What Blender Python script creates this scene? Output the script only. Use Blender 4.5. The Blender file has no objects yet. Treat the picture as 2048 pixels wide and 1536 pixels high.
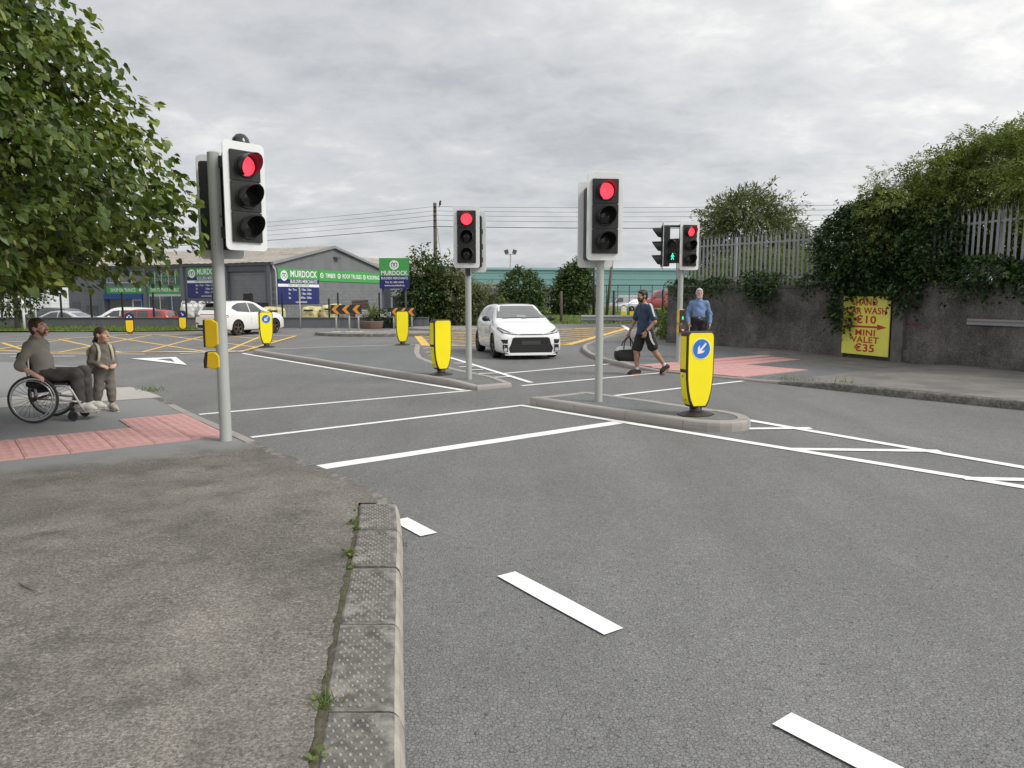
import bpy, bmesh, math, random
import numpy as np
from mathutils import Vector, Matrix, noise as mnoise
from mathutils.bvhtree import BVHTree
from mathutils.geometry import delaunay_2d_cdt

random.seed(7); rng = np.random.default_rng(7)
R = math.radians
scene = bpy.context.scene
COL = scene.collection

# ------------------------------------------------------------------ camera
CAM_H, CAM_PITCH, FOCAL = 1.63, R(6.667), 1480.0          # eye height (m), tilt, focal length for a 2048 px wide frame
cam_d = bpy.data.cameras.new('camera'); cam = bpy.data.objects.new('camera', cam_d); COL.objects.link(cam)
cam.location = (0, 0, CAM_H); cam.rotation_euler = (R(90) - CAM_PITCH, 0, 0)
cam_d.sensor_width = 36.0; cam_d.lens = 36.0 * FOCAL / 2048.0; cam_d.clip_start = 0.05; cam_d.clip_end = 4000
scene.camera = cam

# ------------------------------------------------------------------ sky and sun
SUN_DIR = Vector((0.68, -0.26, 0.68)).normalized()
world = bpy.data.worlds.new('World'); scene.world = world; world.use_nodes = True
nt = world.node_tree; nt.nodes.clear()
def wn(t, **kw):
    n = nt.nodes.new(t)
    for k, v in kw.items(): setattr(n, k, v)
    return n
def wl(a, b): nt.links.new(a, b)
def wmath(op, a, b=None, clamp=False):
    n = wn('ShaderNodeMath', operation=op, use_clamp=clamp)
    for i, x in enumerate((a, b)):
        if x is None: continue
        if isinstance(x, (int, float)): n.inputs[i].default_value = x
        else: wl(x, n.inputs[i])
    return n.outputs[0]
w_out = wn('ShaderNodeOutputWorld'); w_bg = wn('ShaderNodeBackground'); w_bg.inputs['Strength'].default_value = 0.10
w_sky = wn('ShaderNodeTexSky', sky_type='NISHITA', sun_disc=False)
w_sky.sun_elevation = math.asin(SUN_DIR.z); w_sky.sun_rotation = math.atan2(SUN_DIR.x, SUN_DIR.y)
w_tc = wn('ShaderNodeTexCoord'); w_sep = wn('ShaderNodeSeparateXYZ'); wl(w_tc.outputs['Generated'], w_sep.inputs[0])
zz = wmath('ADD', wmath('MAXIMUM', w_sep.outputs['Z'], 0.0), 0.24)
px_ = wmath('DIVIDE', w_sep.outputs['X'], zz); py_ = wmath('DIVIDE', w_sep.outputs['Y'], zz)
w_cmb = wn('ShaderNodeCombineXYZ'); wl(px_, w_cmb.inputs[0]); wl(py_, w_cmb.inputs[1])
def wnoise(scale, detail, rough, dist=0.0, off=0.0):
    m = wn('ShaderNodeMapping'); wl(w_cmb.outputs[0], m.inputs[0]); m.inputs['Location'].default_value = (off, off * 1.7, off * .3)
    m.inputs['Rotation'].default_value = (0, 0, .35); m.inputs['Scale'].default_value = (1.0, 1.25, 1)
    n = wn('ShaderNodeTexNoise'); wl(m.outputs[0], n.inputs['Vector'])
    n.inputs['Scale'].default_value = scale; n.inputs['Detail'].default_value = detail
    n.inputs['Roughness'].default_value = rough; n.inputs['Distortion'].default_value = dist
    return n.outputs['Fac']
n_big = wnoise(0.7, 3, .5, .3, 3.1); n_mid = wnoise(3.4, 7, .56, .15, 11.4); n_fine = wnoise(9.0, 6, .62, .5, 5.2)
dens = wmath('ADD', wmath('ADD', wmath('MULTIPLY', n_big, 0.34), wmath('MULTIPLY', n_mid, 0.46)), wmath('MULTIPLY', n_fine, 0.20))
ramp = wn('ShaderNodeValToRGB'); wl(dens, ramp.inputs[0])
cr = ramp.color_ramp; cr.elements[0].position = 0.36; cr.elements[1].position = 0.63
cr.elements[0].color = (3.5, 3.62, 3.76, 1); cr.elements[1].color = (6.0, 5.95, 5.8, 1)
e = cr.elements.new(0.45); e.color = (4.2, 4.28, 4.36, 1)
e = cr.elements.new(0.54); e.color = (4.8, 4.83, 4.85, 1)
# the cloud sheet is brighter towards the hidden sun, as thin cloud is
w_dot = wn('ShaderNodeVectorMath', operation='DOT_PRODUCT'); wl(w_tc.outputs['Generated'], w_dot.inputs[0]); w_dot.inputs[1].default_value = SUN_DIR
glow = wmath('ADD', wmath('MULTIPLY', wmath('MAXIMUM', wmath('ADD', w_dot.outputs['Value'], 0.15), 0.0), 0.50), 0.88)
w_gl = wn('ShaderNodeMixRGB', blend_type='MULTIPLY'); w_gl.inputs[0].default_value = 1.0
w_gc = wn('ShaderNodeCombineXYZ'); wl(glow, w_gc.inputs[0]); wl(wmath('ADD', wmath('MULTIPLY', glow, .97), .03), w_gc.inputs[1]); wl(wmath('ADD', wmath('MULTIPLY', glow, .85), .15), w_gc.inputs[2])
wl(ramp.outputs[0], w_gl.inputs[1]); wl(w_gc.outputs[0], w_gl.inputs[2])
w_mix = wn('ShaderNodeMixRGB'); w_mix.inputs[0].default_value = 0.95
wl(w_sky.outputs[0], w_mix.inputs[1]); wl(w_gl.outputs[0], w_mix.inputs[2])
wl(w_mix.outputs[0], w_bg.inputs['Color']); wl(w_bg.outputs[0], w_out.inputs['Surface'])

sun_d = bpy.data.lights.new('sun', 'SUN'); sun = bpy.data.objects.new('sun', sun_d); COL.objects.link(sun)
sun_d.energy = 1.5; sun_d.angle = R(24); sun_d.color = (1.0, 0.965, 0.92)
sun.rotation_euler = (-SUN_DIR).to_track_quat('-Z', 'Y').to_euler(); sun.location = (20, -12, 30)

scene.view_settings.view_transform = 'Standard'; scene.view_settings.look = 'None'
scene.view_settings.gamma = 1.0; scene.view_settings.use_curve_mapping = False
scene.view_settings.exposure = 0.70
scene.cycles.use_denoising = True
scene.cycles.max_bounces = 6; scene.cycles.diffuse_bounces = 3; scene.cycles.glossy_bounces = 3
scene.cycles.transmission_bounces = 4; scene.cycles.transparent_max_bounces = 8
# ------------------------------------------------------------------ survey helpers: where a sight line meets the ground or a given distance
def G(u, v, z=0.0):
    x = (u - 1024) / FOCAL; y = (768 - v) / FOCAL; s, c = math.sin(CAM_PITCH), math.cos(CAM_PITCH)
    t = (z - CAM_H) / (-s + y * c)
    return Vector((x * t, (c + y * s) * t, z))
def AT(u, v, Y):
    x = (u - 1024) / FOCAL; y = (768 - v) / FOCAL; s, c = math.sin(CAM_PITCH), math.cos(CAM_PITCH)
    t = Y / (c + y * s)
    return Vector((x * t, Y, CAM_H + (-s + y * c) * t))
CV = Vector((.79, .613, 0)); RV = Vector((-.613, .79, 0))       # across the road, along the road
def CR(c, r, z=0.0):
    p = CV * c + RV * r; p.z = z; return p
ROAD_A = math.atan2(RV.y, RV.x)

# ------------------------------------------------------------------ materials
MATS = {}
def newmat(name):
    m = bpy.data.materials.new(name); m.use_nodes = True; n = m.node_tree
    b = n.nodes['Principled BSDF']; return m, n, b
class NB:                                                      # tiny node builder
    def __init__(s, tree): s.t = tree
    def n(s, t, ins=None, **kw):
        x = s.t.nodes.new(t)
        for k, v in kw.items(): setattr(x, k, v)
        for k, v in (ins or {}).items():
            if isinstance(v, bpy.types.NodeSocket): s.t.links.new(v, x.inputs[k])
            else: x.inputs[k].default_value = v
        return x
    def noise(s, vec, scale, detail=4, rough=.55, dist=0):
        return s.n('ShaderNodeTexNoise', {'Vector': vec, 'Scale': scale, 'Detail': detail, 'Roughness': rough, 'Distortion': dist}).outputs['Fac']
    def ramp(s, fac, stops):
        x = s.n('ShaderNodeValToRGB', {0: fac}); cr = x.color_ramp
        while len(cr.elements) < len(stops): cr.elements.new(0.5)
        for el, (p, c) in zip(cr.elements, stops):
            el.position = p; el.color = (c, c, c, 1) if isinstance(c, (int, float)) else (*c, 1)
        return x.outputs[0]
    def mix(s, fac, a, b, mode='MIX'):
        x = s.n('ShaderNodeMixRGB', blend_type=mode)
        for i, v in enumerate((fac, a, b)):
            if isinstance(v, bpy.types.NodeSocket): s.t.links.new(v, x.inputs[i])
            elif i == 0: x.inputs[0].default_value = v
            else: x.inputs[i].default_value = (v, v, v, 1) if isinstance(v, (int, float)) else (*v, 1)
        return x.outputs[0]
    def math(s, op, a, b=0.0, clamp=False):
        return s.n('ShaderNodeMath', {0: a, 1: b}, operation=op, use_clamp=clamp).outputs[0]
    def bump(s, h, strength=.3, dist=.01):
        return s.n('ShaderNodeBump', {'Height': h, 'Strength': strength, 'Distance': dist}).outputs[0]
def coords(nb, scale=(1, 1, 1), rot=(0, 0, 0), space='Object'):
    tc = nb.n('ShaderNodeTexCoord').outputs[space]
    return nb.n('ShaderNodeMapping', {'Vector': tc, 'Scale': scale, 'Rotation': rot}).outputs[0]
def MT(name, col, rough=.55, var=.12, scale=6.0, bump=0.0, bscale=40.0, metal=0.0, spec=.5, coat=0.0, dirt=None, dscale=3.0):
    """plain procedural surface: base colour with soft wear, optional grain bump and dirt"""
    if name in MATS: return MATS[name]
    m, t, b = newmat(name); nb = NB(t); v = coords(nb)
    lo = tuple(c * (1 - var) for c in col); hi = tuple(min(1, c * (1 + var)) for c in col)
    c = nb.ramp(nb.noise(v, scale, 5, .6), [(.3, lo), (.7, hi)])
    if dirt: c = nb.mix(nb.ramp(nb.noise(v, dscale, 6, .65), [(.48, 0.0), (.72, .75)]), c, dirt)
    t.links.new(c, b.inputs['Base Color']); b.inputs['Roughness'].default_value = rough
    b.inputs['Metallic'].default_value = metal; b.inputs['Specular IOR Level'].default_value = spec
    if coat: b.inputs['Coat Weight'].default_value = coat; b.inputs['Coat Roughness'].default_value = .06
    if bump: t.links.new(nb.bump(nb.noise(v, bscale, 4, .6), bump, .01), b.inputs['Normal'])
    MATS[name] = m; return m
def EMIT(name, col, strength, base=(.02, .02, .02)):
    if name in MATS: return MATS[name]
    m, t, b = newmat(name); b.inputs['Base Color'].default_value = (*base, 1)
    b.inputs['Emission Color'].default_value = (*col, 1); b.inputs['Emission Strength'].default_value = strength
    b.inputs['Roughness'].default_value = .25
    MATS[name] = m; return m
def GLASS(name, col=(.02, .025, .028), alpha=.82, rough=.04):
    """tinted car or shop glass: part see-through, mirror-like at glancing angles"""
    if name in MATS: return MATS[name]
    m, t, b = newmat(name); nb = NB(t)
    b.inputs['Base Color'].default_value = (*col, 1); b.inputs['Roughness'].default_value = rough
    b.inputs['Specular IOR Level'].default_value = .8; b.inputs['Coat Weight'].default_value = .6
    tr = nb.n('ShaderNodeBsdfTransparent'); mx = nb.n('ShaderNodeMixShader', {0: alpha})
    t.links.new(tr.outputs[0], mx.inputs[1]); t.links.new(b.outputs[0], mx.inputs[2])
    t.links.new(mx.outputs[0], t.nodes['Material Output'].inputs['Surface'])
    MATS[name] = m; return m
def LEAF(name, lo, mid, hi, trans=.35, rough=.45, scale=2.3):
    """leaf surface: colour differs leaf by leaf and clump by clump, some light passes through"""
    if name in MATS: return MATS[name]
    m, t, b = newmat(name); nb = NB(t); v = coords(nb)
    f1 = nb.noise(v, scale, 2, .5); f2 = nb.n('ShaderNodeNewGeometry').outputs['Random Per Island']
    f = nb.math('ADD', nb.math('MULTIPLY', f1, .7), nb.math('MULTIPLY', f2, .36))
    c = nb.ramp(f, [(.28, lo), (.52, mid), (.80, hi)])
    t.links.new(c, b.inputs['Base Color']); b.inputs['Roughness'].default_value = rough; b.inputs['Specular IOR Level'].default_value = .35
    tl = nb.n('ShaderNodeBsdfTranslucent', {'Color': nb.mix(1.0, c, (1.25, 1.3, .55), 'MULTIPLY')})
    mx = nb.n('ShaderNodeMixShader', {0: trans}); t.links.new(b.outputs[0], mx.inputs[1]); t.links.new(tl.outputs[0], mx.inputs[2])
    t.links.new(mx.outputs[0], t.nodes['Material Output'].inputs['Surface'])
    MATS[name] = m; return m

# ------------------------------------------------------------------ shapes: every function returns (verts, faces)
def box(cx, cy, cz, sx, sy, sz):
    x, y, z = sx / 2, sy / 2, sz / 2
    v = [(cx + a * x, cy + b * y, cz + c * z) for c in (-1, 1) for b in (-1, 1) for a in (-1, 1)]
    return v, [(0, 2, 3, 1), (4, 5, 7, 6), (0, 1, 5, 4), (2, 6, 7, 3), (0, 4, 6, 2), (1, 3, 7, 5)]
def bbox(x0, x1, y0, y1, z0, z1): return box((x0 + x1) / 2, (y0 + y1) / 2, (z0 + z1) / 2, x1 - x0, y1 - y0, z1 - z0)
def xf(g, M): return [tuple(M @ Vector(p)) for p in g[0]], g[1]
def join(*gs):
    V, F = [], []
    for v, f in gs:
        o = len(V); V += list(v); F += [tuple(i + o for i in q) for q in f]
    return V, F
def rrect(w, h, r, n=4, taper=0.0):
    """rounded rectangle outline (counter-clockwise), centred"""
    P = []
    for cx, cy, a0 in ((w/2 - r, h/2 - r, 0), (-w/2 + r, h/2 - r, 90), (-w/2 + r, -h/2 + r, 180), (w/2 - r, -h/2 + r, 270)):
        for i in range(n + 1):
            a = R(a0 + 90 * i / n); P.append((cx + r * math.cos(a), cy + r * math.sin(a)))
    return P
def prism(poly, d0, d1, axis='z'):
    """extrude a 2-D outline; axis z: (x,y,d); y: outline is (x,z), d along y; x: outline is (y,z), d along x"""
    n = len(poly)
    mk_ = {'z': lambda p, d: (p[0], p[1], d), 'y': lambda p, d: (p[0], d, p[1]), 'x': lambda p, d: (d, p[0], p[1])}[axis]
    V = [mk_(p, d0) for p in poly] + [mk_(p, d1) for p in poly]
    F = [tuple(range(n))[::-1], tuple(range(n, 2 * n))] + [(i, (i + 1) % n, n + (i + 1) % n, n + i) for i in range(n)]
    if axis == 'y': F = [f[::-1] for f in F]
    return V, F
def tube(path, radii, n=10, cap=True, flat=None):
    P = [Vector(p) for p in path]; m = len(P)
    if isinstance(radii, (int, float)): radii = [radii] * m
    V, F = [], []; up = None
    for i in range(m):
        t = (P[min(i + 1, m - 1)] - P[max(i - 1, 0)]).normalized()
        if up is None: up = Vector((0, 0, 1)) if abs(t.z) < .9 else Vector((1, 0, 0))
        s = t.cross(up); s = s.normalized() if s.length > 1e-6 else Vector((1, 0, 0)); up = s.cross(t).normalized()
        for k in range(n):
            a = 2 * math.pi * k / n
            V.append(tuple(P[i] + (s * math.cos(a) + up * (flat or 1) * math.sin(a)) * radii[i]))
    for i in range(m - 1):
        for k in range(n): F.append((i * n + k, i * n + (k + 1) % n, (i + 1) * n + (k + 1) % n, (i + 1) * n + k))
    if cap: F += [tuple(range(n))[::-1], tuple(range((m - 1) * n, m * n))]
    return V, F
def lathe(prof, n=20, axis='z', closed=False):
    """profile of (radius, height) turned round an axis"""
    V, F = [], []; m = len(prof)
    for r, h in prof:
        for k in range(n):
            a = 2 * math.pi * k / n; x, y = r * math.cos(a), r * math.sin(a)
            V.append({'z': (x, y, h), 'y': (x, h, y), 'x': (h, x, y)}[axis])
    for i in range(m if closed else m - 1):
        j = (i + 1) % m
        for k in range(n):
            q = (i * n + k, i * n + (k + 1) % n, j * n + (k + 1) % n, j * n + k); F.append(q[::-1] if axis == 'y' else q)
    if not closed:
        F += [tuple(range(n))[::-1], tuple(range((m - 1) * n, m * n))]
    return V, F
def sphere(c, r, nu=12, nv=8, sq=(1, 1, 1)):
    prof = [(max(1e-4, r * math.sin(math.pi * i / nv)), -r * math.cos(math.pi * i / nv)) for i in range(nv + 1)]
    V, F = lathe(prof, nu); return [(c[0] + x * sq[0], c[1] + y * sq[1], c[2] + z * sq[2]) for x, y, z in V], F

# ------------------------------------------------------------------ objects
def mk(name, g, mat, parent=None, smooth=False, bevel=0.0, loc=None, rot=None, segs=2, kind=None, label=None, auto=None):
    me = bpy.data.meshes.new(name); me.from_pydata([tuple(p) for p in g[0]], [], [tuple(f) for f in g[1]])
    for m in (mat if isinstance(mat, (list, tuple)) else [mat]): me.materials.append(m)
    if len(g) > 2: me.polygons.foreach_set('material_index', list(g[2]))
    if smooth: me.polygons.foreach_set('use_smooth', [True] * len(me.polygons))
    me.update()
    if smooth and auto: me.set_sharp_from_angle(angle=R(auto))
    o = bpy.data.objects.new(name, me); COL.objects.link(o)
    if parent: o.parent = parent
    if loc is not None: o.location = loc
    if rot is not None: o.rotation_euler = rot
    if bevel:
        b = o.modifiers.new('Bevel', 'BEVEL'); b.width = bevel; b.segments = segs; b.limit_method = 'ANGLE'; b.angle_limit = R(35)
    if kind: o['kind'] = kind
    if label: o['label'] = label
    return o
def tag(o, label, cat, group=None):
    o['label'] = label; o['category'] = cat
    if group: o['group'] = group
    return o
def thing(name, label, cat, loc=(0, 0, 0), rz=0.0, group=None):
    o = bpy.data.objects.new(name, None); COL.objects.link(o); o.empty_display_size = .1
    o.location = loc; o.rotation_euler = (0, 0, rz); return tag(o, label, cat, group)
def inst(src, name, parent=None, loc=None, rot=None, scale=None):
    """another object that shares a mesh"""
    o = bpy.data.objects.new(name, src.data); COL.objects.link(o)
    if parent: o.parent = parent
    if loc is not None: o.location = loc
    if rot is not None: o.rotation_euler = rot
    if scale is not None: o.scale = scale
    for md in src.modifiers:
        b = o.modifiers.new(md.name, md.type)
        if md.type == 'BEVEL': b.width = md.width; b.segments = md.segments; b.limit_method = md.limit_method; b.angle_limit = md.angle_limit
    return o
def dup(root, loc, rz, label=None, group=None):
    r = root.copy(); COL.objects.link(r); r.location = loc; r.rotation_euler = (0, 0, rz)
    if label: r['label'] = label
    if group: r['group'] = group
    def rec(a, b):
        for ch in a.children:
            c = ch.copy(); COL.objects.link(c); c.parent = b; rec(ch, c)
    rec(root, r); return r
FONT_CACHE = {}
def text_geo(s, size, bold=0.0, sx=1.0, align='CENTER', spacing=1.0):
    """flat lettering as (verts, faces) in the x-z plane, facing -y"""
    key = (s, size, bold, sx, align, spacing)
    if key in FONT_CACHE: return FONT_CACHE[key]
    cu = bpy.data.curves.new('txt', 'FONT'); cu.body = s; cu.size = size; cu.align_x = align; cu.align_y = 'CENTER'
    cu.offset = bold * size; cu.space_character = spacing; cu.resolution_u = 3
    o = bpy.data.objects.new('txt', cu); COL.objects.link(o)
    me = bpy.data.meshes.new_from_object(o.evaluated_get(bpy.context.evaluated_depsgraph_get()))
    V = [(v.co.x * sx, 0.0, v.co.y) for v in me.vertices]; F = [tuple(p.vertices) for p in me.polygons]
    bpy.data.objects.remove(o); bpy.data.curves.remove(cu); bpy.data.meshes.remove(me)
    FONT_CACHE[key] = (V, F); return V, F
def lettering(s, size, at, mat, parent, bold=0.02, sx=1.0, align='CENTER', spacing=1.0, width=None):
    g = text_geo(s, size, bold, 1.0, align, spacing)
    xs = [p[0] for p in g[0]]
    k = sx if width is None else width / (max(xs) - min(xs))
    return mk('lettering', ([(p[0] * k, p[1], p[2]) for p in g[0]], g[1]), mat, parent, loc=at)

# ------------------------------------------------------------------ smooth solids from distance fields (bodies, clothes)
def surface_net(prims, h, k=.03, noise_amp=0.0, noise_scale=9.0, seed=0.0):
    """prims: list of (kind, params, k or None); kinds: cone (a, b, ra, rb), ell (centre, radii, rotation), cut_* subtracts. One closed surface."""
    lo = np.full(3, 1e9); hi = -lo
    bbs = []
    for p in prims:
        if p[0].endswith('cone'):
            a, b, ra, rb = p[1]; A = np.array(a, float); B = np.array(b, float); r = max(ra, rb)
            l, u = np.minimum(A, B) - r, np.maximum(A, B) + r
        else:
            c, rad = p[1][0], p[1][1]; r = max(rad); l, u = np.array(c, float) - r, np.array(c, float) + r
        bbs.append((l, u))
        if not p[0].startswith('cut'): lo = np.minimum(lo, l); hi = np.maximum(hi, u)
    pad = 3 * h; lo -= pad; hi += pad
    n = np.ceil((hi - lo) / h).astype(int) + 1
    F = np.full(n, .2)
    ax = [lo[i] + h * np.arange(n[i]) for i in range(3)]
    for p, (l, u) in zip(prims, bbs):
        kk = p[2] if len(p) > 2 and p[2] is not None else k
        m = kk + 2.5 * h
        i0 = np.clip(((l - m - lo) / h).astype(int), 0, n); i1 = np.clip(((u + m - lo) / h).astype(int) + 2, 0, n)
        if np.any(i1 <= i0): continue
        sl = tuple(slice(a, b) for a, b in zip(i0, i1))
        X, Y, Z = np.meshgrid(*(ax[i][sl[i]] for i in range(3)), indexing='ij')
        if p[0].endswith('cone'):
            a, b, ra, rb = p[1]; a = np.array(a, float); b = np.array(b, float); ba = b - a; L = max(float(ba @ ba), 1e-9)
            t = np.clip(((X - a[0]) * ba[0] + (Y - a[1]) * ba[1] + (Z - a[2]) * ba[2]) / L, 0, 1)
            d = np.sqrt((X - a[0] - t * ba[0]) ** 2 + (Y - a[1] - t * ba[1]) ** 2 + (Z - a[2] - t * ba[2]) ** 2) - (ra + (rb - ra) * t)
        else:
            c, rad = p[1][0], p[1][1]; rot = p[1][2] if len(p[1]) > 2 else None
            x, y, z = X - c[0], Y - c[1], Z - c[2]
            if rot is not None:
                M = np.array(rot.to_3x3() if hasattr(rot, 'to_3x3') else rot).T
                x, y, z = M[0, 0] * x + M[0, 1] * y + M[0, 2] * z, M[1, 0] * x + M[1, 1] * y + M[1, 2] * z, M[2, 0] * x + M[2, 1] * y + M[2, 2] * z
            q = np.sqrt((x / rad[0]) ** 2 + (y / rad[1]) ** 2 + (z / rad[2]) ** 2)
            g = np.sqrt((x / rad[0] ** 2) ** 2 + (y / rad[1] ** 2) ** 2 + (z / rad[2] ** 2) ** 2) + 1e-9
            d = q * (q - 1) / g
        f = F[sl]
        if p[0].startswith('cut'):
            d = -d; hh = np.maximum(kk - np.abs(f - d), 0) / kk; F[sl] = np.maximum(f, d) + hh * hh * kk / 4
        else:
            hh = np.maximum(kk - np.abs(f - d), 0) / kk; F[sl] = np.minimum(f, d) - hh * hh * kk / 4
    if noise_amp:
        X, Y, Z = np.meshgrid(*ax, indexing='ij'); s = noise_scale
        F = F + noise_amp * (np.sin(s * (X * 1.3 + .4 * Z) + seed + 2.1 * np.sin(s * .53 * Z)) * np.sin(s * (Y * 1.1 - .5 * Z) + 1.7 * np.sin(s * .41 * X + seed)) + .6 * np.sin(s * 1.9 * Z + 2.0 * np.sin(s * .8 * (X + Y) + seed)))
    S = F < 0
    c000 = S[:-1, :-1, :-1].astype(np.int8); cnt = np.zeros_like(c000)
    for dx in (0, 1):
        for dy in (0, 1):
            for dz in (0, 1): cnt = cnt + S[dx:n[0] - 1 + dx, dy:n[1] - 1 + dy, dz:n[2] - 1 + dz]
    act = (cnt > 0) & (cnt < 8); idx = -np.ones(act.shape, int); ids = np.argwhere(act); idx[act] = np.arange(len(ids))
    acc = np.zeros((len(ids), 3)); num = np.zeros(len(ids))
    I, J, K = ids.T
    cor = [(0, 0, 0), (1, 0, 0), (0, 1, 0), (1, 1, 0), (0, 0, 1), (1, 0, 1), (0, 1, 1), (1, 1, 1)]
    for a in range(8):
        for b in range(a + 1, 8):
            A, B = cor[a], cor[b]
            if sum(abs(x - y) for x, y in zip(A, B)) != 1: continue
            fa = F[I + A[0], J + A[1], K + A[2]]; fb = F[I + B[0], J + B[1], K + B[2]]
            cr_ = (fa < 0) != (fb < 0); t = np.where(cr_, fa / np.where(cr_, fa - fb, 1), 0)
            for i in range(3): acc[:, i] += np.where(cr_, A[i] + t * (B[i] - A[i]), 0)
            num += cr_
    V = lo + h * (ids + acc / np.maximum(num, 1)[:, None])
    Q = []
    for axis in range(3):
        o1, o2 = [i for i in range(3) if i != axis]
        sa = [slice(None)] * 3; sb = [slice(None)] * 3; sa[axis] = slice(0, -1); sb[axis] = slice(1, None)
        ch = S[tuple(sa)] != S[tuple(sb)]; e = np.argwhere(ch)
        ok = (e[:, o1] > 0) & (e[:, o2] > 0) & (e[:, o1] < n[o1] - 1) & (e[:, o2] < n[o2] - 1); e = e[ok]
        if not len(e): continue
        def cell(d1, d2):
            q = e.copy(); q[:, o1] -= d1; q[:, o2] -= d2; return idx[q[:, 0], q[:, 1], q[:, 2]]
        q = np.stack([cell(1, 1), cell(0, 1), cell(0, 0), cell(1, 0)], 1)
        flip = S[tuple(sa)][tuple(e.T)] ^ (axis == 1)
        q[~flip] = q[~flip][:, ::-1]; Q.append(q)
    Q = np.concatenate(Q)
    return V, Q
def mk_np(name, V, Q, mat, parent=None, smooth=True, midx=None):
    me = bpy.data.meshes.new(name); V = np.asarray(V, np.float32); Q = np.asarray(Q, np.int32); k = Q.shape[1]
    me.vertices.add(len(V)); me.vertices.foreach_set('co', V.ravel())
    me.loops.add(Q.size); me.loops.foreach_set('vertex_index', Q.ravel())
    me.polygons.add(len(Q)); me.polygons.foreach_set('loop_start', np.arange(len(Q), dtype=np.int32) * k); me.polygons.foreach_set('loop_total', np.full(len(Q), k, np.int32))
    for m in (mat if isinstance(mat, (list, tuple)) else [mat]): me.materials.append(m)
    if midx is not None: me.polygons.foreach_set('material_index', np.asarray(midx, np.int32))
    me.polygons.foreach_set('use_smooth', np.full(len(Q), bool(smooth)))
    me.update(); me.validate()
    o = bpy.data.objects.new(name, me); COL.objects.link(o)
    if parent: o.parent = parent
    return o
# ================================================================== SETTING: ground, road, pavements
def inside(poly, x, y):
    c = False; n = len(poly); j = n - 1
    for i in range(n):
        xi, yi, xj, yj = poly[i][0], poly[i][1], poly[j][0], poly[j][1]
        if (yi > y) != (yj > y) and x < (xj - xi) * (y - yi) / (yj - yi) + xi: c = not c
        j = i
    return c
def edge_dist(poly, x, y):
    d = 1e9
    for i in range(len(poly)):
        ax, ay = poly[i][0], poly[i][1]; bx, by = poly[(i + 1) % len(poly)][0], poly[(i + 1) % len(poly)][1]
        L = (bx - ax) ** 2 + (by - ay) ** 2; t = 0 if L == 0 else max(0, min(1, ((x - ax) * (bx - ax) + (y - ay) * (by - ay)) / L))
        d = min(d, math.hypot(x - ax - t * (bx - ax), y - ay - t * (by - ay)))
    return d
def cdt(poly, step, dense=True):
    """triangulate an outline with inner points every STEP metres"""
    P = []
    n = len(poly)
    for i in range(n):
        a, b = Vector(poly[i][:2]), Vector(poly[(i + 1) % n][:2]); m = max(1, int((b - a).length / step)) if dense else 1
        for k in range(m): P.append(a.lerp(b, k / m))
    nb_ = len(P); E_ = [(i, (i + 1) % nb_) for i in range(nb_)]
    xs = [p.x for p in P]; ys = [p.y for p in P]; pl = [(p.x, p.y) for p in P]
    y = min(ys) + step / 2; row = 0
    while y < max(ys):
        x = min(xs) + (step / 2 if row % 2 else step / 4)
        while x < max(xs):
            if inside(pl, x, y) and edge_dist(poly, x, y) > step * .4: P.append(Vector((x, y)))
            x += step
        y += step; row += 1
    v, e_, f, *_ = delaunay_2d_cdt(P, E_, [], 1, 1e-6)
    return [(p.x, p.y) for p in v], [tuple(q) if True else q for q in f]
def up_faces(V, F):
    out = []
    for f in F:
        a, b, c = V[f[0]], V[f[1]], V[f[2]]
        out.append(f if (b[0]-a[0])*(c[1]-a[1]) - (b[1]-a[1])*(c[0]-a[0]) > 0 else f[::-1])
    return out
def sheet(name, poly, zf, step, mat, parent=None, kind='structure', smooth=True):
    V, F = cdt(poly, step); F = up_faces(V, F)
    z = zf if callable(zf) else (lambda x, y: zf)
    return mk(name, ([(x, y, z(x, y)) for x, y in V], F), mat, parent, smooth=smooth, kind=kind if parent is None else None)

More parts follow.
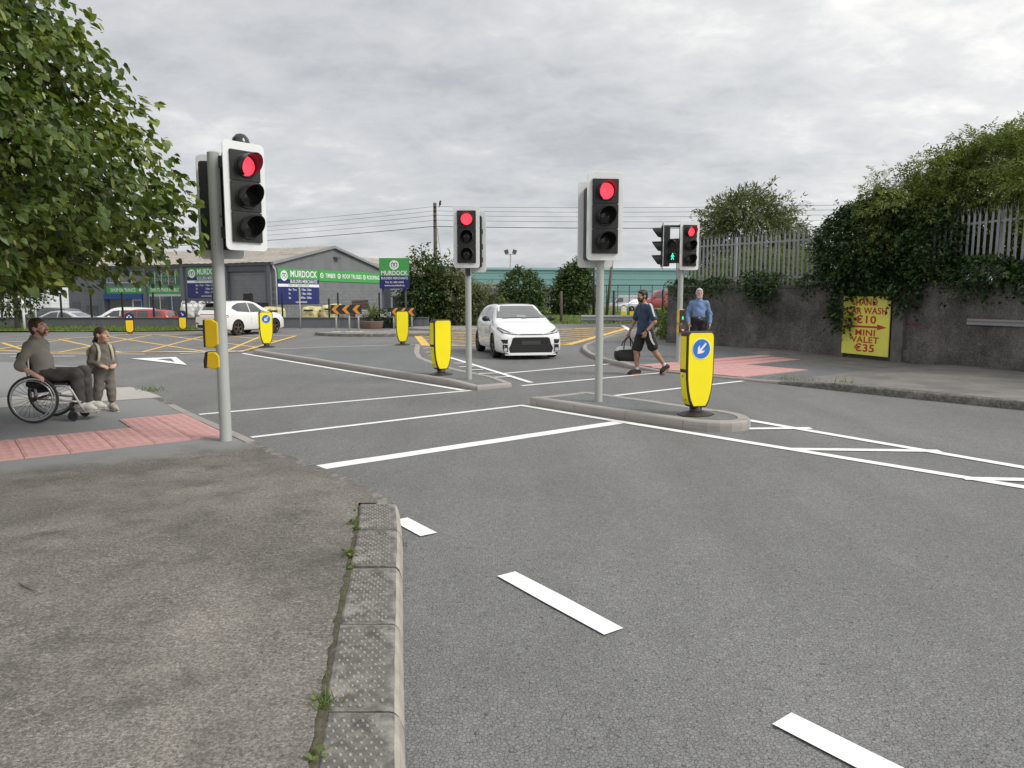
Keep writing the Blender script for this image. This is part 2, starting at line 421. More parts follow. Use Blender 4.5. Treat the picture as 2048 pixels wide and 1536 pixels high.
# --- surfaces
def asphalt(name, base, fresh=False, tint=(1, 1, 1)):
    m, t, b = newmat(name); nb = NB(t); v = coords(nb)
    warp = nb.n('ShaderNodeTexNoise', {'Vector': v, 'Scale': 22.0, 'Detail': 2.0}).outputs['Color']
    vv = nb.n('ShaderNodeVectorMath', {0: v, 1: nb.n('ShaderNodeVectorMath', {0: warp, 3: .016}, operation='SCALE').outputs[0]}, operation='ADD').outputs[0]
    edge = nb.n('ShaderNodeTexVoronoi', {'Vector': vv, 'Scale': 60.0, 'Randomness': 1.0}, feature='DISTANCE_TO_EDGE').outputs['Distance']
    cell = nb.n('ShaderNodeTexVoronoi', {'Vector': vv, 'Scale': 60.0}, feature='F1').outputs['Color']
    cellv = nb.n('ShaderNodeSeparateColor', {0: cell}).outputs[0]
    stone = nb.ramp(cellv, [(0.0, base * .90), (.6, base * 1.02), (1.0, base * 1.20)])
    grit = nb.ramp(nb.noise(v, 260, 3, .7), [(.25, .66), (.75, 1.34)])
    crack = nb.ramp(edge, [(.0, .30), (.05, .66), (.10, 1.0)])
    big = nb.ramp(nb.noise(v, .35, 5, .6), [(.3, .88), (.7, 1.10)])
    track = nb.ramp(nb.noise(v, 2.7, 6, .65), [(.35, .95), (.7, 1.04)])
    lane = nb.ramp(nb.noise(coords(nb, (1.0, .10, 1), (0, 0, -ROAD_A + R(90))), 1.1, 4, .55), [(.35, .91), (.65, 1.06)]); big = nb.mix(1.0, big, lane, 'MULTIPLY')
    oil = nb.ramp(nb.noise(v, 6.5, 3, .5), [(.70, 1.0), (.80, .80)]); big = nb.mix(1.0, big, oil, 'MULTIPLY')
    c = nb.mix(1.0, nb.mix(1.0, stone, grit, 'MULTIPLY'), crack, 'MULTIPLY')
    c = nb.mix(1.0, nb.mix(1.0, c, big, 'MULTIPLY'), track, 'MULTIPLY'); c = nb.mix(1.0, c, tint, 'MULTIPLY')
    t.links.new(c, b.inputs['Base Color']); b.inputs['Roughness'].default_value = .82; b.inputs['Specular IOR Level'].default_value = .3
    h = nb.math('ADD', nb.math('MULTIPLY', crack, .8), nb.math('MULTIPLY', nb.noise(v, 120, 3, .6), .6))
    t.links.new(nb.bump(h, .35, .006), b.inputs['Normal']); return m
M_ROAD = asphalt('asphalt', .205)
M_ISLAND = asphalt('island_asphalt', .200, tint=(.94, .99, 1.01))
def old_concrete():
    m, t, b = newmat('old_path_concrete'); nb = NB(t); v = coords(nb)
    sv = coords(nb, (1.0, 1.9, 1.0), (0, 0, .12))
    base = nb.ramp(nb.noise(v, 1.1, 6, .62), [(.28, (.102, .095, .086)), (.5, (.158, .146, .131)), (.74, (.240, .221, .196))])
    grit = nb.ramp(nb.noise(v, 78, 5, .85), [(.32, .30), (.5, .95), (.68, 2.1)])
    c = nb.mix(1.0, base, grit, 'MULTIPLY')
    patch = nb.ramp(nb.noise(v, 2.0, 5, .65, .6), [(.38, 0.15), (.62, 1.0)])
    fleck = nb.ramp(nb.noise(sv, 46, 6, .8, 1.0), [(.55, 0.0), (.62, 1.0)])
    c = nb.mix(nb.mix(1.0, patch, fleck, 'MULTIPLY'), c, (.48, .45, .405))
    dark = nb.ramp(nb.noise(v, 3.1, 5, .7), [(.52, 0.0), (.74, .7)]); c = nb.mix(dark, c, (.068, .064, .060))
    pit = nb.ramp(nb.noise(v, 30, 4, .7), [(.30, .55), (.42, 0.0)]); c = nb.mix(pit, c, (.07, .066, .06))
    # newer bituminous surface laid round the crossing: starts a little short of the tactile strip
    sep = nb.n('ShaderNodeSeparateXYZ', {0: v}); rr = nb.math('ADD', nb.math('MULTIPLY', sep.outputs[0], -.613), nb.math('MULTIPLY', sep.outputs[1], .79))
    rr = nb.math('ADD', rr, nb.math('MULTIPLY', nb.math('SUBTRACT', nb.noise(v, 2.2, 4, .6), .5), .9))
    new = nb.math('MULTIPLY', nb.ramp(nb.math('MULTIPLY', rr, .1), [(.775, 0.0), (.845, 1.0)]), nb.ramp(nb.math('MULTIPLY', rr, .1), [(.985, 1.0), (1.0, 1.0)]))
    na = nb.mix(1.0, nb.ramp(nb.noise(v, 200, 3, .7), [(.3, .20), (.7, .31)]), (.985, 1.0, 1.005), 'MULTIPLY')
    c = nb.mix(new, c, na)
    t.links.new(c, b.inputs['Base Color']); b.inputs['Roughness'].default_value = .9; b.inputs['Specular IOR Level'].default_value = .25
    h = nb.math('ADD', nb.noise(v, 70, 4, .7), nb.math('MULTIPLY', nb.noise(v, 14, 4, .6), .8))
    t.links.new(nb.bump(h, .5, .008), b.inputs['Normal']); return m
M_PATH = old_concrete()
M_KERB = MT('kerb_concrete', (.30, .285, .262), .85, .20, 7, .35, 90, dirt=(.16, .15, .135))
M_KERB_NEW = MT('new_kerb_concrete', (.34, .315, .29), .8, .08, 5, .2, 120)
M_OLDKERB = MT('old_kerb_concrete', (.148, .140, .128), .9, .42, 14, .8, 60, dirt=(.33, .31, .275), dscale=7)
M_OLDKERB_FACE = MT('old_kerb_face', (.34, .315, .275), .9, .2, 9, .5, 60)
M_WHITE = MT('road_paint_white', (.87, .87, .86), .6, .05, 9, .15, 160, dirt=(.66, .66, .65), dscale=11)
M_YELLOW = MT('road_paint_yellow', (.80, .50, .10), .65, .12, 4, .15, 160, dirt=(.42, .30, .13), dscale=2.2)
M_TACT = MT('tactile_red', (.58, .315, .30), .8, .16, 5, .3, 130, dirt=(.49, .285, .275), dscale=1.6)
M_DIRT = MT('joint_dirt', (.090, .076, .056), .95, .5, 30, .9, 60, dirt=(.085, .10, .035), dscale=9)
M_CONC = MT('pale_concrete', (.46, .44, .41), .85, .12, 3, .3, 80, dirt=(.33, .31, .28))
M_GRASS_G = MT('turf', (.105, .15, .040), .95, .35, 1.5, .6, 35, dirt=(.17, .17, .065), dscale=.6)
M_FARGROUND = MT('far_ground', (.11, .14, .06), .95, .3, .05)
M_YARD = MT('yard_concrete', (.24, .235, .225), .9, .2, .4, .2, 30)

mk('ground', ([(-1500, -900, -1.0), (1500, -900, -1.0), (1500, 2500, -1.0), (-1500, 2500, -1.0)], [(0, 1, 2, 3)]), M_FARGROUND, kind='structure')
ROAD_POLY = [(-90, -25), (70, -25), (70, 60), (14, 60), (9, 46.2), (-6, 46.2), (-6, 40.1), (-90, 40.1)]
road = sheet('road', ROAD_POLY, 0.0, 6.0, M_ROAD)
mk('yard', ([(-110, 40.1, -.65), (-6, 40.1, -.65), (-6, 120, -.65), (-110, 120, -.65)], [(0, 1, 2, 3)]), M_YARD, kind='structure')
def field_z(x, y): return .02 + .55 * max(0, min(1, (y - 47) / 24)) + .06 * mnoise.noise(Vector((x * .2, y * .2, 0)))
sheet('grass_field', [(-6.2, 46.0), (9.2, 46.0), (14.2, 58), (70, 62), (120, 140), (-40, 140), (-6.2, 78)], field_z, 4.0, M_GRASS_G)
VERGE = [(-60, 34.7), (-24, 34.8), (-16.5, 35.6), (-12.6, 38.3), (-12.2, 39.9), (-60, 39.9)]
def verge_z(x, y): return .05 + .05 * max(0, 1 - edge_dist(VERGE, x, y)) * 0 + .03 * mnoise.noise(Vector((x * .7, y * .7, 3)))
sheet('grass_verge', VERGE, verge_z, .8, M_GRASS_G)

# --- kerb stones
def kerb_run(parent, pts, width, hf, mat, side=1, stone=.914, gap=.006, closed=False, name='kerbstone', seg=.15, chamf=.018, face=None):
    """stones along a line; hf(point) gives the height of their top; side +1 puts the stone's body to the left of the line"""
    P = [Vector((p[0], p[1])) for p in pts]
    if closed: P.append(P[0])
    S = [0.0]
    for a, b in zip(P, P[1:]): S.append(S[-1] + (b - a).length)
    def at(s):
        s = max(0, min(S[-1], s))
        for i in range(len(P) - 1):
            if s <= S[i + 1] or i == len(P) - 2:
                t = (s - S[i]) / max(1e-9, S[i + 1] - S[i]); return P[i].lerp(P[i + 1], t)
    def nrm(s):
        d = (at(s + .05) - at(s - .05)); d.normalize(); return Vector((-d.y, d.x)) * side
    cnt = max(1, round(S[-1] / stone)); L = S[-1] / cnt; outs = []
    for k in range(cnt):
        a, b = k * L + gap / 2, (k + 1) * L - gap / 2; m = max(2, int((b - a) / seg) + 1)
        c0 = at((a + b) / 2); V, F = [], []
        jz = random.uniform(-.004, .004)
        for i in range(m):
            s = a + (b - a) * i / (m - 1); p = at(s); n = nrm(s); h = hf(p.x, p.y) + jz
            for off, z in ((0, -.05), (0.0, max(-.04, h - .05)), (.006, h - chamf), (.006 + chamf, h), (width, h - .002), (width, -.05)):
                q = p + n * off - c0; V.append((q.x, q.y, z))
        w = 6
        for i in range(m - 1):
            for j in range(w - 1):
                q = (i * w + j, (i + 1) * w + j, (i + 1) * w + j + 1, i * w + j + 1); F.append(q if side > 0 else q[::-1])
        F.append(tuple(range(w)) if side > 0 else tuple(range(w))[::-1]); e0 = (m - 1) * w; F.append(tuple(range(e0, e0 + w))[::-1] if side > 0 else tuple(range(e0, e0 + w)))
        outs.append(mk(name, (V, F), mat, parent, loc=(c0.x, c0.y, 0)))
    return outs

# --- left footpath
LK_NEAR = [Vector((-.30, -2.2)), Vector((-.33, .8)), Vector((-.37, 2.23)), Vector((-.43, 2.60)), Vector((-.54, 3.32)), Vector((-.65, 4.06)), Vector((-.75, 4.75)), Vector((-.86, 5.35))]
def v2(p): return Vector((p.x, p.y))
LK_MID = [Vector((-.86, 5.35)), Vector((-1.20, 5.95)), v2(CR(2.72, 6.3)), v2(CR(2.74, 7.2)), v2(CR(2.75, 8.2))]
LK_CROSS = [v2(CR(2.75, 8.2)), v2(CR(2.75, 9.5)), v2(CR(2.75, 10.7)), v2(CR(2.75, 11.75))]
LK_FAR = [v2(CR(2.75, 11.75)), v2(CR(2.62, 13.6)), v2(CR(2.25, 16.0)), Vector((-9.6, 16.6)), Vector((-11.6, 17.6)), Vector((-14.5, 18.2)), Vector((-30, 19.0))]
def sstep(a, b, x):
    t = max(0, min(1, (x - a) / (b - a))); return t * t * (3 - 2 * t)
def lf_z(x, y):
    r = -.613 * x + .79 * y
    return .12 - .09 * sstep(5.2, 8.0, r) + .07 * sstep(11.2, 13.2, r)
def offset_line(P, d):
    out = []
    for i, p in enumerate(P):
        t = (P[min(i + 1, len(P) - 1)] - P[max(0, i - 1)]).normalized(); out.append(p + Vector((-t.y, t.x)) * d)
    return out
inner = offset_line(LK_NEAR, .288)[:-1] + [Vector((-1.15, 5.30)), Vector((-1.16, 5.36)), Vector((-.99, 5.45))] + offset_line(LK_MID, .0)[1:] + offset_line(LK_CROSS, .0)[1:] + LK_FAR[1:]
inner = offset_line(LK_NEAR, .288)[:-1] + [Vector((-1.135, 5.338)), Vector((-.985, 5.345))] + offset_line(LK_MID, .13)[1:-1] + offset_line(LK_CROSS, .13) + offset_line(LK_FAR, .13)[1:]
fine = []
for a, b in zip(inner, inner[1:]):
    m = max(1, int((b - a).length / .045)) if a.y < 5.3 else 1
    fine += [a.lerp(b, i / m) + (Vector((.016 * mnoise.noise(Vector((a.lerp(b, i / m).y * 11, 0, 0))) + .010 * mnoise.noise(Vector((a.lerp(b, i / m).y * 37, 5, 0))), 0)) if 0 < i or a.y < 5 else Vector((0, 0))) for i in range(m)]
LPATH = [tuple(p) for p in fine + [inner[-1]]] + [(-30, -2.2)]
footpath_l = sheet('footpath_left', LPATH, lf_z, .28, M_PATH)
dirt = offset_line(LK_NEAR, .25); dirt2 = offset_line(LK_NEAR, .33)
mk('joint_fill', ([(p.x, p.y, .108) for p in dirt] + [(p.x, p.y, .110) for p in dirt2], [(i, i + 1, len(dirt) + i + 1, len(dirt) + i) for i in range(len(dirt) - 1)]), M_DIRT, footpath_l)
# studded kerb slabs, one object each
SLAB_Y = [-.55, .3, 1.12, 1.90, 2.58, 3.31, 4.05, 4.72, 5.33]
def lk_x(y): return float(np.interp(y, [p.y for p in LK_NEAR], [p.x for p in LK_NEAR]))
for k in range(len(SLAB_Y) - 1):
    y0, y1 = SLAB_Y[k] + .005, SLAB_Y[k + 1] - .005; x0, x1 = lk_x(y0), lk_x(y1); jz = random.uniform(-.006, .004)
    tilt = random.uniform(-.004, .004); cx, cy = (x0 + x1) / 2, (y0 + y1) / 2
    nd = 0.272 + random.uniform(-.012, .008)
    prof = [(0.034, -.06), (0.024, .04), (.008, .098), (-.008, .115), (-.026, .120), (-nd + .01, .119), (-nd, .112), (-nd - .002, .0)]
    V, F, MI = [], [], []; n = 7; w = len(prof)
    for i in range(n):
        s = i / (n - 1); y = y0 + (y1 - y0) * s; x = lk_x(y)
        ez = -.006 if i in (0, n - 1) else 0
        for j, (dx, z) in enumerate(prof):
            ww = .004 * mnoise.noise(Vector((y * 9, j * 3.1, k * 7)))
            V.append((x + dx + ww - cx, y - cy + (.002 * math.sin(j * 5 + k)), z + (jz + ez + tilt * (s - .5) * 2 if z > .04 else 0)))
    for i in range(n - 1):
        for j in range(w - 1): F.append((i * w + j, (i + 1) * w + j, (i + 1) * w + j + 1, i * w + j + 1)); MI.append(1 if j < 3 else 0)
    F += [tuple(range(w)), tuple(range((n - 1) * w, n * w))[::-1]]; MI += [0, 0]
    # studs
    ny = int((y1 - y0 - .05) / .034)
    for iy in range(ny):
        yy = y0 + .03 + iy * .034
        for ix in range(6):
            xx = lk_x(yy) - .062 - ix * .034 + (.017 if iy % 2 else 0) - .01
            if random.random() < .07: continue
            rr = .0075 * random.uniform(.8, 1.1); zt = .1195 + jz + tilt * ((yy - y0) / (y1 - y0) - .5) * 2
            o = len(V); hgt = .006 * random.uniform(.55, 1.1)
            for q in range(6): V.append((xx - cx + rr * math.cos(q * 1.047), yy - cy + rr * math.sin(q * 1.047), zt - .002))
            for q in range(6): V.append((xx - cx + rr * .5 * math.cos(q * 1.047), yy - cy + rr * .5 * math.sin(q * 1.047), zt + hgt))
            for q in range(6): F.append((o + q, o + (q + 1) % 6, o + 6 + (q + 1) % 6, o + 6 + q)); MI.append(2)
            F.append(tuple(range(o + 6, o + 12))); MI.append(2)
    M_STUD = MT('worn_stud_tops', (.30, .288, .265), .7, .2, 12)
    mk('kerb_slab', (V, F, MI), [M_OLDKERB, M_OLDKERB_FACE, M_STUD], footpath_l, loc=(cx, cy, 0))
kerb_run(footpath_l, LK_MID, .13, lf_z, M_OLDKERB, 1)
kerb_run(footpath_l, LK_CROSS, .13, lambda x, y: lf_z(x, y) + .008, M_KERB_NEW, 1)
kerb_run(footpath_l, LK_FAR, .13, lf_z, M_OLDKERB, 1)
# pale drive slab across the footpath, and a darker old patch
def flat_poly(name, poly, zf, mat, parent, dz=.005, step=.3):
    V, F = cdt(poly, step); F = up_faces(V, F); return mk(name, ([(x, y, zf(x, y) + dz) for x, y in V], F), mat, parent, smooth=True)
sl = [G(u, v, .06) for u, v in ((-40, 806), (150, 785), (262, 779), (324, 797), (200, 806), (-40, 822))]
flat_poly('drive_slab', [(p.x, p.y) for p in sl], lf_z, M_CONC, footpath_l)
# tactile paving: red ribbed tiles
TL = .40
def tile_mesh():
    V, F = [], []; h = TL / 2 - .003; n = 13
    for i in range(n):
        x = -h + 2 * h * i / (n - 1); z = .016 + (.005 if (i % 3) == 1 else 0)
        if i in (0, n - 1): z = .012
        V += [(x, -h, z), (x, h, z)]
    for i in range(n - 1): F.append((2 * i, 2 * i + 2, 2 * i + 3, 2 * i + 1))
    b = len(V); V += [(-h, -h, -.02), (h, -h, -.02), (h, h, -.02), (-h, h, -.02)]
    F += [(b, b + 1) + tuple(2 * i for i in range(n - 1, -1, -1)), (b + 2, b + 3) + tuple(2 * i + 1 for i in range(n)), (b + 3, b, 0, 1), (b + 1, b + 2, 2 * n - 1, 2 * n - 2)]
    return V, F
tile0 = None
def lay_tiles(parent, cells, zf):
    global tile0
    for c, r in cells:
        p = CR(c, r); z = zf(p.x, p.y) + random.uniform(-.0015, .0015); rot = (0, 0, math.atan2(CV.y, CV.x))
        if tile0 is None: tile0 = mk('tactile_tile', tile_mesh(), M_TACT, parent, loc=(p.x, p.y, z), rot=rot)
        else: inst(tile0, 'tactile_tile', parent, (p.x, p.y, z), rot)
cells = [(2.60 - .2 - TL * i, 8.72 + .2 + TL * j) for i in range(14) for j in range(3)] + [(2.60 - .2 - TL * i, 8.72 + .2 + TL * j) for i in range(2) for j in (3, 4)]
lay_tiles(footpath_l, cells, lf_z)

# --- refuge islands
def island(name, pts, hf, kmat, amat, kw=.13):
    poly = [tuple(p)[:2] for p in pts]
    inn = offset_line([Vector(p) for p in poly] , kw * .9)
    n = len(poly); inn = []
    for i in range(n):
        a, b, c = Vector(poly[i - 1]), Vector(poly[i]), Vector(poly[(i + 1) % n])
        t = ((b - a).normalized() + (c - b).normalized()).normalized(); inn.append(b + Vector((-t.y, t.x)) * kw * .95)
    o = sheet(name, [tuple(p) for p in inn], lambda x, y: hf(x, y) - .006, .5, amat)
    kerb_run(o, poly, kw, hf, kmat, 1, closed=True); return o
def arc(c, r, cx, cr_, a0, a1, n):
    return [CR(cx + c * math.cos(R(a0 + (a1 - a0) * i / n)), cr_ + r * math.sin(R(a0 + (a1 - a0) * i / n))) for i in range(n + 1)]
near_poly = [CR(7.03, 8.62), CR(7.12, 7.4), CR(7.22, 6.2)] + arc(.525, .72, 7.755, 6.05, 180, 360, 14) + [CR(8.27, 7.4), CR(8.18, 8.62)]
island_near = island('traffic_island_near', near_poly, lambda x, y: .125, M_KERB_NEW, M_ISLAND, .15)
mid_pts = [CR(7.2, 21.5), CR(7.30, 16.5), CR(7.42, 10.62), CR(8.25, 10.60), CR(8.42, 11.5), CR(8.6, 12.6), CR(8.95, 14.2), CR(9.7, 16.2), CR(10.6, 17.9), CR(11.5, 19.4), CR(12.25, 20.6), CR(12.3, 20.95), CR(12.0, 21.1), CR(9.6, 21.4), CR(7.35, 21.7)]
def mid_z(x, y):
    r = -.613 * x + .79 * y; return .125 - .05 * sstep(11.6, 10.4, r)
island_mid = island('traffic_island_middle', mid_pts, mid_z, M_KERB_NEW, M_ISLAND, .14)
cisl_c = Vector((-5.9, 32.6)); isl_pts = []
for i in range(26):
    a = 2 * math.pi * i / 26; isl_pts.append(Vector((cisl_c.x + 2.75 * math.cos(a), cisl_c.y + 1.75 * math.sin(a))))
island_far = island('traffic_island_chevrons', isl_pts, lambda x, y: .13, M_OLDKERB, MT('weathered_island_top', (.22, .21, .195), .9, .25, 2, .4, 40, dirt=(.30, .285, .26)), .13)
isl2 = [Vector((-3.3 + 2.0 * math.cos(2 * math.pi * i / 22), 37.6 + 1.9 * math.sin(2 * math.pi * i / 22))) for i in range(22)]
island_far2 = island('traffic_island_far', isl2, lambda x, y: .13, M_KERB, MATS['weathered_island_top'], .13)

# --- right footpath
RK = [CR(12.5, -9), CR(12.45, 0), CR(12.4, 3.8), CR(12.4, 5.6), CR(12.5, 7.9)]
RK2 = [CR(12.5, 7.9), CR(12.5, 8.7), CR(12.45, 9.8), CR(12.5, 10.7)]
RK3 = [CR(12.5, 10.7), Vector((2.68, 17.0, 0)), Vector((2.30, 18.6, 0)), Vector((2.12, 20.4, 0)), Vector((2.12, 22.3, 0)), Vector((2.30, 24.0, 0)), Vector((2.8, 25.9, 0)), Vector((3.7, 29.2, 0)), Vector((4.9, 33.4, 0)), Vector((7.2, 38.0, 0)), Vector((9.0, 42.0, 0))]
def rf_z(x, y):
    r = -.613 * x + .79 * y
    return .125 - .09 * sstep(6.6, 8.4, r) + .075 * sstep(10.6, 12.2, r)
WALL = [Vector((12.6, 7.0)), Vector((10.50, 15.09)), Vector((9.62, 18.35)), Vector((9.02, 20.3)), Vector((6.29, 23.78)), Vector((5.25, 25.1))]
RPATH = [tuple(v2(p)) for p in offset_line([v2(q) for q in RK + RK2[1:] + RK3[1:]], -.13)] + [(9.4, 42.0), (6.3, 27.5)] + [tuple(p) for p in WALL[::-1]] + [(17, -6)]
M_RPATH = MT('right_path_concrete', (.165, .158, .148), .9, .25, 1.2, .5, 60, dirt=(.26, .25, .225), dscale=2.0)
footpath_r = sheet('footpath_right', RPATH, rf_z, .5, M_RPATH)
kerb_run(footpath_r, [v2(p) for p in RK], .13, rf_z, M_OLDKERB, -1)
kerb_run(footpath_r, [v2(p) for p in RK2], .13, lambda x, y: rf_z(x, y) + .008, M_KERB_NEW, -1)
kerb_run(footpath_r, [v2(p) for p in RK3], .13, rf_z, M_KERB_NEW, -1)
new = [CR(12.65, 8.0), CR(16.3, 8.0), CR(17.3, 11.3), Vector((6.0, 23.5, 0)), Vector((5.0, 24.6, 0)), Vector((3.2, 26.3, 0)), Vector((2.6, 24.0, 0)), Vector((2.4, 20.6, 0)), Vector((2.9, 17.1, 0)), CR(12.65, 10.8)]
flat_poly('new_asphalt_patch', [tuple(p)[:2] for p in new], rf_z, M_ISLAND, footpath_r, .004, .35)
cells = [(12.68 + .2 + TL * i, 8.80 + .2 + TL * j) for i in range(6) for j in range(4)] + [(12.68 + .2 + TL * i, 8.80 + .2 + TL * j) for i in range(12) for j in (4, 5, 6)]
lay_tiles(footpath_r, cells, lambda x, y: rf_z(x, y) + .004)

# --- painted markings (children of the road)
mark_n = [0]
def paint(poly, mat, name='line_marking'):
    mark_n[0] += 1; z = .004 + .00035 * (mark_n[0] % 40)
    P = [Vector((p[0], p[1])) for p in poly]; c = sum(P, Vector((0, 0))) / len(P)
    area = sum(P[i].x * P[(i + 1) % len(P)].y - P[(i + 1) % len(P)].x * P[i].y for i in range(len(P)))
    if area < 0: P = P[::-1]
    return mk(name, ([(p.x - c.x, p.y - c.y, 0) for p in P], [tuple(range(len(P)))]), mat, road, loc=(c.x, c.y, z))
def line(a, b, w, mat=None, ext=0.0, name='line_marking'):
    a, b = Vector((a[0], a[1])), Vector((b[0], b[1])); d = (b - a).normalized(); n = Vector((-d.y, d.x)) * w / 2
    a = a - d * ext; b = b + d * ext
    m = max(1, int((b - a).length / .35)) if (b - a).length < 14 else 14
    L = [a.lerp(b, i / m) + n * (1 + random.uniform(-.05, .05)) for i in range(m + 1)]; Rr = [a.lerp(b, i / m) - n * (1 + random.uniform(-.05, .05)) for i in range(m + 1)]
    return paint(Rr + L[::-1], mat or M_WHITE, name)
line(CR(2.80, 6.66), CR(6.97, 6.72), .20, name='stop_line')
line(CR(2.82, 8.62), CR(6.98, 8.70), .10, name='crossing_line')
line(CR(2.82, 10.78), CR(7.36, 10.66), .10, name='crossing_line')
line(CR(8.3, 8.62), CR(12.42, 8.62), .10, name='crossing_line')
line(CR(8.5, 10.66), CR(12.45, 10.66), .10, name='crossing_line')
line(G(1000, 748), G(1232, 727), .11, name='crossing_line')
line(CR(6.93, 8.70), CR(7.03, 6.78), .12, name='edge_line'); line(CR(7.03, 6.82), CR(7.75, -4.6), .13, name='edge_line')
line(CR(7.26, 10.75), CR(7.02, 21.9), .12, name='edge_line')
line(CR(8.47, 5.85), CR(7.80, -1.7), .13, name='edge_line')
for a, b in (((1462, 858.5), (1622, 857)), ((1572, 899), (1880, 903)), ((1925, 958), (2160, 963))): line(G(*a), G(*b), .12, name='hatch_line')
# dashed lane line, from the kerb towards the camera side
line(G(800, 1040), G(858, 1071), .13, name='dash'); line(G(1013, 1150), G(1228, 1266), .13, name='dash')
line(G(1563, 1441), G(1790, 1556), .13, name='dash'); line(Vector((2.0, 1.15)), Vector((2.6, .25)), .13, name='dash')
# hatching between the middle island and the running lane
line(G(898, 715), G(1062, 766), .12, name='edge_line')
for (u0, v0), (u1, v1) in (((846, 697), (866, 696)), ((852, 705), (884, 703)), ((858, 712), (893, 711)), ((872, 718), (906, 718)), ((908, 727), (928, 727)), ((918, 735), (948, 733)), ((936, 741), (966, 740)), ((958, 748), (996, 747)), ((980, 756), (1030, 754))):
    line(G(u0, v0), G(u1, v1), .10, name='hatch_line')
# give-way triangle, hollow
tri = [G(262, 718), G(352, 715), G(374, 731)]; ti = [G(312, 719.2), G(342, 717.9), G(350, 725)]
paint([tri[0], tri[1], ti[1], ti[0]], M_WHITE, 'triangle_marking'); paint([tri[1], tri[2], ti[2], ti[1]], M_WHITE, 'triangle_marking'); paint([tri[2], tri[0], ti[0], ti[2]], M_WHITE, 'triangle_marking')
line(G(-60, 708.5), G(290, 709), .10, name='give_way_line'); line(G(235, 706), G(395, 703.5), .10, name='give_way_line')
line(G(360, 708.5), G(470, 703.2), .10, name='give_way_line'); line(G(20, 713.8), G(150, 713.2), .10, name='give_way_line'); line(G(400, 701.5), G(498, 702.0), .08, name='give_way_line')
# yellow box junctions
def clip_line(poly, p, d):
    ts = []
    n = len(poly)
    for i in range(n):
        a, b = poly[i], poly[(i + 1) % n]; e_ = b - a; den = d.x * e_.y - d.y * e_.x
        if abs(den) < 1e-9: continue
        w = a - p; t = (w.x * e_.y - w.y * e_.x) / den; s = (w.x * d.y - w.y * d.x) / den
        if 0 <= s <= 1: ts.append(t)
    ts.sort(); return list(zip(ts[::2], ts[1::2]))
def yellow_box(poly, fams, w=.11, wo=.15):
    P = [v2(p) for p in poly]
    for i in range(len(P)): line(P[i], P[(i + 1) % len(P)], wo, M_YELLOW, name='box_edge')
    for d, sp in fams:
        d = d.normalized(); n = Vector((-d.y, d.x)); ks = [p.dot(n) for p in P]; k = min(ks) + sp * .6
        while k < max(ks):
            for t0, t1 in clip_line(P, n * k, d):
                if t1 - t0 > .4: line(n * k + d * t0, n * k + d * t1, w, M_YELLOW, name='box_hatch')
            k += sp
yellow_box([G(-60, 690), G(262, 669.6), G(592, 672.5), G(480, 704.5), G(100, 706), G(-60, 697)], [(v2(G(364, 702) - G(220, 678)), 2.0), (v2(G(250, 676) - G(110, 701)), 2.4)])
yellow_box([G(833, 669), G(852, 691.5), G(1135, 690), G(1252, 657.5), G(1228, 655)], [(v2(G(1100, 672) - G(860, 684)), 1.25), (v2(G(1100, 684) - G(860, 671)), 1.45)], .13, .30)
line(G(1244, 651), G(1262, 662), .25, name='give_way_line'); line(G(1320, 657), G(1352, 656.5), .3, name='give_way_line')
# low kerb edge lines on far side
# ================================================================== VEGETATION
def leaf_tpl(kind):
    if kind == 'heart':      # lime leaf: broad heart folded a little along the rib; tip +y, face +z
        V = [(0, 0, 0), (.30, -.10, .05), (.50, .22, .09), (.34, .62, .03), (0, 1, -.10), (-.34, .62, .03), (-.50, .22, .09), (-.30, -.10, .05), (0, .45, -.02)]
        F = [(8, 0, 1), (8, 1, 2), (8, 2, 3), (8, 3, 4), (8, 4, 5), (8, 5, 6), (8, 6, 7), (8, 7, 0)]
    elif kind == 'bract':
        V = [(0, 0, 0), (.13, .3, .04), (.10, .8, 0), (0, 1, -.12), (-.10, .8, 0), (-.13, .3, .04)]; F = [(0, 1, 5), (1, 2, 5), (5, 2, 4), (2, 3, 4)]
    elif kind == 'lance':
        V = [(0, 0, 0), (.17, .35, .04), (0, 1, -.12), (-.17, .35, .04)]; F = [(0, 1, 2), (0, 2, 3)]
    elif kind == 'pinnate':  # elder: five leaflets on a stalk
        V, F = [], []
        for (x, y, a, s) in ((0, .55, 0, .55), (.05, .45, -55, .5), (-.05, .45, 55, .5), (.05, .15, -60, .42), (-.05, .15, 60, .42)):
            o = len(V); ca, sa = math.cos(R(a)), math.sin(R(a))
            for (lx, ly, lz) in ((0, 0, 0), (.17, .4, .03), (0, 1, -.15), (-.17, .4, .03)):
                lx *= s; ly *= s; V.append((x + lx * ca - ly * sa, y + lx * sa + ly * ca, lz * s - .1 * y))
            F += [(o, o + 1, o + 2), (o, o + 2, o + 3)]
    elif kind == 'oval':
        V = [(0, 0, 0), (.32, .3, .05), (.26, .75, .02), (0, 1, -.08), (-.26, .75, .02), (-.32, .3, .05)]; F = [(0, 1, 2), (0, 2, 3), (0, 3, 4), (0, 4, 5)]
    elif kind == 'ivy':
        V = [(0, 0, 0), (.45, .12, .04), (.28, .45, .02), (0, 1, -.06), (-.28, .45, .02), (-.45, .12, .04)]; F = [(0, 1, 2), (0, 2, 3), (0, 3, 4), (0, 4, 5)]
    return np.array(V, float), np.array(F, int)
def frames(tip, nrm):
    y = tip / (np.linalg.norm(tip, axis=1, keepdims=True) + 1e-9)
    x = np.cross(y, nrm); x /= (np.linalg.norm(x, axis=1, keepdims=True) + 1e-9); z = np.cross(x, y)
    return np.stack([x, y, z], 2)
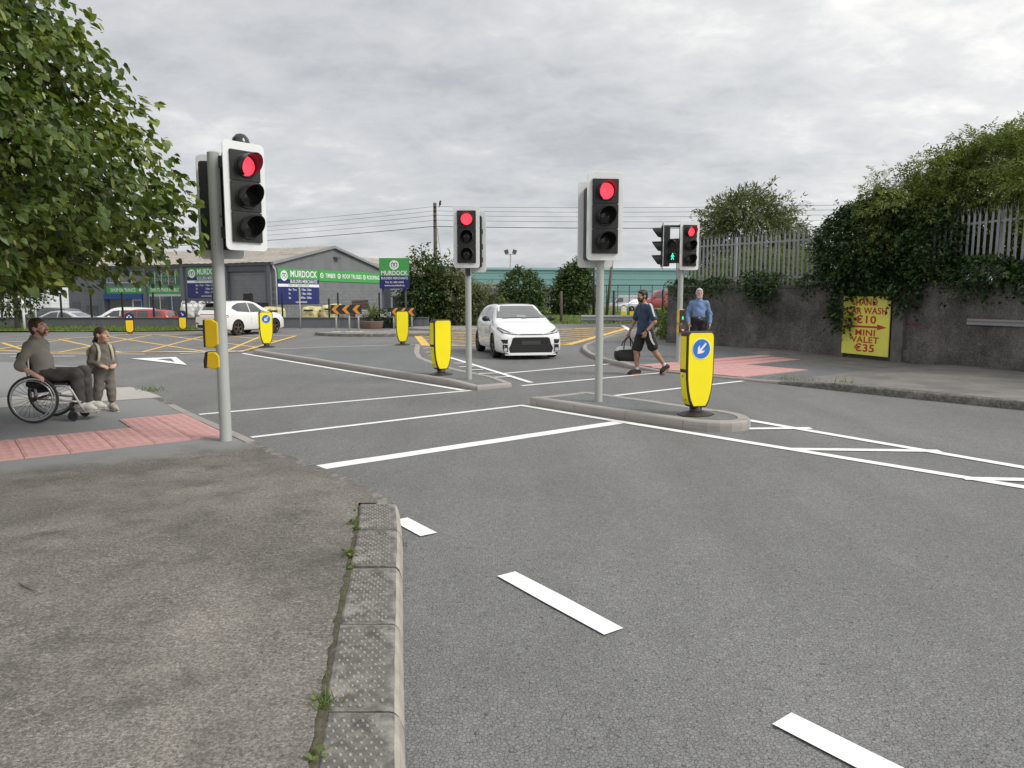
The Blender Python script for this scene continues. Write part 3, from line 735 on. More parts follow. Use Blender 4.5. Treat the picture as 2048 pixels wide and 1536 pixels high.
def leaves_geo(kind, pos, tip, nrm, size):
    V, F = leaf_tpl(kind); M = frames(tip, nrm)
    W = np.einsum('nij,kj->nki', M, V) * size[:, None, None] + pos[:, None, :]
    n, k = len(pos), len(V)
    return W.reshape(-1, 3), (F[None] + (np.arange(n) * k)[:, None, None]).reshape(-1, 3)
def unit(n):
    v = rng.normal(size=(n, 3)); return v / np.linalg.norm(v, axis=1, keepdims=True)
def twigs(starts, dirs, per, length, droop=.25, spread=.5):
    """leaf stations along short twigs: returns positions, tip directions, normals"""
    n = len(starts); t = np.tile(np.linspace(.15, 1, per), n); i = np.repeat(np.arange(n), per)
    L = (length * rng.uniform(.6, 1.3, n))[i]
    d = dirs[i]; p = starts[i] + d * (L * t)[:, None]; p[:, 2] -= droop * L * t * t
    p += rng.normal(scale=.03 * length / .3, size=p.shape)
    tip = d + unit(len(p)) * spread * 1.4; tip[:, 2] -= .45
    nr = unit(len(p)) * .75; nr[:, 2] += .9; nr += d * .35
    return p, tip, nr
def blob_points(lobes, n, shell=.55, bump=.22, freq=1.1, flat_bottom=None, seed=0):
    """points through a crown made of ellipsoid lobes (centre, radii): mostly near the outside, with an uneven outline"""
    vol = np.array([l[1][0] * l[1][1] + l[1][1] * l[1][2] + l[1][0] * l[1][2] for l in lobes]); pick = rng.choice(len(lobes), n, p=vol / vol.sum())
    c = np.array([l[0] for l in lobes], float)[pick]; r = np.array([l[1] for l in lobes], float)[pick]
    d = unit(n); q = d * 3.0
    w = np.array([mnoise.fractal(Vector(c[i] * .37 + q[i] * freq + seed), .8, 2.0, 3) for i in range(n)])
    s = (1 - (1 - shell) * rng.random(n) ** 1.7) * (1 + bump * w * 1.6)
    p = c + d * r * s[:, None]; out = d / r; out /= np.linalg.norm(out, axis=1, keepdims=True)
    # drop points that lie deep inside another lobe
    keep = np.ones(n, bool)
    for k, l in enumerate(lobes):
        q2 = np.linalg.norm((p - np.array(l[0])) / np.array(l[1]), axis=1); keep &= ~((q2 < shell * .85) & (pick != k))
    if flat_bottom is not None: keep &= p[:, 2] > flat_bottom
    return p[keep], out[keep]
def branch_mesh(base, lobes, n, r0, split=.45, sag=0.0):
    gs = []
    base = Vector(base)
    for k in range(n):
        l = lobes[k % len(lobes)]; d = Vector(unit(1)[0]); d.z = abs(d.z) * .6 if sag == 0 else d.z * .7
        end = Vector(l[0]) + Vector((d.x * l[1][0], d.y * l[1][1], d.z * l[1][2])) * .8
        st = base + Vector((0, 0, random.uniform(-.3, .5)))
        mid = st.lerp(end, .5) + Vector((random.uniform(-.2, .2), random.uniform(-.2, .2), random.uniform(.0, .25))) * (end - st).length * .4
        pts = [st, st.lerp(mid, .5) + Vector((0, 0, .05)), mid, mid.lerp(end, .5), end]
        gs.append(tube(pts, [r0 * x for x in (1, .7, .5, .3, .1)], 6))
    return join(*gs)
M_BARK = MT('bark', (.11, .095, .075), .95, .35, 8, .9, 30)
def plant(name, label, cat, base, lobes, n_twig, per, leaf, size, mat, length=.3, trunk=None, branches=10, br=.04, shell=.55, bump=.22, group=None, bottom=None, spread=.5, droop=.25, extra=None, freq=1.1):
    t = thing(name, label, cat, base, 0, group); b = np.array(base)
    lob = [(tuple(np.array(c) - b), r) for c, r in lobes]
    p, d = blob_points(lob, n_twig, shell, bump, freq, None if bottom is None else bottom - base[2], seed=float(base[0]))
    d = d + unit(len(d)) * .55; d[:, 2] += .12; d /= np.linalg.norm(d, axis=1, keepdims=True)
    P, T, N = twigs(p, d, per, length, droop, spread)
    sz = size * rng.uniform(.65, 1.25, len(P))
    V, F = leaves_geo(leaf, P, T, N, sz); o = mk_np('crown' if cat == 'tree' else 'foliage', V, F, mat, t, smooth=False); o['kind'] = 'stuff'
    g = branch_mesh((0, 0, trunk[1] if trunk else .15), lob, branches, br)
    mk('branches', g, M_BARK, t, smooth=True)
    if trunk:
        rr, hh = trunk; mk('trunk', tube([(0, 0, -.1), (.02, .0, hh * .35), (-.02, .03, hh * .7), (0, 0, hh * 1.1)], [rr * 1.25, rr, rr * .9, rr * .8], 12), M_BARK, t, smooth=True)
    return t, P, T, N, sz

# --- the lime tree that hangs into the picture from the left
M_LIME = LEAF('lime_leaf', (.020, .042, .010), (.090, .140, .027), (.275, .310, .080), .30, .42, 1.8)
M_BRACT = LEAF('lime_bract', (.22, .27, .08), (.34, .38, .14), (.45, .46, .20), .35, .5)
def lime_tree():
    base = np.array([-7.55, 7.05, .05]); root = thing('lime_tree', 'large leafy lime tree with pale hanging bracts overhanging the footpath', 'tree', tuple(base))
    zs = np.array([1.55, 1.85, 2.3, 2.9, 3.6, 4.4, 5.4, 6.4, 7.2]); rs = np.array([1.8, 3.2, 3.62, 3.80, 3.45, 3.0, 2.4, 1.5, .3])
    n = 17500
    z = rng.uniform(1.60, 7.1, n); a = rng.uniform(-math.pi, math.pi, n)
    # the side towards the road carries more leaf
    keep = rng.random(n) < np.where(np.cos(a + .35) > -.35, 1.0, .35); z, a = z[keep], a[keep]; n = len(z)
    w = np.array([mnoise.fractal(Vector((math.cos(a[i]) * 2.2, math.sin(a[i]) * 2.2, z[i] * 1.1 + 3.7)), .8, 2.1, 4) for i in range(n)])
    lay = .5 + .5 * np.sin(z * 4.6 + 2.2 * np.sin(a * 2.0) + 3 * w)                        # tiers of boughs with darker hollows between
    s = (1 - .42 * rng.random(n) ** 1.35) * (1 + .22 * w - .20 * (1 - lay))
    rr = np.interp(z, zs, rs) * s
    p = np.stack([np.cos(a) * rr, np.sin(a) * rr, z - base[2]], 1)
    d = np.stack([np.cos(a), np.sin(a), rng.uniform(-.45, .35, n)], 1) + unit(n) * .45; d /= np.linalg.norm(d, axis=1, keepdims=True)
    P, T, N = twigs(p, d, 6, .34, .35, .6)
    # long outer sprays that break the outline
    m = 240; a2 = rng.uniform(-1.6, 1.2, m); z2 = rng.uniform(1.80, 6.6, m); r2 = np.interp(z2, zs, rs) * rng.uniform(.94, 1.02, m)
    p2 = np.stack([np.cos(a2) * r2, np.sin(a2) * r2, z2 - base[2]], 1); d2 = np.stack([np.cos(a2), np.sin(a2), rng.uniform(-.1, .45, m)], 1) + unit(m) * .2; d2 /= np.linalg.norm(d2, axis=1, keepdims=True)
    P2, T2, N2 = twigs(p2, d2, 12, .52, .35, .6)
    P, T, N = np.concatenate([P, P2]), np.concatenate([T, T2]), np.concatenate([N, N2])
    ok = P[:, 2] + base[2] > 1.70; P, T, N = P[ok], T[ok], N[ok]                          # pruned to head height over the path
    T[:, 2] -= .35
    sz = .084 * rng.uniform(.55, 1.3, len(P))
    # three hundred of the nearest leaves stand as pieces of their own
    W = P + base; view = (W[:, 0] / W[:, 1] > -.69) & (W[:, 1] > 1)
    dist = np.where(view, np.linalg.norm(W - np.array([0, 0, CAM_H]), axis=1), 1e9); near = np.argsort(dist)[:300]
    mask = np.ones(len(P), bool); mask[near] = False
    V, F = leaves_geo('heart', P[mask], T[mask], N[mask], sz[mask])
    o = mk_np('crown', V, F, M_LIME, root, smooth=False); o['kind'] = 'stuff'
    Vt, Ft = leaf_tpl('heart'); lf0 = None; M3 = frames(T[near], N[near])
    for k, i in enumerate(near):
        if lf0 is None: lf = lf0 = mk_np('leaf', Vt, Ft, M_LIME, root, smooth=False)
        else: lf = inst(lf0, 'leaf', root)
        m4 = Matrix([list(M3[k][r]) for r in range(3)]).to_4x4(); lf.matrix_local = Matrix.Translation(Vector(P[i])) @ m4 @ Matrix.Scale(float(sz[i]), 4)
    ib = rng.choice(len(P), 5200, replace=False); Tb = T[ib] * .3 + unit(len(ib)) * .35; Tb[:, 2] -= 1.0
    V, F = leaves_geo('bract', P[ib] + unit(len(ib)) * .04, Tb, unit(len(ib)) + [.4, -.6, .3], .105 * rng.uniform(.6, 1.2, len(ib)))
    ob = mk_np('bracts', V, F, M_BRACT, root, smooth=False); ob['kind'] = 'stuff'
    gs = [tube([(0, 0, -.2), (.03, .02, 1.0), (-.03, .0, 2.2), (0, .05, 3.6), (.05, 0, 5.4), (0, 0, 6.6)], [.24, .18, .16, .13, .08, .03], 14)]
    mk('trunk', gs[0], M_BARK, root, smooth=True)
    bs = []
    for k in range(46):
        z0 = random.uniform(1.5, 5.2); aa = random.uniform(-math.pi, math.pi); L = float(np.interp(z0 + .3, zs, rs)) * .93
        end = Vector((math.cos(aa) * L, math.sin(aa) * L, z0 + random.uniform(-.4, .7))); st = Vector((0, 0, z0))
        mid = st.lerp(end, .55) + Vector((random.uniform(-.2, .2), random.uniform(-.2, .2), .28))
        bs.append(tube([st, st.lerp(mid, .5), mid, mid.lerp(end, .5) + Vector((0, 0, .05)), end], [.06, .042, .028, .016, .005], 6))
        for q in range(4):
            t0 = random.uniform(.35, .9); s0 = st.lerp(end, t0) + Vector((0, 0, .12)); e0 = s0 + Vector((math.cos(aa + random.uniform(-1.2, 1.2)), math.sin(aa + random.uniform(-1.2, 1.2)), random.uniform(-.3, .5))) * random.uniform(.4, .9)
            bs.append(tube([s0, s0.lerp(e0, .5) + Vector((0, 0, .04)), e0], [.014, .010, .004], 5))
    mk('branches', join(*bs), M_BARK, root, smooth=True)
lime_tree()

# --- right-hand side: wall-top growth
M_IVY = LEAF('ivy_leaf', (.012, .032, .009), (.030, .066, .017), (.075, .130, .034), .15, .38, 1.8)
M_ELDER = LEAF('elder_leaf', (.050, .085, .018), (.125, .170, .036), (.29, .315, .10), .36, .5, 1.2)
M_SHRUB = LEAF('shrub_leaf', (.045, .085, .018), (.10, .16, .035), (.24, .28, .08), .35, .5, 1.0)
M_DARKBUSH = LEAF('dark_bush_leaf', (.022, .048, .013), (.055, .096, .024), (.125, .170, .048), .20, .5, 1.1)
M_DRYBUSH = LEAF('dry_bush_leaf', (.060, .070, .028), (.120, .135, .055), (.22, .225, .105), .2, .6, 1.1)
M_FARTREE = LEAF('far_tree_leaf', (.052, .075, .034), (.115, .148, .060), (.22, .245, .115), .24, .55, .9)
plant('ivy_mound', 'dark ivy mound smothering the fence and hanging over the yellow sign', 'ivy', (9.55, 19.5, 2.0),
      [((9.45, 19.5, 3.05), (.75, 1.25, 1.15)), ((9.1, 20.3, 3.0), (.7, .8, 1.0)), ((10.0, 18.1, 2.9), (.7, .95, .9)), ((9.36, 19.40, 2.40), (.38, .85, .45)), ((9.02, 20.05, 1.45), (.26, .28, .72)), ((9.62, 18.15, 1.9), (.26, .35, .5)), ((10.3, 16.5, 2.15), (.35, 1.0, .28)), ((10.75, 15.0, 2.1), (.35, 1.0, .22))],
      7600, 6, 'ivy', .085, M_IVY, .26, None, 8, .03, .75, .20, spread=.8, droop=.6, freq=1.6)
plant('elder_bush', 'tall elder bush with cream flower heads leaning over the palisade fence', 'bush', (12.6, 18.6, 1.2),
      [((12.6, 18.9, 3.9), (3.3, 1.8, 1.55)), ((10.6, 18.9, 3.75), (1.7, 1.1, .75)), ((14.0, 17.8, 4.6), (2.6, 2.0, 1.25)), ((12.0, 18.2, 4.6), (1.6, 1.3, .85)), ((11.6, 16.0, 3.9), (1.0, 1.2, .55))],
      7200, 5, 'pinnate', .20, M_ELDER, .40, None, 40, .04, .55, .24, spread=.55, droop=.3)
M_FLOWER = MT('elder_flower', (.62, .60, .42), .8, .15, 30)
eb = bpy.data.objects['elder_bush']
for k in range(34):
    c = random.choice([((12.6, 18.9, 3.9), (3.3, 1.8, 1.55)), ((14.0, 17.8, 4.6), (2.6, 2.0, 1.25)), ((10.6, 18.9, 3.75), (1.7, 1.1, .75))]); d = unit(1)[0]; d[1] = -abs(d[1]); d[2] = abs(d[2]) * .9
    p = np.array(c[0]) + d * np.array(c[1]) * .98 - np.array([12.6, 18.6, 1.2]); q = 9
    V, F = leaves_geo('oval', p + rng.normal(scale=(.045, .045, .012), size=(q, 3)), unit(q) * [1, 1, .2], np.tile([0, -.2, 1.0], (q, 1)) + unit(q) * .2, np.full(q, .05))
    mk_np('flower_head', V, F, M_FLOWER, eb, smooth=False)['kind'] = 'stuff'
plant('fence_shrub', 'pale green shrub growing through the palisade fence beside the big tree', 'bush', (9.2, 26.4, 1.0),
      [((8.6, 26.0, 2.4), (1.6, 1.2, .85)), ((7.6, 25.6, 2.2), (1.0, .8, .6)), ((9.9, 24.0, 2.3), (1.2, 1.2, .8)), ((7.0, 26.5, 2.1), (.9, .9, .5))],
      900, 5, 'pinnate', .20, M_SHRUB, .40, None, 16, .03, .45, .35)
plant('wall_creeper', 'dark creeper trailing over the wall coping below the open fence', 'ivy', (7.4, 22.7, 1.8),
      [((7.62, 22.55, 2.08), (.65, .70, .24)), ((6.60, 23.80, 2.03), (.5, .6, .14)), ((7.55, 22.25, 1.75), (.30, .30, .24)), ((8.6, 21.15, 2.08), (.4, .4, .14)), ((5.8, 24.7, 2.0), (.5, .5, .18))],
      1300, 5, 'ivy', .085, M_IVY, .22, None, 6, .02, .6, .25, spread=.8, droop=.6, freq=1.6)
plant('round_tree', 'broad round-headed tree standing behind the palisade fence', 'tree', (13.0, 41.0, -.9),
      [((12.9, 41, 5.0), (2.7, 2.5, 2.2)), ((11.6, 40.6, 4.0), (1.6, 1.6, 1.5)), ((14.4, 41, 4.2), (1.7, 1.7, 1.6)), ((12.6, 40.6, 6.1), (1.5, 1.5, 1.15)), ((15.5, 41, 3.2), (1.2, 1.2, 1.2)), ((13.5, 40, 3.0), (2.2, 1.2, 1.4))],
      6800, 5, 'lance', .24, M_FARTREE, .42, (.22, 3.0), 24, .09, .5, .28)
# --- centre background bushes
BG = 'bushes beyond the far side of the road'
plant('tall_bush', 'tall dark bush beside the freestanding green and blue sign', 'bush', (-5.1, 45.0, -.3),
      [((-5.2, 45, 2.0), (1.15, 1.2, 2.2)), ((-5.6, 44.6, 1.2), (.8, .9, 1.6)), ((-4.3, 44.6, 1.6), (.9, .9, 2.0))], 2550, 5, 'oval', .17, M_DARKBUSH, .42, (.1, .8), 12, .05, .55, .30, BG)
plant('dry_bush', 'faded olive bush sloping down behind the middle traffic signal', 'bush', (-3.4, 44.6, -.1),
      [((-3.6, 44.8, 1.5), (.95, 1.1, 2.15)), ((-2.9, 44.5, 1.1), (1.0, 1.0, 1.5)), ((-1.9, 44.6, .8), (1.1, 1.0, 1.35)), ((-1.0, 44.8, .5), (.8, .8, .9))], 2850, 5, 'lance', .24, M_DRYBUSH, .45, (.1, .6), 12, .05, .55, .28, BG)
plant('round_bush', 'rounded dark green bush in front of the grey corrugated fence', 'bush', (.75, 57.5, .1),
      [((.75, 57.5, 1.9), (1.65, 1.5, 1.75)), ((.5, 57.2, 1.0), (1.65, 1.5, 1.1))], 2250, 5, 'oval', .19, M_DARKBUSH, .40, (.1, .7), 10, .05, .6, .16, BG)
plant('pointed_bush', 'dark bush with a pointed top beside the leaning utility pole', 'bush', (4.75, 59.0, .1),
      [((4.75, 59, 1.7), (1.55, 1.4, 1.6)), ((4.9, 59, 2.9), (1.1, 1.0, 1.25)), ((5.3, 59, 3.7), (.45, .45, .75))], 2400, 5, 'oval', .19, M_DARKBUSH, .45, (.1, .7), 10, .05, .55, .28, BG)
plant('wall_end_hedge', 'low green hedge at the far end of the concrete wall', 'hedge', (5.6, 27.3, .05),
      [((5.9, 27.4, .7), (.5, 1.0, .75)), ((6.5, 29.5, .6), (.6, 1.6, .7)), ((7.6, 32.5, .6), (.7, 2.0, .7))], 700, 5, 'oval', .13, M_SHRUB, .25, None, 6, .02, .6, .2)
plant('young_tree', 'slim young tree on the grass verge by the low grey wall', 'tree', (-24.4, 36.6, .03),
      [((-24.4, 36.6, 2.2), (1.3, 1.1, 1.1)), ((-24.2, 36.6, 3.6), (1.6, 1.3, 1.4)), ((-24.6, 36.4, 1.5), (.9, .8, .6))], 800, 5, 'oval', .16, M_DARKBUSH, .4, (.12, 1.6), 10, .04, .45, .3)
plant('wall_ivy', 'small ivy clump climbing over the end of the low grey wall', 'ivy', (-6.6, 39.7, .3),
      [((-6.7, 39.75, .65), (1.1, .25, .30)), ((-5.9, 39.75, .45), (.5, .25, .45))], 320, 5, 'ivy', .11, M_IVY, .22, None, 3, .015, .5, .3)

# --- grass blades and weeds
M_BLADE = LEAF('grass_blade', (.075, .12, .025), (.13, .19, .045), (.23, .27, .09), .35, .6, 3.0)
def blades(pos, h, lean=.5, w=.10):
    n = len(pos); tip = np.stack([rng.normal(scale=lean, size=n), rng.normal(scale=lean, size=n), np.ones(n)], 1)
    V0 = np.array([(-w / 2, 0, 0), (w / 2, 0, 0), (w / 3, .55, .04), (-w / 3, .55, .04), (0, 1, .16)]); F0 = np.array([(0, 1, 2), (0, 2, 3), (3, 2, 4)])
    M = frames(tip, unit(n) * [1, 1, .1]); W = np.einsum('nij,kj->nki', M, V0) * h[:, None, None] + pos[:, None, :]
    return W.reshape(-1, 3), (F0[None] + (np.arange(n) * 5)[:, None, None]).reshape(-1, 3)
pts = []
while len(pts) < 9000:
    x, y = random.uniform(-34, -12.2), random.uniform(34.7, 39.85)
    if inside(VERGE, x, y): pts.append((x, y, verge_z(x, y) - .01))
pts = np.array(pts); V, F = blades(pts, rng.uniform(.06, .20, len(pts)), .5, .25)
o = mk_np('verge_grass', V, F, M_BLADE, None, smooth=False); o['kind'] = 'stuff'; tag(o, 'short rough grass on the verge before the low wall', 'grass')
pts = []
for _ in range(12000):
    y = 46.3 + random.random() ** 1.6 * 24; x = random.uniform(-5.5, 16)
    if y > 48 or x < 9: pts.append((x, y, field_z(x, y) - .01))
pts = np.array(pts); V, F = blades(pts, rng.uniform(.07, .22, len(pts)), .5, .3)
o = mk_np('field_grass', V, F, M_BLADE, None, smooth=False); o['kind'] = 'stuff'; tag(o, 'mown grass on the open bank beyond the crash barrier', 'grass')
def tuft(label, x, y, z, n, h, spread, group=None, leafy=False, mat=None):
    P = np.stack([rng.normal(scale=spread, size=n), rng.normal(scale=spread, size=n), np.zeros(n)], 1)
    t = thing('weed_tuft', label, 'weed', (x, y, z), 0, group)
    V, F = blades(P, h * rng.uniform(.5, 1.2, n), .7, .09); mk_np('blades', V, F, mat or M_BLADE, t, smooth=False)['kind'] = 'stuff'
    if leafy:
        m = n // 2; V, F = leaves_geo('oval', P[:m] + unit(m) * [.02, .02, 0] + [0, 0, h * .5], unit(m), unit(m) + [0, 0, 1.2], np.full(m, .028)); mk_np('leaves', V, F, M_SHRUB, t, smooth=False)['kind'] = 'stuff'
    return t
def gp(u, v, z): p = G(u, v, z); return p.x, p.y, z
tuft('bright grass tuft in the joint behind a studded kerb slab', *gp(648, 1410, .112), 46, .060, .022)
tuft('leafy weed growing where the studded kerb slabs end', *gp(708, 1050, .112), 26, .050, .020, None, True)
tuft('small green weed in the kerb joint midway along the slabs', *gp(700, 1108, .112), 22, .045, .018, None, True)
tuft('pale star-shaped weed low in the kerb joint', *gp(684, 1192, .108), 12, .030, .012)
tuft('thin weed growing at the foot of the kerb face', *gp(806, 1092, .0), 12, .07, .012)
for k in range(16):                                                        # moss and seedlings along the dirty joint
    y = 2.0 + 3.2 * random.random(); x = lk_x(y) - .280
    tuft('tiny moss and seedlings in the dirty joint behind the kerb slabs', x, y, .109, 14, .016 + .014 * random.random(), .014, 'moss along the kerb joint', k % 2 == 0)
for k, (u, v) in enumerate(((1575, 764), (1605, 768), (1625, 771), (1660, 775), (1690, 779), (1706, 781))):
    tuft('green weeds lining the foot of the right-hand kerb', *gp(u, v, .0), 40, .15 if k != 4 else .24, .10, 'weeds along the right kerb', True)
tuft('dark weeds at the kerb foot away from the other weeds', *gp(1835, 795, 0), 30, .10, .09)
tuft('grass tuft at the edge of the pale drive slab', *gp(303, 783, .08), 60, .13, .11)
tw = [gp(38, 1166, .125), gp(50, 1174, .125), gp(62, 1179, .125), gp(72, 1183, .13)]
tag(mk('twig', tube([(a - tw[0][0], b - tw[0][1], c - .12) for a, b, c in tw], [.003, .0035, .003, .002], 6), M_BARK, loc=(tw[0][0], tw[0][1], .122)), 'thin dark twig lying on the footpath concrete', 'twig')
# planter with a small palm at the foot of the low wall
pl = thing('planter', 'round brown planter holding a spiky palm beside the low wall', 'planter', (-7.4, 39.2, .0))
mk('tub', lathe([(.0, 0), (.50, 0), (.56, .1), (.62, .38), (.60, .40), (.55, .38), (.5, .30), (.0, .30)], 20), MT('planter_clay', (.20, .13, .095), .85, .2, 5), pl, smooth=True, auto=40)
palm = thing('palm_plant', 'spiky young palm with arching yellow-green fronds in the brown planter', 'palm', (-7.4, 39.2, .30))
mk('stem', tube([(0, 0, -.05), (0, 0, .25)], [.09, .07], 10), M_BARK, palm, smooth=True)
for k in range(26):
    a = random.uniform(0, 6.28); e = random.uniform(.35, 1.35); L = random.uniform(.7, 1.15); d = Vector((math.cos(a) * math.cos(e), math.sin(a) * math.cos(e), math.sin(e)))
    pts_ = [Vector((0, 0, .22)) + d * L * t + Vector((0, 0, -.28 * L * t * t * (1.4 - e * .6))) for t in (0, .3, .6, .85, 1)]
    sd = Vector((-math.sin(a), math.cos(a), 0)); V, F = [], []
    for q, (p, w) in enumerate(zip(pts_, (.02, .055, .06, .035, .004))): V += [tuple(p + sd * w), tuple(p + Vector((0, 0, -.02))), tuple(p - sd * w)]
    for q in range(4): F += [(3*q, 3*q+1, 3*q+4, 3*q+3), (3*q+1, 3*q+2, 3*q+5, 3*q+4)]
    mk('frond', (V, F), M_SHRUB if k % 3 else M_DRYBUSH, palm)
# ================================================================== WALLS, FENCES, BUILDINGS
def wall_conc():
    m, t, b = newmat('stained_wall_concrete'); nb = NB(t); v = coords(nb)
    vs = coords(nb, (3.2, 3.2, .55))
    c = nb.ramp(nb.noise(v, 1.4, 6, .65), [(.30, (.068, .064, .060)), (.5, (.130, .123, .115)), (.72, (.215, .203, .188))])
    st = nb.ramp(nb.noise(vs, 1.5, 5, .6), [(.45, 0.0), (.75, .5)]); c = nb.mix(st, c, (.080, .077, .074))
    gr = nb.ramp(nb.noise(v, 26, 5, .75), [(.3, .5), (.52, 1.0), (.75, 1.8)]); c = nb.mix(1.0, c, gr, 'MULTIPLY')
    fl = nb.ramp(nb.noise(v, 9, 6, .82), [(.58, 0.0), (.70, .75)]); c = nb.mix(fl, c, (.33, .315, .285))
    t.links.new(c, b.inputs['Base Color']); b.inputs['Roughness'].default_value = .95; b.inputs['Specular IOR Level'].default_value = .2
    t.links.new(nb.bump(nb.noise(v, 24, 5, .75), .6, .02), b.inputs['Normal']); return m
M_WALL = wall_conc()
M_PIER = MT('pier_concrete', (.165, .155, .143), .92, .2, 4, .5, 40, dirt=(.08, .075, .07), dscale=2.5)
M_COPE = MT('wall_coping', (.085, .075, .066), .95, .3, 5, .6, 30)
M_STEEL = MT('galvanised_pale', (.33, .34, .35), .5, .12, 8, .1, 50, metal=.35)
def along(a, b, z0, z1, t0, t1, sag=0):
    """a wall slab between two plan points; t0..t1 is its depth, measured to the right of a->b"""
    d = (b - a).normalized(); n = Vector((d.y, -d.x)); V = []
    for z in (z0, z1):
        for p, t in ((a, t0), (b, t0), (b, t1), (a, t1)): q = p + n * t; V.append((q.x, q.y, z))
    return V, [(0, 1, 2, 3)[::-1] if False else (3, 2, 1, 0), (4, 5, 6, 7), (0, 1, 5, 4), (1, 2, 6, 5), (2, 3, 7, 6), (3, 0, 4, 7)]
w_root = thing('concrete_wall', 'stained dark grey concrete boundary wall along the right footpath', 'wall', (9.3, 19.3, 0))
def wmk(name, g, mat, bev=0, root=w_root):
    L = root.location; return mk(name, ([(x - L.x, y - L.y, z - L.z) for x, y, z in g[0]], g[1]), mat, root, bevel=bev)
segs = [(WALL[0], WALL[1]), (WALL[1], WALL[2]), (WALL[2], WALL[3]), (WALL[3], WALL[4]), (WALL[4], WALL[5])]
for i, (a, b) in enumerate(segs):
    wmk('wall_panel', along(a, b, -.05, 1.90, -.0 if i != 2 else .02, .26), M_WALL if i != 2 else M_PIER)
    wmk('coping', along(a, b, 1.90, 1.985, -.03, .30), M_COPE, .012)
    if i != 2: wmk('plinth', along(a, b, -.05, .36, -.045, -.002), M_WALL, .01)
for p, q in ((WALL[2], WALL[3]), (WALL[3], WALL[2])):
    d = (q - p).normalized(); a = p - d * .16; b = p + d * .20
    if p is WALL[3]: a, b = b, a
    wmk('pier', along(a, b, -.05, 1.93, -.10, .24), M_PIER, .015)
# grey retouching bar and red retouching line, both added as strips on the wall
dW = (WALL[1] - WALL[2]).normalized(); rs0 = WALL[2] + dW * 1.95
st = thing('retouch_bar', 'pale grey retouching bar added flat along the concrete wall', 'rail', (rs0.x, rs0.y, 1.1))
wmk('strip', along(WALL[1] - dW * -3.0, rs0, 1.035, 1.165, -.05, -.002), MT('retouch_grey', (.30, .30, .30), .6, .06), .004, st)
wmk('inset', along(WALL[1] - dW * -.45, rs0 - dW * -.02, 1.098, 1.125, -.058, -.048), MT('retouch_dark', (.17, .18, .175), .6, .06), 0, st)
rl = WALL[2] + dW * .62
M_RED = MT('sign_red', (.58, .040, .045), .6, .12, 8)
tag(mk('red_retouch_line', along(WALL[2] + dW * .62 - Vector((9.3, 19.3)), WALL[2] + dW * -.02 - Vector((9.3, 19.3)), .97, 1.0, -.016, -.002), MT('retouch_red', (.20, .035, .03), .8, .2, 8), loc=(9.3, 19.3, 0)), 'thin red retouching line on the wall continuing from the yellow sign', 'streak')
# raised bank behind the wall
def bank_z(x, y):
    d = min(edge_dist([(p.x, p.y), (q.x, q.y)], x, y) for p, q in segs); return 1.78 - 2.3 * sstep(3.5, 12.0, d)
sheet('bank', [(p.x + .2 * 1.0, p.y + .12) for p in WALL] + [(9.0, 34), (30, 34), (30, 6), (13.5, 5.5)], bank_z, 1.3, M_GRASS_G)
# palisade fence
def fence_line(off=.36):
    P = [WALL[0], WALL[1], WALL[2], WALL[3], WALL[4], WALL[5]]; out = []
    for i, p in enumerate(P):
        t = (P[min(i + 1, 5)] - P[max(0, i - 1)]).normalized(); out.append(p + Vector((t.y, -t.x)) * off)
    return out
FL = fence_line(); FS = [0.0]
for a, b in zip(FL, FL[1:]): FS.append(FS[-1] + (b - a).length)
def fat(s):
    for i in range(len(FL) - 1):
        if s <= FS[i + 1] or i == len(FL) - 2:
            t = (s - FS[i]) / (FS[i + 1] - FS[i]); d = (FL[i + 1] - FL[i]).normalized(); return FL[i].lerp(FL[i + 1], t), math.atan2(d.y, d.x)
fence = thing('palisade_fence', 'grey steel palisade fence with split spiked tops on the wall', 'fence', (FL[3].x, FL[3].y, 1.78))
def pale_mesh():
    prof = [(-.034, 0), (-.016, -.014), (0, -.004), (.016, -.014), (.034, 0)]; V, F = [], []; n = len(prof)
    levels = [(.20, 1), (1.62, 1), (1.70, .8)]
    for z, k in levels:
        V += [(x * k, y, z) for x, y in prof]; V += [(x * k, y + .004, z) for x, y in prof]
    for l in range(len(levels) - 1):
        o, o2 = l * 2 * n, (l + 1) * 2 * n
        for i in range(n - 1): F += [(o + i, o + i + 1, o2 + i + 1, o2 + i), (o + n + i + 1, o + n + i, o2 + n + i, o2 + n + i + 1)]
        F += [(o + n, o, o2, o2 + n), (o + n - 1, o + 2 * n - 1, o2 + 2 * n - 1, o2 + n - 1)]
    for s in (-1, 0, 1):                                                    # three prongs
        o = len(V); x = s * .022
        V += [(x - .008, -.006, 1.69), (x + .008, -.006, 1.69), (x, .004, 1.69), (x * 1.9 - .004, -.006 - (.03 if s else -.02), 1.82), (x * 1.9 + .004, -.006 - (.03 if s else -.02), 1.82), (x * 2.1, -.002 - (.045 if s else -.03), 1.87)]
        F += [(o, o + 1, o + 4, o + 3), (o + 1, o + 2, o + 4), (o + 2, o, o + 3), (o + 2, o + 3, o + 4), (o + 3, o + 4, o + 5)]
    return V, F
pale0 = None; s = 4.2; PL = fence.location
k = 0
while s < FS[-1] - .05:
    p, a = fat(s); loc = (p.x - PL.x, p.y - PL.y, random.uniform(-.012, .012)); rot = (random.uniform(-.01, .01), random.uniform(-.012, .012), a + math.pi)
    if pale0 is None: pale0 = mk('pale', pale_mesh(), M_STEEL, fence, loc=loc, rot=rot)
    else: inst(pale0, 'pale', fence, loc, rot)
    s += .153; k += 1
s = 4.1
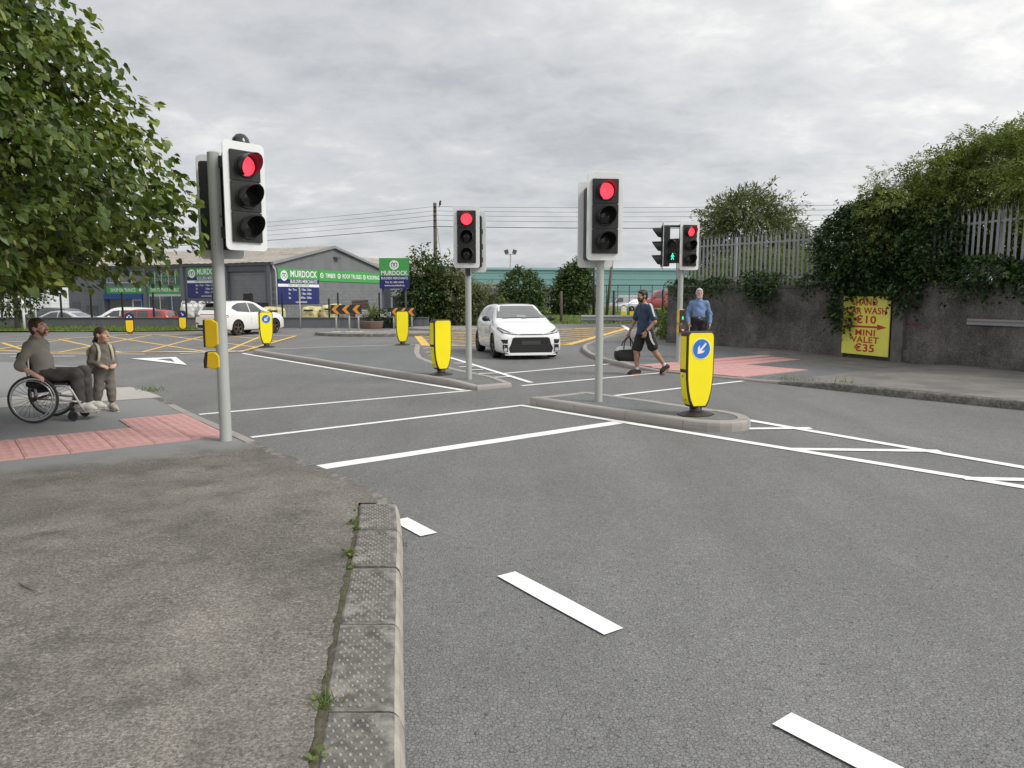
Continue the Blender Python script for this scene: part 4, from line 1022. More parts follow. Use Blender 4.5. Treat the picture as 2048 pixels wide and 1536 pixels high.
while s < FS[-1]:
    p, a = fat(s); d = Vector((math.cos(a), math.sin(a))); n = Vector((d.y, -d.x)); q = p + n * .07
    mk('post', box(0, 0, .85, .055, .10, 1.75), M_STEEL, fence, loc=(q.x - PL.x, q.y - PL.y, 0), rot=(0, 0, a)); s += 2.72
for z in (.42, 1.48):
    for i in range(len(FL) - 1):
        a, b = FL[i], FL[i + 1]
        if i == 0: a = a.lerp(b, .45)
        g = along(a, b, z, z + .05, .012, .055); mk('rail', ([(x - PL.x, y - PL.y, zz_) for x, y, zz_ in g[0]], g[1]), M_STEEL, fence)

# --- signs
M_SIGN_Y = MT('sign_yellow', (.90, .86, .13), .6, .05, 3, dirt=(.76, .73, .18), dscale=2)
M_GREEN = MT('sign_green', (.055, .33, .075), .5, .05, 2)
M_NAVY = MT('sign_navy', (.012, .020, .13), .45, .08, 2)
M_SWHITE = MT('sign_white', (.80, .80, .80), .5, .04)
M_BLACK = MT('matt_black', (.014, .014, .015), .55, .2, 12)
wd = (WALL[2] - WALL[3]).normalized(); th = math.atan2(wd.y, wd.x); wc = (WALL[2] + WALL[3]) / 2; wn_ = Vector((wd.y, -wd.x))
cwp = wc + Vector((math.sin(th), -math.cos(th))) * .14
cw = thing('car_wash_sign', 'yellow hand car wash and mini valet price board half covered by ivy', 'sign', (cwp.x, cwp.y, .14), th)
mk('board', box(0, 0, .76, 1.62, .03, 1.52), M_SIGN_Y, cw, bevel=.006)
for s_, z, size, w in (('HAND', 1.36, .23, .80), ('CAR WASH', 1.14, .23, 1.50), ('€10', .91, .27, .78), ('MINI', .575, .22, .74), ('VALET', .39, .22, 1.04), ('€35', .175, .27, .76)):
    lettering(s_, size, (.02, -.018, z), M_RED, cw, .028, width=w * .93, spacing=1.08)
mk('arrow', prism([(-.76, .71), (.42, .71), (.42, .66), (.74, .735), (.42, .81), (.42, .76), (-.76, .76)], -.019, -.0165, 'y'), M_RED, cw)

def logo(parent, at, r, rot=None):
    """round white badge with a dark ring of two curled shapes and a green teardrop in the middle"""
    o = mk('logo', lathe([(r, 0), (r, -.012)], 28, 'y'), M_SWHITE, parent, loc=at)
    def flat(poly, y): return prism([(x * r, z * r) for x, z in poly], y, y - .003, 'y')
    for sx in (-1, 1):
        pts = []
        for i in range(15):
            a = R(150 - 250 * i / 14); pts.append((sx * (.36 + .33 * math.cos(a)), .05 + .50 * math.sin(a)))
        inn = []
        for i in range(15):
            a = R(150 - 250 * i / 14); inn.append((sx * (.36 + .20 * math.cos(a)), .05 + .34 * math.sin(a)))
        poly = pts + inn[::-1]
        mk('logo_curl', flat(poly, -.013), M_NAVY, o)
    mk('logo_drop', flat([(0, .62), (.14, .25), (.20, .0), (.15, -.22), (0, -.32), (-.15, -.22), (-.20, 0), (-.14, .25)], -.013), M_GREEN, o)
    mk('logo_base', flat([(-.16, -.48), (.16, -.48), (.12, -.66), (-.12, -.66)], -.013), M_GREEN, o)
    return o
def opening_sign(label, loc, rz, w, h):
    t = thing('wall_sign', label, 'sign', loc, rz, None)                     # origin at the lower left corner
    mk('board', bbox(0, w, 0, .05, 0, h), M_NAVY, t)
    mk('green_panel', bbox(.003, w - .003, -.006, -.001, h * .70, h - .003), M_GREEN, t)
    mk('white_band', bbox(.003, w - .003, -.006, -.001, h * .485, h * .565), M_SWHITE, t)
    logo(t, (w * .145, -.008, h * .795), h * .145)
    lettering('MURDOCK', h * .26, (w * .62, -.010, h * .845), M_SWHITE, t, .02, width=w * .66)
    lettering('BUILDERS MERCHANTS', h * .14, (w * .62, -.010, h * .635), M_SWHITE, t, .012, width=w * .66)
    lettering('OPEN TO TRADE & PUBLIC', h * .085, (w * .5, -.010, h * .525), M_GREEN, t, .006, width=w * .52)
    for i, (a, b) in enumerate((('Mon - Thurs:', '7.00am - 5.00pm'), ('Fri:', '7.00am - 4.00pm'), ('Sat:', '8.00am - 12.00pm'))):
        z = h * (.405 - .115 * i)
        lettering(a, h * .088, (w * .24, -.008, z), M_SWHITE, t, .01, align='LEFT', sx=.75); lettering(b, h * .088, (w * .80, -.008, z), M_SWHITE, t, .01, align='RIGHT', sx=.75)
    lettering('www.murdock.ie', h * .085, (w * .54, -.008, h * .055), M_SWHITE, t, .01, sx=.85)
    return t
# --- the merchants' building
YZ = -.58
BC = Vector((-16.55, 52.0, 0)); BA = math.atan2(.921, .39); bx = Vector((.39, .921, 0)); by = Vector((-.921, .39, 0)); GW, BL, EZ, RZ_ = 13.6, 44.0, 3.98, 5.45
def pebble():
    m, t, b = newmat('grey_pebbledash'); nb = NB(t); v = coords(nb)
    c = nb.ramp(nb.noise(v, 14, 6, .8), [(.3, (.105, .110, .118)), (.5, (.175, .18, .19)), (.7, (.27, .275, .285))])
    st = nb.ramp(nb.noise(coords(nb, (1, 1, .25)), 1.1, 5, .6), [(.45, 0.0), (.75, .5)]); c = nb.mix(st, c, (.10, .105, .112))
    t.links.new(c, b.inputs['Base Color']); b.inputs['Roughness'].default_value = .95
    t.links.new(nb.bump(nb.noise(v, 30, 4, .7), .5, .02), b.inputs['Normal']); return m
def blockwork():
    m, t, b = newmat('grey_blockwork'); nb = NB(t); v = coords(nb)
    br = nb.n('ShaderNodeTexBrick', {'Vector': coords(nb, (1, 1, 1), (R(90), 0, 0)), 'Color1': (.165, .17, .18, 1), 'Color2': (.195, .20, .21, 1), 'Mortar': (.115, .12, .125, 1), 'Scale': 1.0, 'Mortar Size': .012, 'Brick Width': .45, 'Row Height': .225})
    c = nb.mix(1.0, br.outputs['Color'], nb.ramp(nb.noise(v, 9, 5, .7), [(.3, .75), (.7, 1.22)]), 'MULTIPLY')
    t.links.new(c, b.inputs['Base Color']); b.inputs['Roughness'].default_value = .95; return m
M_PEB = pebble(); M_BLOCK = blockwork()
M_GREYPAINT = MT('grey_painted_wall', (.150, .158, .175), .8, .12, .7, .15, 30)
M_GREYDARK = MT('grey_painted_trim', (.095, .102, .115), .6, .12, 2)
M_SHUTTER = MT('roller_shutter', (.20, .205, .215), .55, .10, 2)
def old_roof():
    m, t, b = newmat('weathered_sheet_roof'); nb = NB(t); v = coords(nb, (1, 1, 1))
    c = nb.ramp(nb.noise(coords(nb, (.9, .35, .35)), 2.0, 6, .65), [(.3, (.25, .225, .195)), (.55, (.37, .335, .29)), (.8, (.46, .43, .385))])
    d = nb.ramp(nb.noise(coords(nb, (1.4, .25, 1.0)), 1.6, 6, .7, .4), [(.56, 0.0), (.66, .9)]); c = nb.mix(d, c, (.09, .078, .065))
    t.links.new(c, b.inputs['Base Color']); b.inputs['Roughness'].default_value = .95
    return m
M_ROOF = old_roof()
bld = thing('warehouse', 'grey builders merchants warehouse with weathered sheet roof and green signs', 'building', (BC.x, BC.y, YZ), BA)
def z_(z): return z - YZ
# gable wall: blockwork below, pebbledash above
mk('gable_wall', prism([(0, 0), (GW, 0), (GW, z_(2.3)), (0, z_(2.3))], 0.0, .25, 'y'), M_BLOCK, bld)
mk('gable_top', prism([(0, z_(2.3)), (GW, z_(2.3)), (GW, z_(EZ)), (GW / 2, z_(RZ_)), (0, z_(EZ))], 0.0, .25, 'y'), M_PEB, bld)
# eave wall in bays with openings
def ebox(d0, d1, x0, x1, z0, z1): return bbox(x0, x1, d0, d1, z_(z0), z_(z1))
for d0, d1, z0, z1 in ((.26, .72, YZ, EZ), (.72, 4.15, 3.45, EZ), (4.15, 8.6, YZ, EZ), (8.6, 12.1, 3.62, EZ), (8.6, 12.1, 2.46, 2.62), (8.6, 12.1, YZ, .2), (12.1, 12.5, YZ, EZ), (12.5, 16.6, 3.62, EZ), (12.5, 16.6, 2.46, 2.75), (16.6, 23.0, YZ, EZ), (23, BL, YZ, EZ)):
    mk('wall', ebox(d0, d1, 0, .25, z0, z1), M_GREYPAINT, bld)
mk('wall', bbox(.05, GW, BL - .2, BL, 0, z_(EZ)), M_GREYPAINT, bld); mk('wall', bbox(GW - .25, GW, .26, BL - .2, 0, z_(EZ)), M_GREYPAINT, bld)
for d in (.36, 4.3, 8.45, 12.3, 16.8, 23): mk('pilaster', ebox(d - .14, d + .14, -.16, -.002, YZ, EZ - .12), M_GREYPAINT, bld)
mk('fascia', ebox(-.02, BL, -.20, -.03, EZ - .10, EZ + .08), M_GREYDARK, bld)
for sl in range(22): mk('shutter_slat', bbox(.16, .19, .74, 4.13, z_(YZ) + .19 * sl, z_(YZ) + .19 * sl + .182), M_SHUTTER, bld, bevel=.01, segs=1)
for d0, d1 in ((.58, .74), (4.13, 4.29)): mk('door_frame', ebox(d0, d1, -.05, -.002, YZ, 3.5), M_GREYDARK, bld)
mk('door_frame', ebox(.58, 4.29, -.05, -.002, 3.5, 3.64), M_GREYDARK, bld)
# roof: two slopes of corrugated sheets
rise = (RZ_ - EZ)
for sgn in (0, 1):
    V, F = [], []; nx = 6; ny = 150
    for i in range(nx + 1):
        x = -.28 + (GW / 2 + .28) * i / nx
        for j in range(ny + 1):
            y = -.18 + (BL + .3) * j / ny; z = z_(EZ) + .03 + rise * (x / (GW / 2)) + .10 + .03 * (j % 2) + .02 * math.sin(i * 2.1 + j * .3)
            V.append((x if sgn == 0 else GW - x, y, z))
    for i in range(nx):
        for j in range(ny):
            q = (i * (ny + 1) + j, (i + 1) * (ny + 1) + j, (i + 1) * (ny + 1) + j + 1, i * (ny + 1) + j + 1); F.append(q if sgn == 0 else q[::-1])
    rf = mk('roof', (V, F), M_ROOF, bld)
    x0, x1 = (-.3, GW / 2) if sgn == 0 else (GW + .3, GW / 2)
    V = []
    for x, dz in ((x0, -.02), (x1, -.02), (x1, .17), (x0, .17)):
        zz0 = z_(EZ) + rise * ((x if sgn == 0 else GW - x) / (GW / 2)); V += [(x, -.22, zz0 + dz), (x, -.02, zz0 + dz)]
    mk('barge_board', (V, [(0, 2, 4, 6), (1, 7, 5, 3), (0, 1, 3, 2), (4, 5, 7, 6), (2, 3, 5, 4), (0, 6, 7, 1)]), MT('barge_grey', (.25, .26, .275), .7, .1), bld)
mk('vent', join(lathe([(.16, 0), (.16, .35), (.26, .38), (.26, .46), (.05, .56)], 12)), M_STEEL, bld, loc=(GW * .74, 2.0, z_(EZ) + rise * .52))
mk('gutter_pipe', tube([(-.12, -.02, z_(EZ) - .05), (-.10, -.06, z_(EZ) - .25), (.06, -.07, z_(EZ) - .45), (.10, -.07, z_(EZ) - .7), (.10, -.07, .05)], .055, 8), MT('pipe_white', (.5, .51, .52), .5), bld, smooth=True)
mk('flood_lamp', join(box(.35, -.2, 0, .5, .18, .16), box(.05, -.1, .03, .12, .2, .06)), M_GREYDARK, bld, loc=(GW * .5, 0, z_(RZ_) - .75))
# shop front: glazed bay, entrance, upper windows
M_SHOPGLASS = GLASS('shop_glass', (.10, .12, .13), .75)
M_INT = MT('shop_interior', (.20, .19, .18), .9, .5, 1.5, dirt=(.42, .40, .37), dscale=1.3)
M_FRAME = MT('white_window_frame', (.62, .63, .64), .5, .05)
mk('shop_back', ebox(8.6, 16.6, 1.6, 1.7, YZ, 3.6), M_INT, bld)
for k in range(5): 
    f = mk('upper_window', ebox(8.62 + .70 * k, 8.62 + .70 * k + .66, .10, .12, 2.64, 3.60), MT('green_window_film', (.045, .13, .06), .3, .15, 2), bld)
    mk('frame', ebox(8.62 + .70 * k + .66, 8.62 + .70 * k + .70, .05, .13, 2.62, 3.62), M_FRAME, f)
for k, (d0, d1) in enumerate(((8.62, 9.75), (9.80, 10.95), (11.0, 12.08))):
    f = mk('shop_window', ebox(d0, d1, .10, .12, .22, 1.72), M_SHOPGLASS, bld); mk('frame', join(ebox(d0, d1, .06, .14, 1.72, 1.92), ebox(d1, d1 + .05, .06, .14, .2, 1.92), ebox(d0, d1, .06, .14, .12, .22)), M_FRAME, f)
for k, (d0, d1, h) in enumerate(((9.0, 9.5, 1.0), (10.0, 10.7, .8), (11.2, 11.8, 1.2), (9.5, 9.8, .7))): mk('shop_display', ebox(d0, d1, .7, 1.1, YZ, h), MT('display_%d' % k, [(.5, .48, .45), (.35, .28, .2), (.6, .6, .62), (.2, .3, .4)][k], .7, .2), bld)
mk('window_apron', ebox(8.62, 12.08, -.02, -.002, -.3, .12), M_NAVY, bld)
for k in range(3): 
    f = mk('upper_window', ebox(12.55 + 1.33 * k, 12.55 + 1.33 * k + 1.25, .10, .12, 2.80, 3.55), M_SHOPGLASS, bld); mk('frame', join(ebox(12.55 + 1.33 * k + 1.25, 12.55 + 1.33 * k + 1.33, .05, .13, 2.75, 3.62), ebox(12.55 + 1.33 * k, 12.55 + 1.33 * k + 1.25, .05, .13, 2.75, 2.80)), M_FRAME, f)
M_BLUE = MT('entrance_blue', (.015, .06, .22), .5, .1)
mk('entrance_canopy', ebox(12.5, 16.6, -.25, -.002, 1.50, 1.92), M_BLUE, bld); mk('entrance_side', ebox(12.5, 12.75, -.06, -.002, YZ, 1.5), M_BLUE, bld)
dr = mk('entrance_door', ebox(12.9, 13.75, .10, .13, YZ, 1.38), M_SHOPGLASS, bld); mk('frame', join(ebox(12.78, 12.9, .04, .14, YZ, 1.5), ebox(13.75, 13.87, .04, .14, YZ, 1.5), ebox(12.9, 13.75, .04, .14, 1.38, 1.5)), M_FRAME, dr)
mk('entrance_window', ebox(13.9, 16.55, .10, .12, YZ + .1, 1.48), M_SHOPGLASS, bld)
for k, (d0, d1, z0, z1) in enumerate(((17.6, 18.9, .3, 1.0), (19.6, 20.5, YZ, 1.3), (20.8, 22.2, YZ, 1.1))): mk('window' if k == 0 else 'door', ebox(d0, d1, -.03, -.002, z0, z1), M_GREYDARK if k else M_SHOPGLASS, bld)
# signs on the building
def bpt(gx, gy, z): p = BC + bx * gx + by * gy; return (p.x, p.y, z)
opening_sign('green and navy opening hours sign on the warehouse gable wall', bpt(.28, -.06, 1.17), BA, 4.58, 2.52)
EA = BA - R(90)
opening_sign('green and navy opening hours sign beside the roller shutter', bpt(-.07, 8.0, 1.62), EA, 3.42, 2.2)
ps = thing('product_sign', 'long green sign listing timber and roofing along the gable', 'sign', bpt(4.93, -.05, 2.86), BA)
mk('board', bbox(0, 8.3, 0, .04, 0, .84), M_GREEN, ps)
for s_, x0, x1 in (('TIMBER', .75, 2.05), ('ROOF TRUSSES', 2.95, 5.55), ('ROOFING', 6.35, 8.2)): lettering(s_, .46, ((x0 + x1) / 2, -.006, .42), M_SWHITE, ps, .016, width=x1 - x0)
for x in (.32, 2.5, 5.95):
    b_ = mk('bullet', lathe([(.20, 0), (.20, -.008)], 18, 'y'), M_SWHITE, ps, loc=(x, -.002, .43)); mk('bullet_mark', lathe([(.13, 0), (.13, -.004)], 14, 'y'), M_GREEN, b_, loc=(0, -.010, 0)); mk('bullet_dot', lathe([(.06, 0), (.06, -.003)], 10, 'y'), M_SWHITE, b_, loc=(0, -.015, 0))
for name, txt, d0, d1, lab, sz in (('shop_sign', 'OPEN TO TRADE & PUBLIC', 12.05, 8.62, 'green open to trade and public sign above the shop windows', .34), ('shop_sign', 'SHOP ENTRANCE', 16.5, 12.55, 'green shop entrance sign above the blue doorway', .36)):
    t = thing(name, lab, 'sign', bpt(-.04, d0, 1.93), EA); w = d0 - d1; mk('board', bbox(0, w, 0, .03, 0, .53), M_GREEN, t)
    lettering(txt, sz, (w * .5 - (.15 if w > 3.7 else 0), -.005, .26), M_SWHITE, t, .014, width=w * (.84 if w < 3.7 else .68))
    if w > 3.7: mk('badge', lathe([(.13, 0), (.13, -.008)], 14, 'y'), M_SWHITE, t, loc=(w * .925, 0, .27))
t = thing('window_lettering', 'faded tools and fixings lettering on the upper green windows', 'sign', bpt(.06, 12.0, 2.64), EA)
M_FADED = MT('faded_white', (.30, .38, .31), .6, .1); lettering('TOOLS &', .44, (1.7, 0, .70), M_FADED, t, .0, width=2.3); lettering('FIXINGS', .44, (1.7, 0, .25), M_FADED, t, .0, width=2.2)
# second roof behind, bushes side
b2 = thing('rear_shed', 'low shed with a dark weathered roof behind the warehouse', 'building', (-11.4, 70, YZ), R(60))
mk('wall', bbox(0, 12, 0, 9, 0, 4.4), M_GREYPAINT, b2)
mk('roof', prism([(-.4, 4.4), (9.4, 4.4), (4.5, 6.1)], -.4, 12.4, 'x'), M_ROOF, b2)
# freestanding sign
fs = thing('freestanding_sign', 'tall square green and navy merchants sign on two grey posts', 'sign', (-6.77, 43.0, YZ), 0)
mk('board', bbox(-.86, .86, 0, .10, 2.72, 4.46), M_NAVY, fs); mk('green_panel', bbox(-.857, .857, -.008, -.002, 3.44, 4.457), M_GREEN, fs)
for x in (-.70, .62): mk('post', bbox(x - .055, x + .055, .11, .22, 0, 4.3), M_GREYDARK, fs)
logo(fs, (0, -.010, 4.06), .27); lettering('MURDOCK', .34, (0, -.012, 3.60), M_SWHITE, fs, .02, width=1.52); lettering('BUILDERS MERCHANTS', .19, (0, -.006, 3.31), M_SWHITE, fs, .01, width=1.54)
lettering('Tel: 01 696 5445', .15, (0, -.006, 3.08), M_SWHITE, fs, .01, width=1.08); lettering('www.murdock.ie', .15, (0, -.006, 2.90), M_SWHITE, fs, .01, width=1.16)

# --- low grey wall with mesh fence
lw = thing('low_wall', 'low smooth grey wall between the verge and the merchants yard', 'wall', (-30, 40.0, 0))
M_LOWWALL = MT('low_wall_render', (.135, .142, .155), .85, .12, .8, .2, 30, dirt=(.10, .105, .11), dscale=.9)
x = -62.0
while x < -4.6:
    L = min(4.4, -4.5 - x); mk('panel', box(0, 0, 0, L - .018, .22, 1.20), M_LOWWALL, lw, loc=(x + L / 2 + 30, .1, -.09)); mk('coping', box(0, 0, 0, L - .006, .30, .06), M_GREYDARK, lw, loc=(x + L / 2 + 30, .1, .54), bevel=.01); x += 4.4
mf = thing('mesh_fence', 'black mesh fence standing on the low grey wall', 'fence', (-30, 40.1, .57))
for u in (-40, 8, 66, 127, 187, 249, 311, 376, 430, 505, 567, 660, 678, 760):
    X = (u - 1024) / FOCAL * 40.1; mk('post', box(0, 0, .66 if u not in (660, 376) else .5, .075, .075, 1.32 if u not in (660, 376) else 1.0), M_BLACK, mf, loc=(X + 30, 0, 0))
wires = [tube([(-1.6, -.03, z), (22.9, -.03, z)], .0035, 4) for z in np.arange(.12, 1.1, .2)] + [tube([(x_, -.03, .05), (x_, -.03, 1.06)], .002, 3) for x_ in np.arange(-1.5, 22.9, .2)]
w_ = mk('mesh_wire', join(*wires), M_BLACK, mf); w_['kind'] = 'stuff'

# --- background: utility poles, wires, masts, sheds
M_WOOD = MT('pole_wood', (.115, .095, .075), .9, .25, 6, .5, 20)
up = thing('utility_pole', 'tall weathered wooden utility pole above the dark bushes', 'pole', (-4.9, 48.0, -.6))
mk('shaft', tube([(0, 0, 0), (0, 0, 8.2)], [.14, .105], 12), M_WOOD, up, smooth=True)
for z in (7.95, 7.68, 7.40, 7.10, 6.72): mk('insulator', join(box(0, -.13, z, .22, .05, .05), lathe([(.03, 0), (.05, .03), (.05, .08), (.02, .1)], 8)) if False else box(.0, -.13, z, .16, .06, .07), M_BLACK, up)
PZ = [7.35, 7.08, 6.80, 6.50, 6.12]
def wire(label, pts, r, mat=M_BLACK, sag=.5):
    P = []
    for a, b in zip(pts, pts[1:]):
        for i in range(24):
            t = i / 24; q = Vector(a).lerp(Vector(b), t); q.z -= sag * 4 * t * (1 - t); P.append(q)
    P.append(Vector(pts[-1])); o = P[0].copy()
    return tag(mk('overhead_wire', tube([tuple(p - o) for p in P], r, 5), mat, loc=tuple(o), smooth=True), label, 'wire', 'overhead wires on the utility pole')
M_WIRE = MT('wire_grey', (.10, .10, .105), .7)
M_PPOLE = M_WOOD
ends_l = (-52, 80.0); ends_r = (46, 39.5)
for k, z in enumerate(PZ):
    wire(['thin overhead wire, topmost of the pole', 'thin overhead wire, second from the pole top', 'thin overhead wire, third from the pole top', 'thin overhead wire, fourth from the pole top', 'thick overhead cable below the thin wires on the pole'][k], [(ends_l[0], ends_l[1], 8.6 - .42 * k), (-4.9, 47.83, z), (ends_r[0], ends_r[1], z + .25)], .011 if k < 4 else .022, M_WIRE)
g_ = thing('guy_wire', 'slack guy wire with an insulator beside the wooden utility pole', 'wire', (-4.75, 47.85, 6.0))
mk('cable', tube([(0, 0, 0), (.35, 0, -3.0), (.62, 0, -5.6)], .012, 5), M_WIRE, g_); mk('insulator', lathe([(.02, 0), (.07, .05), (.07, .25), (.02, .3)], 8), M_BLACK, g_, loc=(.26, 0, -2.5))
bd = thing('bird', 'dark bird perched on the top overhead wire', 'bird', (-4.55, 47.8, 7.42))
V, Q = surface_net([('ell', ((0, 0, .12), (.07, .07, .14))), ('ell', ((.03, 0, .26), (.05, .05, .05))), ('cone', ((.06, 0, .26), (.12, 0, .25), .02, .005)), ('cone', ((-.03, 0, .03), (-.08, 0, -.14), .03, .015))], .012, .03); mk_np('body', V, Q, M_BLACK, bd)
for nm, lab, u, v0, v1, Y, r, lean in (('utility_pole', 'dark straight pole standing beside the leaning pole', 1187, 520, 632, 50, .09, 0), ('utility_pole', 'leaning wooden pole on the grass bank', 1213, 515, 622, 56, .12, .40)):
    b = AT(u, v1, Y); tp = AT(u, v0, Y); z0 = field_z(b.x, b.y); t = thing(nm, lab, 'pole', (b.x, b.y, z0 - .1)); mk('shaft', tube([(0, 0, 0), (lean, 0, tp.z - z0 + .2)], [r, r * .8], 10), M_WOOD if lean else M_BLACK, t, smooth=True)
for lab, u, v0, Y in (('tall floodlight mast with two lamps above the teal shed', 1021, 502, 92), ('thin floodlight mast beside the pointed bush', 1175, 538, 96)):
    tp = AT(u, v0, Y); t = thing('floodlight_mast', lab, 'lamp post', (tp.x, Y, -1.0)); H_ = tp.z + 1
    mk('shaft', tube([(0, 0, 0), (0, 0, H_ - .4)], [.14, .08], 8), M_STEEL, t, smooth=True)
    mk('cross_arm', box(0, 0, H_ - .4, 1.15, .08, .08), M_STEEL, t)
    for s_ in (-1, 1): mk('lamp', xf(box(0, 0, 0, .5, .25, .5), Matrix.Translation((s_ * .50, 0, H_ - .10)) @ Matrix.Rotation(s_ * .35, 4, 'Y')), M_GREYDARK, t)
M_TEAL = MT('teal_cladding', (.20, .36, .37), .6, .06, .3)
sh = thing('teal_shed', 'long low pale teal industrial shed across the background', 'building', (-14, 112, -1.0), R(7))
for k in range(15): mk('cladding_strip', bbox(0, 84, .0 if k % 2 else -.05, .3, .45 * k, .45 * k + .44), M_TEAL, sh)
mk('roof', prism([(-.2, 6.75), (22, 6.75), (22, 6.9), (11, 7.6), (-.2, 6.85)], -.3, 84.3, 'x'), MT('teal_roof', (.12, .24, .25), .6), sh); mk('rear_wall', bbox(.2, 83.8, .4, 21.8, 0, 6.7), M_TEAL, sh)
rb = thing('red_roof_building', 'building with a dark red flat roof beyond the teal shed', 'building', AT(1258, 560, 150).to_tuple()[:2] + (-1.0,), 0)
mk('wall', bbox(.6, 36, .6, 14, 0, 6.6), MT('cream_wall', (.42, .37, .32), .9), rb); mk('roof', prism([(0, 6.5), (3.0, 7.6), (36, 8.1), (36, 6.5)], 0, 15, 'y'), MT('dark_red_roof', (.135, .022, .030), .6, .1), rb); mk('roof_vent', box(6.5, 5, 7.9, 2.2, 2, .5), M_GREYDARK, rb)
bb = thing('brick_building', 'red brick and cream building partly hidden by the tall bushes', 'building', (-13, 84, -1.0), 0)
mk('wall', bbox(0, 7.4, 0, 8, 0, 4.7), MT('red_brick', (.22, .085, .065), .9, .2, 6), bb); mk('upper_wall', bbox(-.05, 7.45, -.05, 8.05, 4.72, 5.8), MT('cream_panel', (.40, .36, .28), .8), bb); mk('roof', prism([(-.3, 5.8), (7.7, 5.8), (7.7, 5.95), (-.3, 6.6)], -.3, 8.3, 'y'), M_GREYDARK, bb)
cf = thing('corrugated_fence', 'grey corrugated sheet fence behind the rounded bushes', 'fence', (-6, 76, .35), R(2))
M_CORR = MT('corrugated_grey', (.135, .14, .155), .7, .2, .6, dirt=(.16, .12, .11), dscale=.5)
V, F = [], []
for i in range(25): V += [(i * .125, .05 if i % 2 else 0, 0), (i * .125, .05 if i % 2 else 0, 2.25)]
for i in range(24): F.append((2 * i, 2 * i + 2, 2 * i + 3, 2 * i + 1))
sh0 = mk('sheet', (V, F), M_CORR, cf)
for k in range(1, 5): inst(sh0, 'sheet', cf, (3.02 * k, 0, random.uniform(-.08, .08)))
for k in range(6): mk('post', box(3.02 * k, .12, 1.1, .1, .1, 2.3), M_GREYDARK, cf)
ts = thing('timber_stack', 'stacked timber pallets showing above the corrugated fence', 'pallets', (-4.6, 80, -.5), 0)
for k in range(5): mk('pallet', join(box(0, 0, .0, 4.6 - .3 * k, 1, .05), *[box(x_, 0, .09, .12, 1, .12) for x_ in np.arange(-2.0 + .15 * k, 2.05 - .15 * k, .42)], box(0, 0, .17, 4.6 - .3 * k, 1, .04)), MT('pallet_wood', (.40, .29, .18), .9, .25, 3), ts, loc=(1.6 + .1 * k, 0, 2.55 + .2 * k))
mk('stack_base', box(1.6, .1, 1.25, 4.4, .8, 2.5), MATS['pallet_wood'], ts)
# wire fences on the grass bank
gf = thing('green_mesh_fence', 'dark green mesh fence with thin posts behind the grass bank', 'fence', (9.5, 62, field_z(9.5, 62)), 0)
M_DGREEN = MT('fence_dark_green', (.05, .065, .06), .6, .1)
for k in range(13): mk('post', box(-2.6 + .95 * k, 0, 1.15, .06, .06, 2.4), M_DGREEN, gf)
w_ = mk('mesh_wire', join(*[tube([(-2.6, 0, z), (9, 0, z)], .006, 4) for z in np.arange(.1, 2.3, .2)], tube([(-2.6, 0, 2.32), (9, 0, 2.32)], .025, 4)), M_DGREEN, gf); w_['kind'] = 'stuff'
for k, (lab, u, v1, v0) in enumerate((('rough wooden fence post in front of the pointed bush', 1122, 646, 581), ('dark fence post near the leaning pole', 1227, 640, 580), ('dark fence post close to the concrete wall end', 1325, 640, 578))):
    b = AT(u, v1, 47.5); t_ = AT(u, v0, 47.5); tag(mk('fence_post', tube([(0, 0, -.1), (.01, 0, .9), (0, 0, t_.z - .02)], [.09, .085, .08], 8), M_WOOD if k == 0 else M_BLACK, loc=(b.x, 47.5, field_z(b.x, 47.5) - .05), smooth=True), lab, 'post')
# crash barrier
cb = thing('crash_barrier', 'galvanised steel crash barrier along the far road edge', 'barrier', AT(1162, 650, 43.2).to_tuple()[:2] + (0,), 0)
prof = [(0, .30), (-.04, .32), (-.07, .37), (-.07, .42), (-.01, .45), (-.01, .49), (-.07, .52), (-.07, .57), (-.04, .62), (0, .64)]
L = 5.4; V = []; F = []
for x_ in (0, L): V += [(x_, y - .08, z - .03) for y, z in prof]
n = len(prof)
for i in range(n - 1): F.append((i, i + 1, n + i + 1, n + i))
br_ = mk('beam', (V, F), M_STEEL, cb, smooth=False); sd_ = br_.modifiers.new('Solidify', 'SOLIDIFY'); sd_.thickness = .006
for x_ in (.3, 2.3, 4.3, 5.3): mk('post', box(x_, 0, .28, .10, .10, .66), M_STEEL, cb)
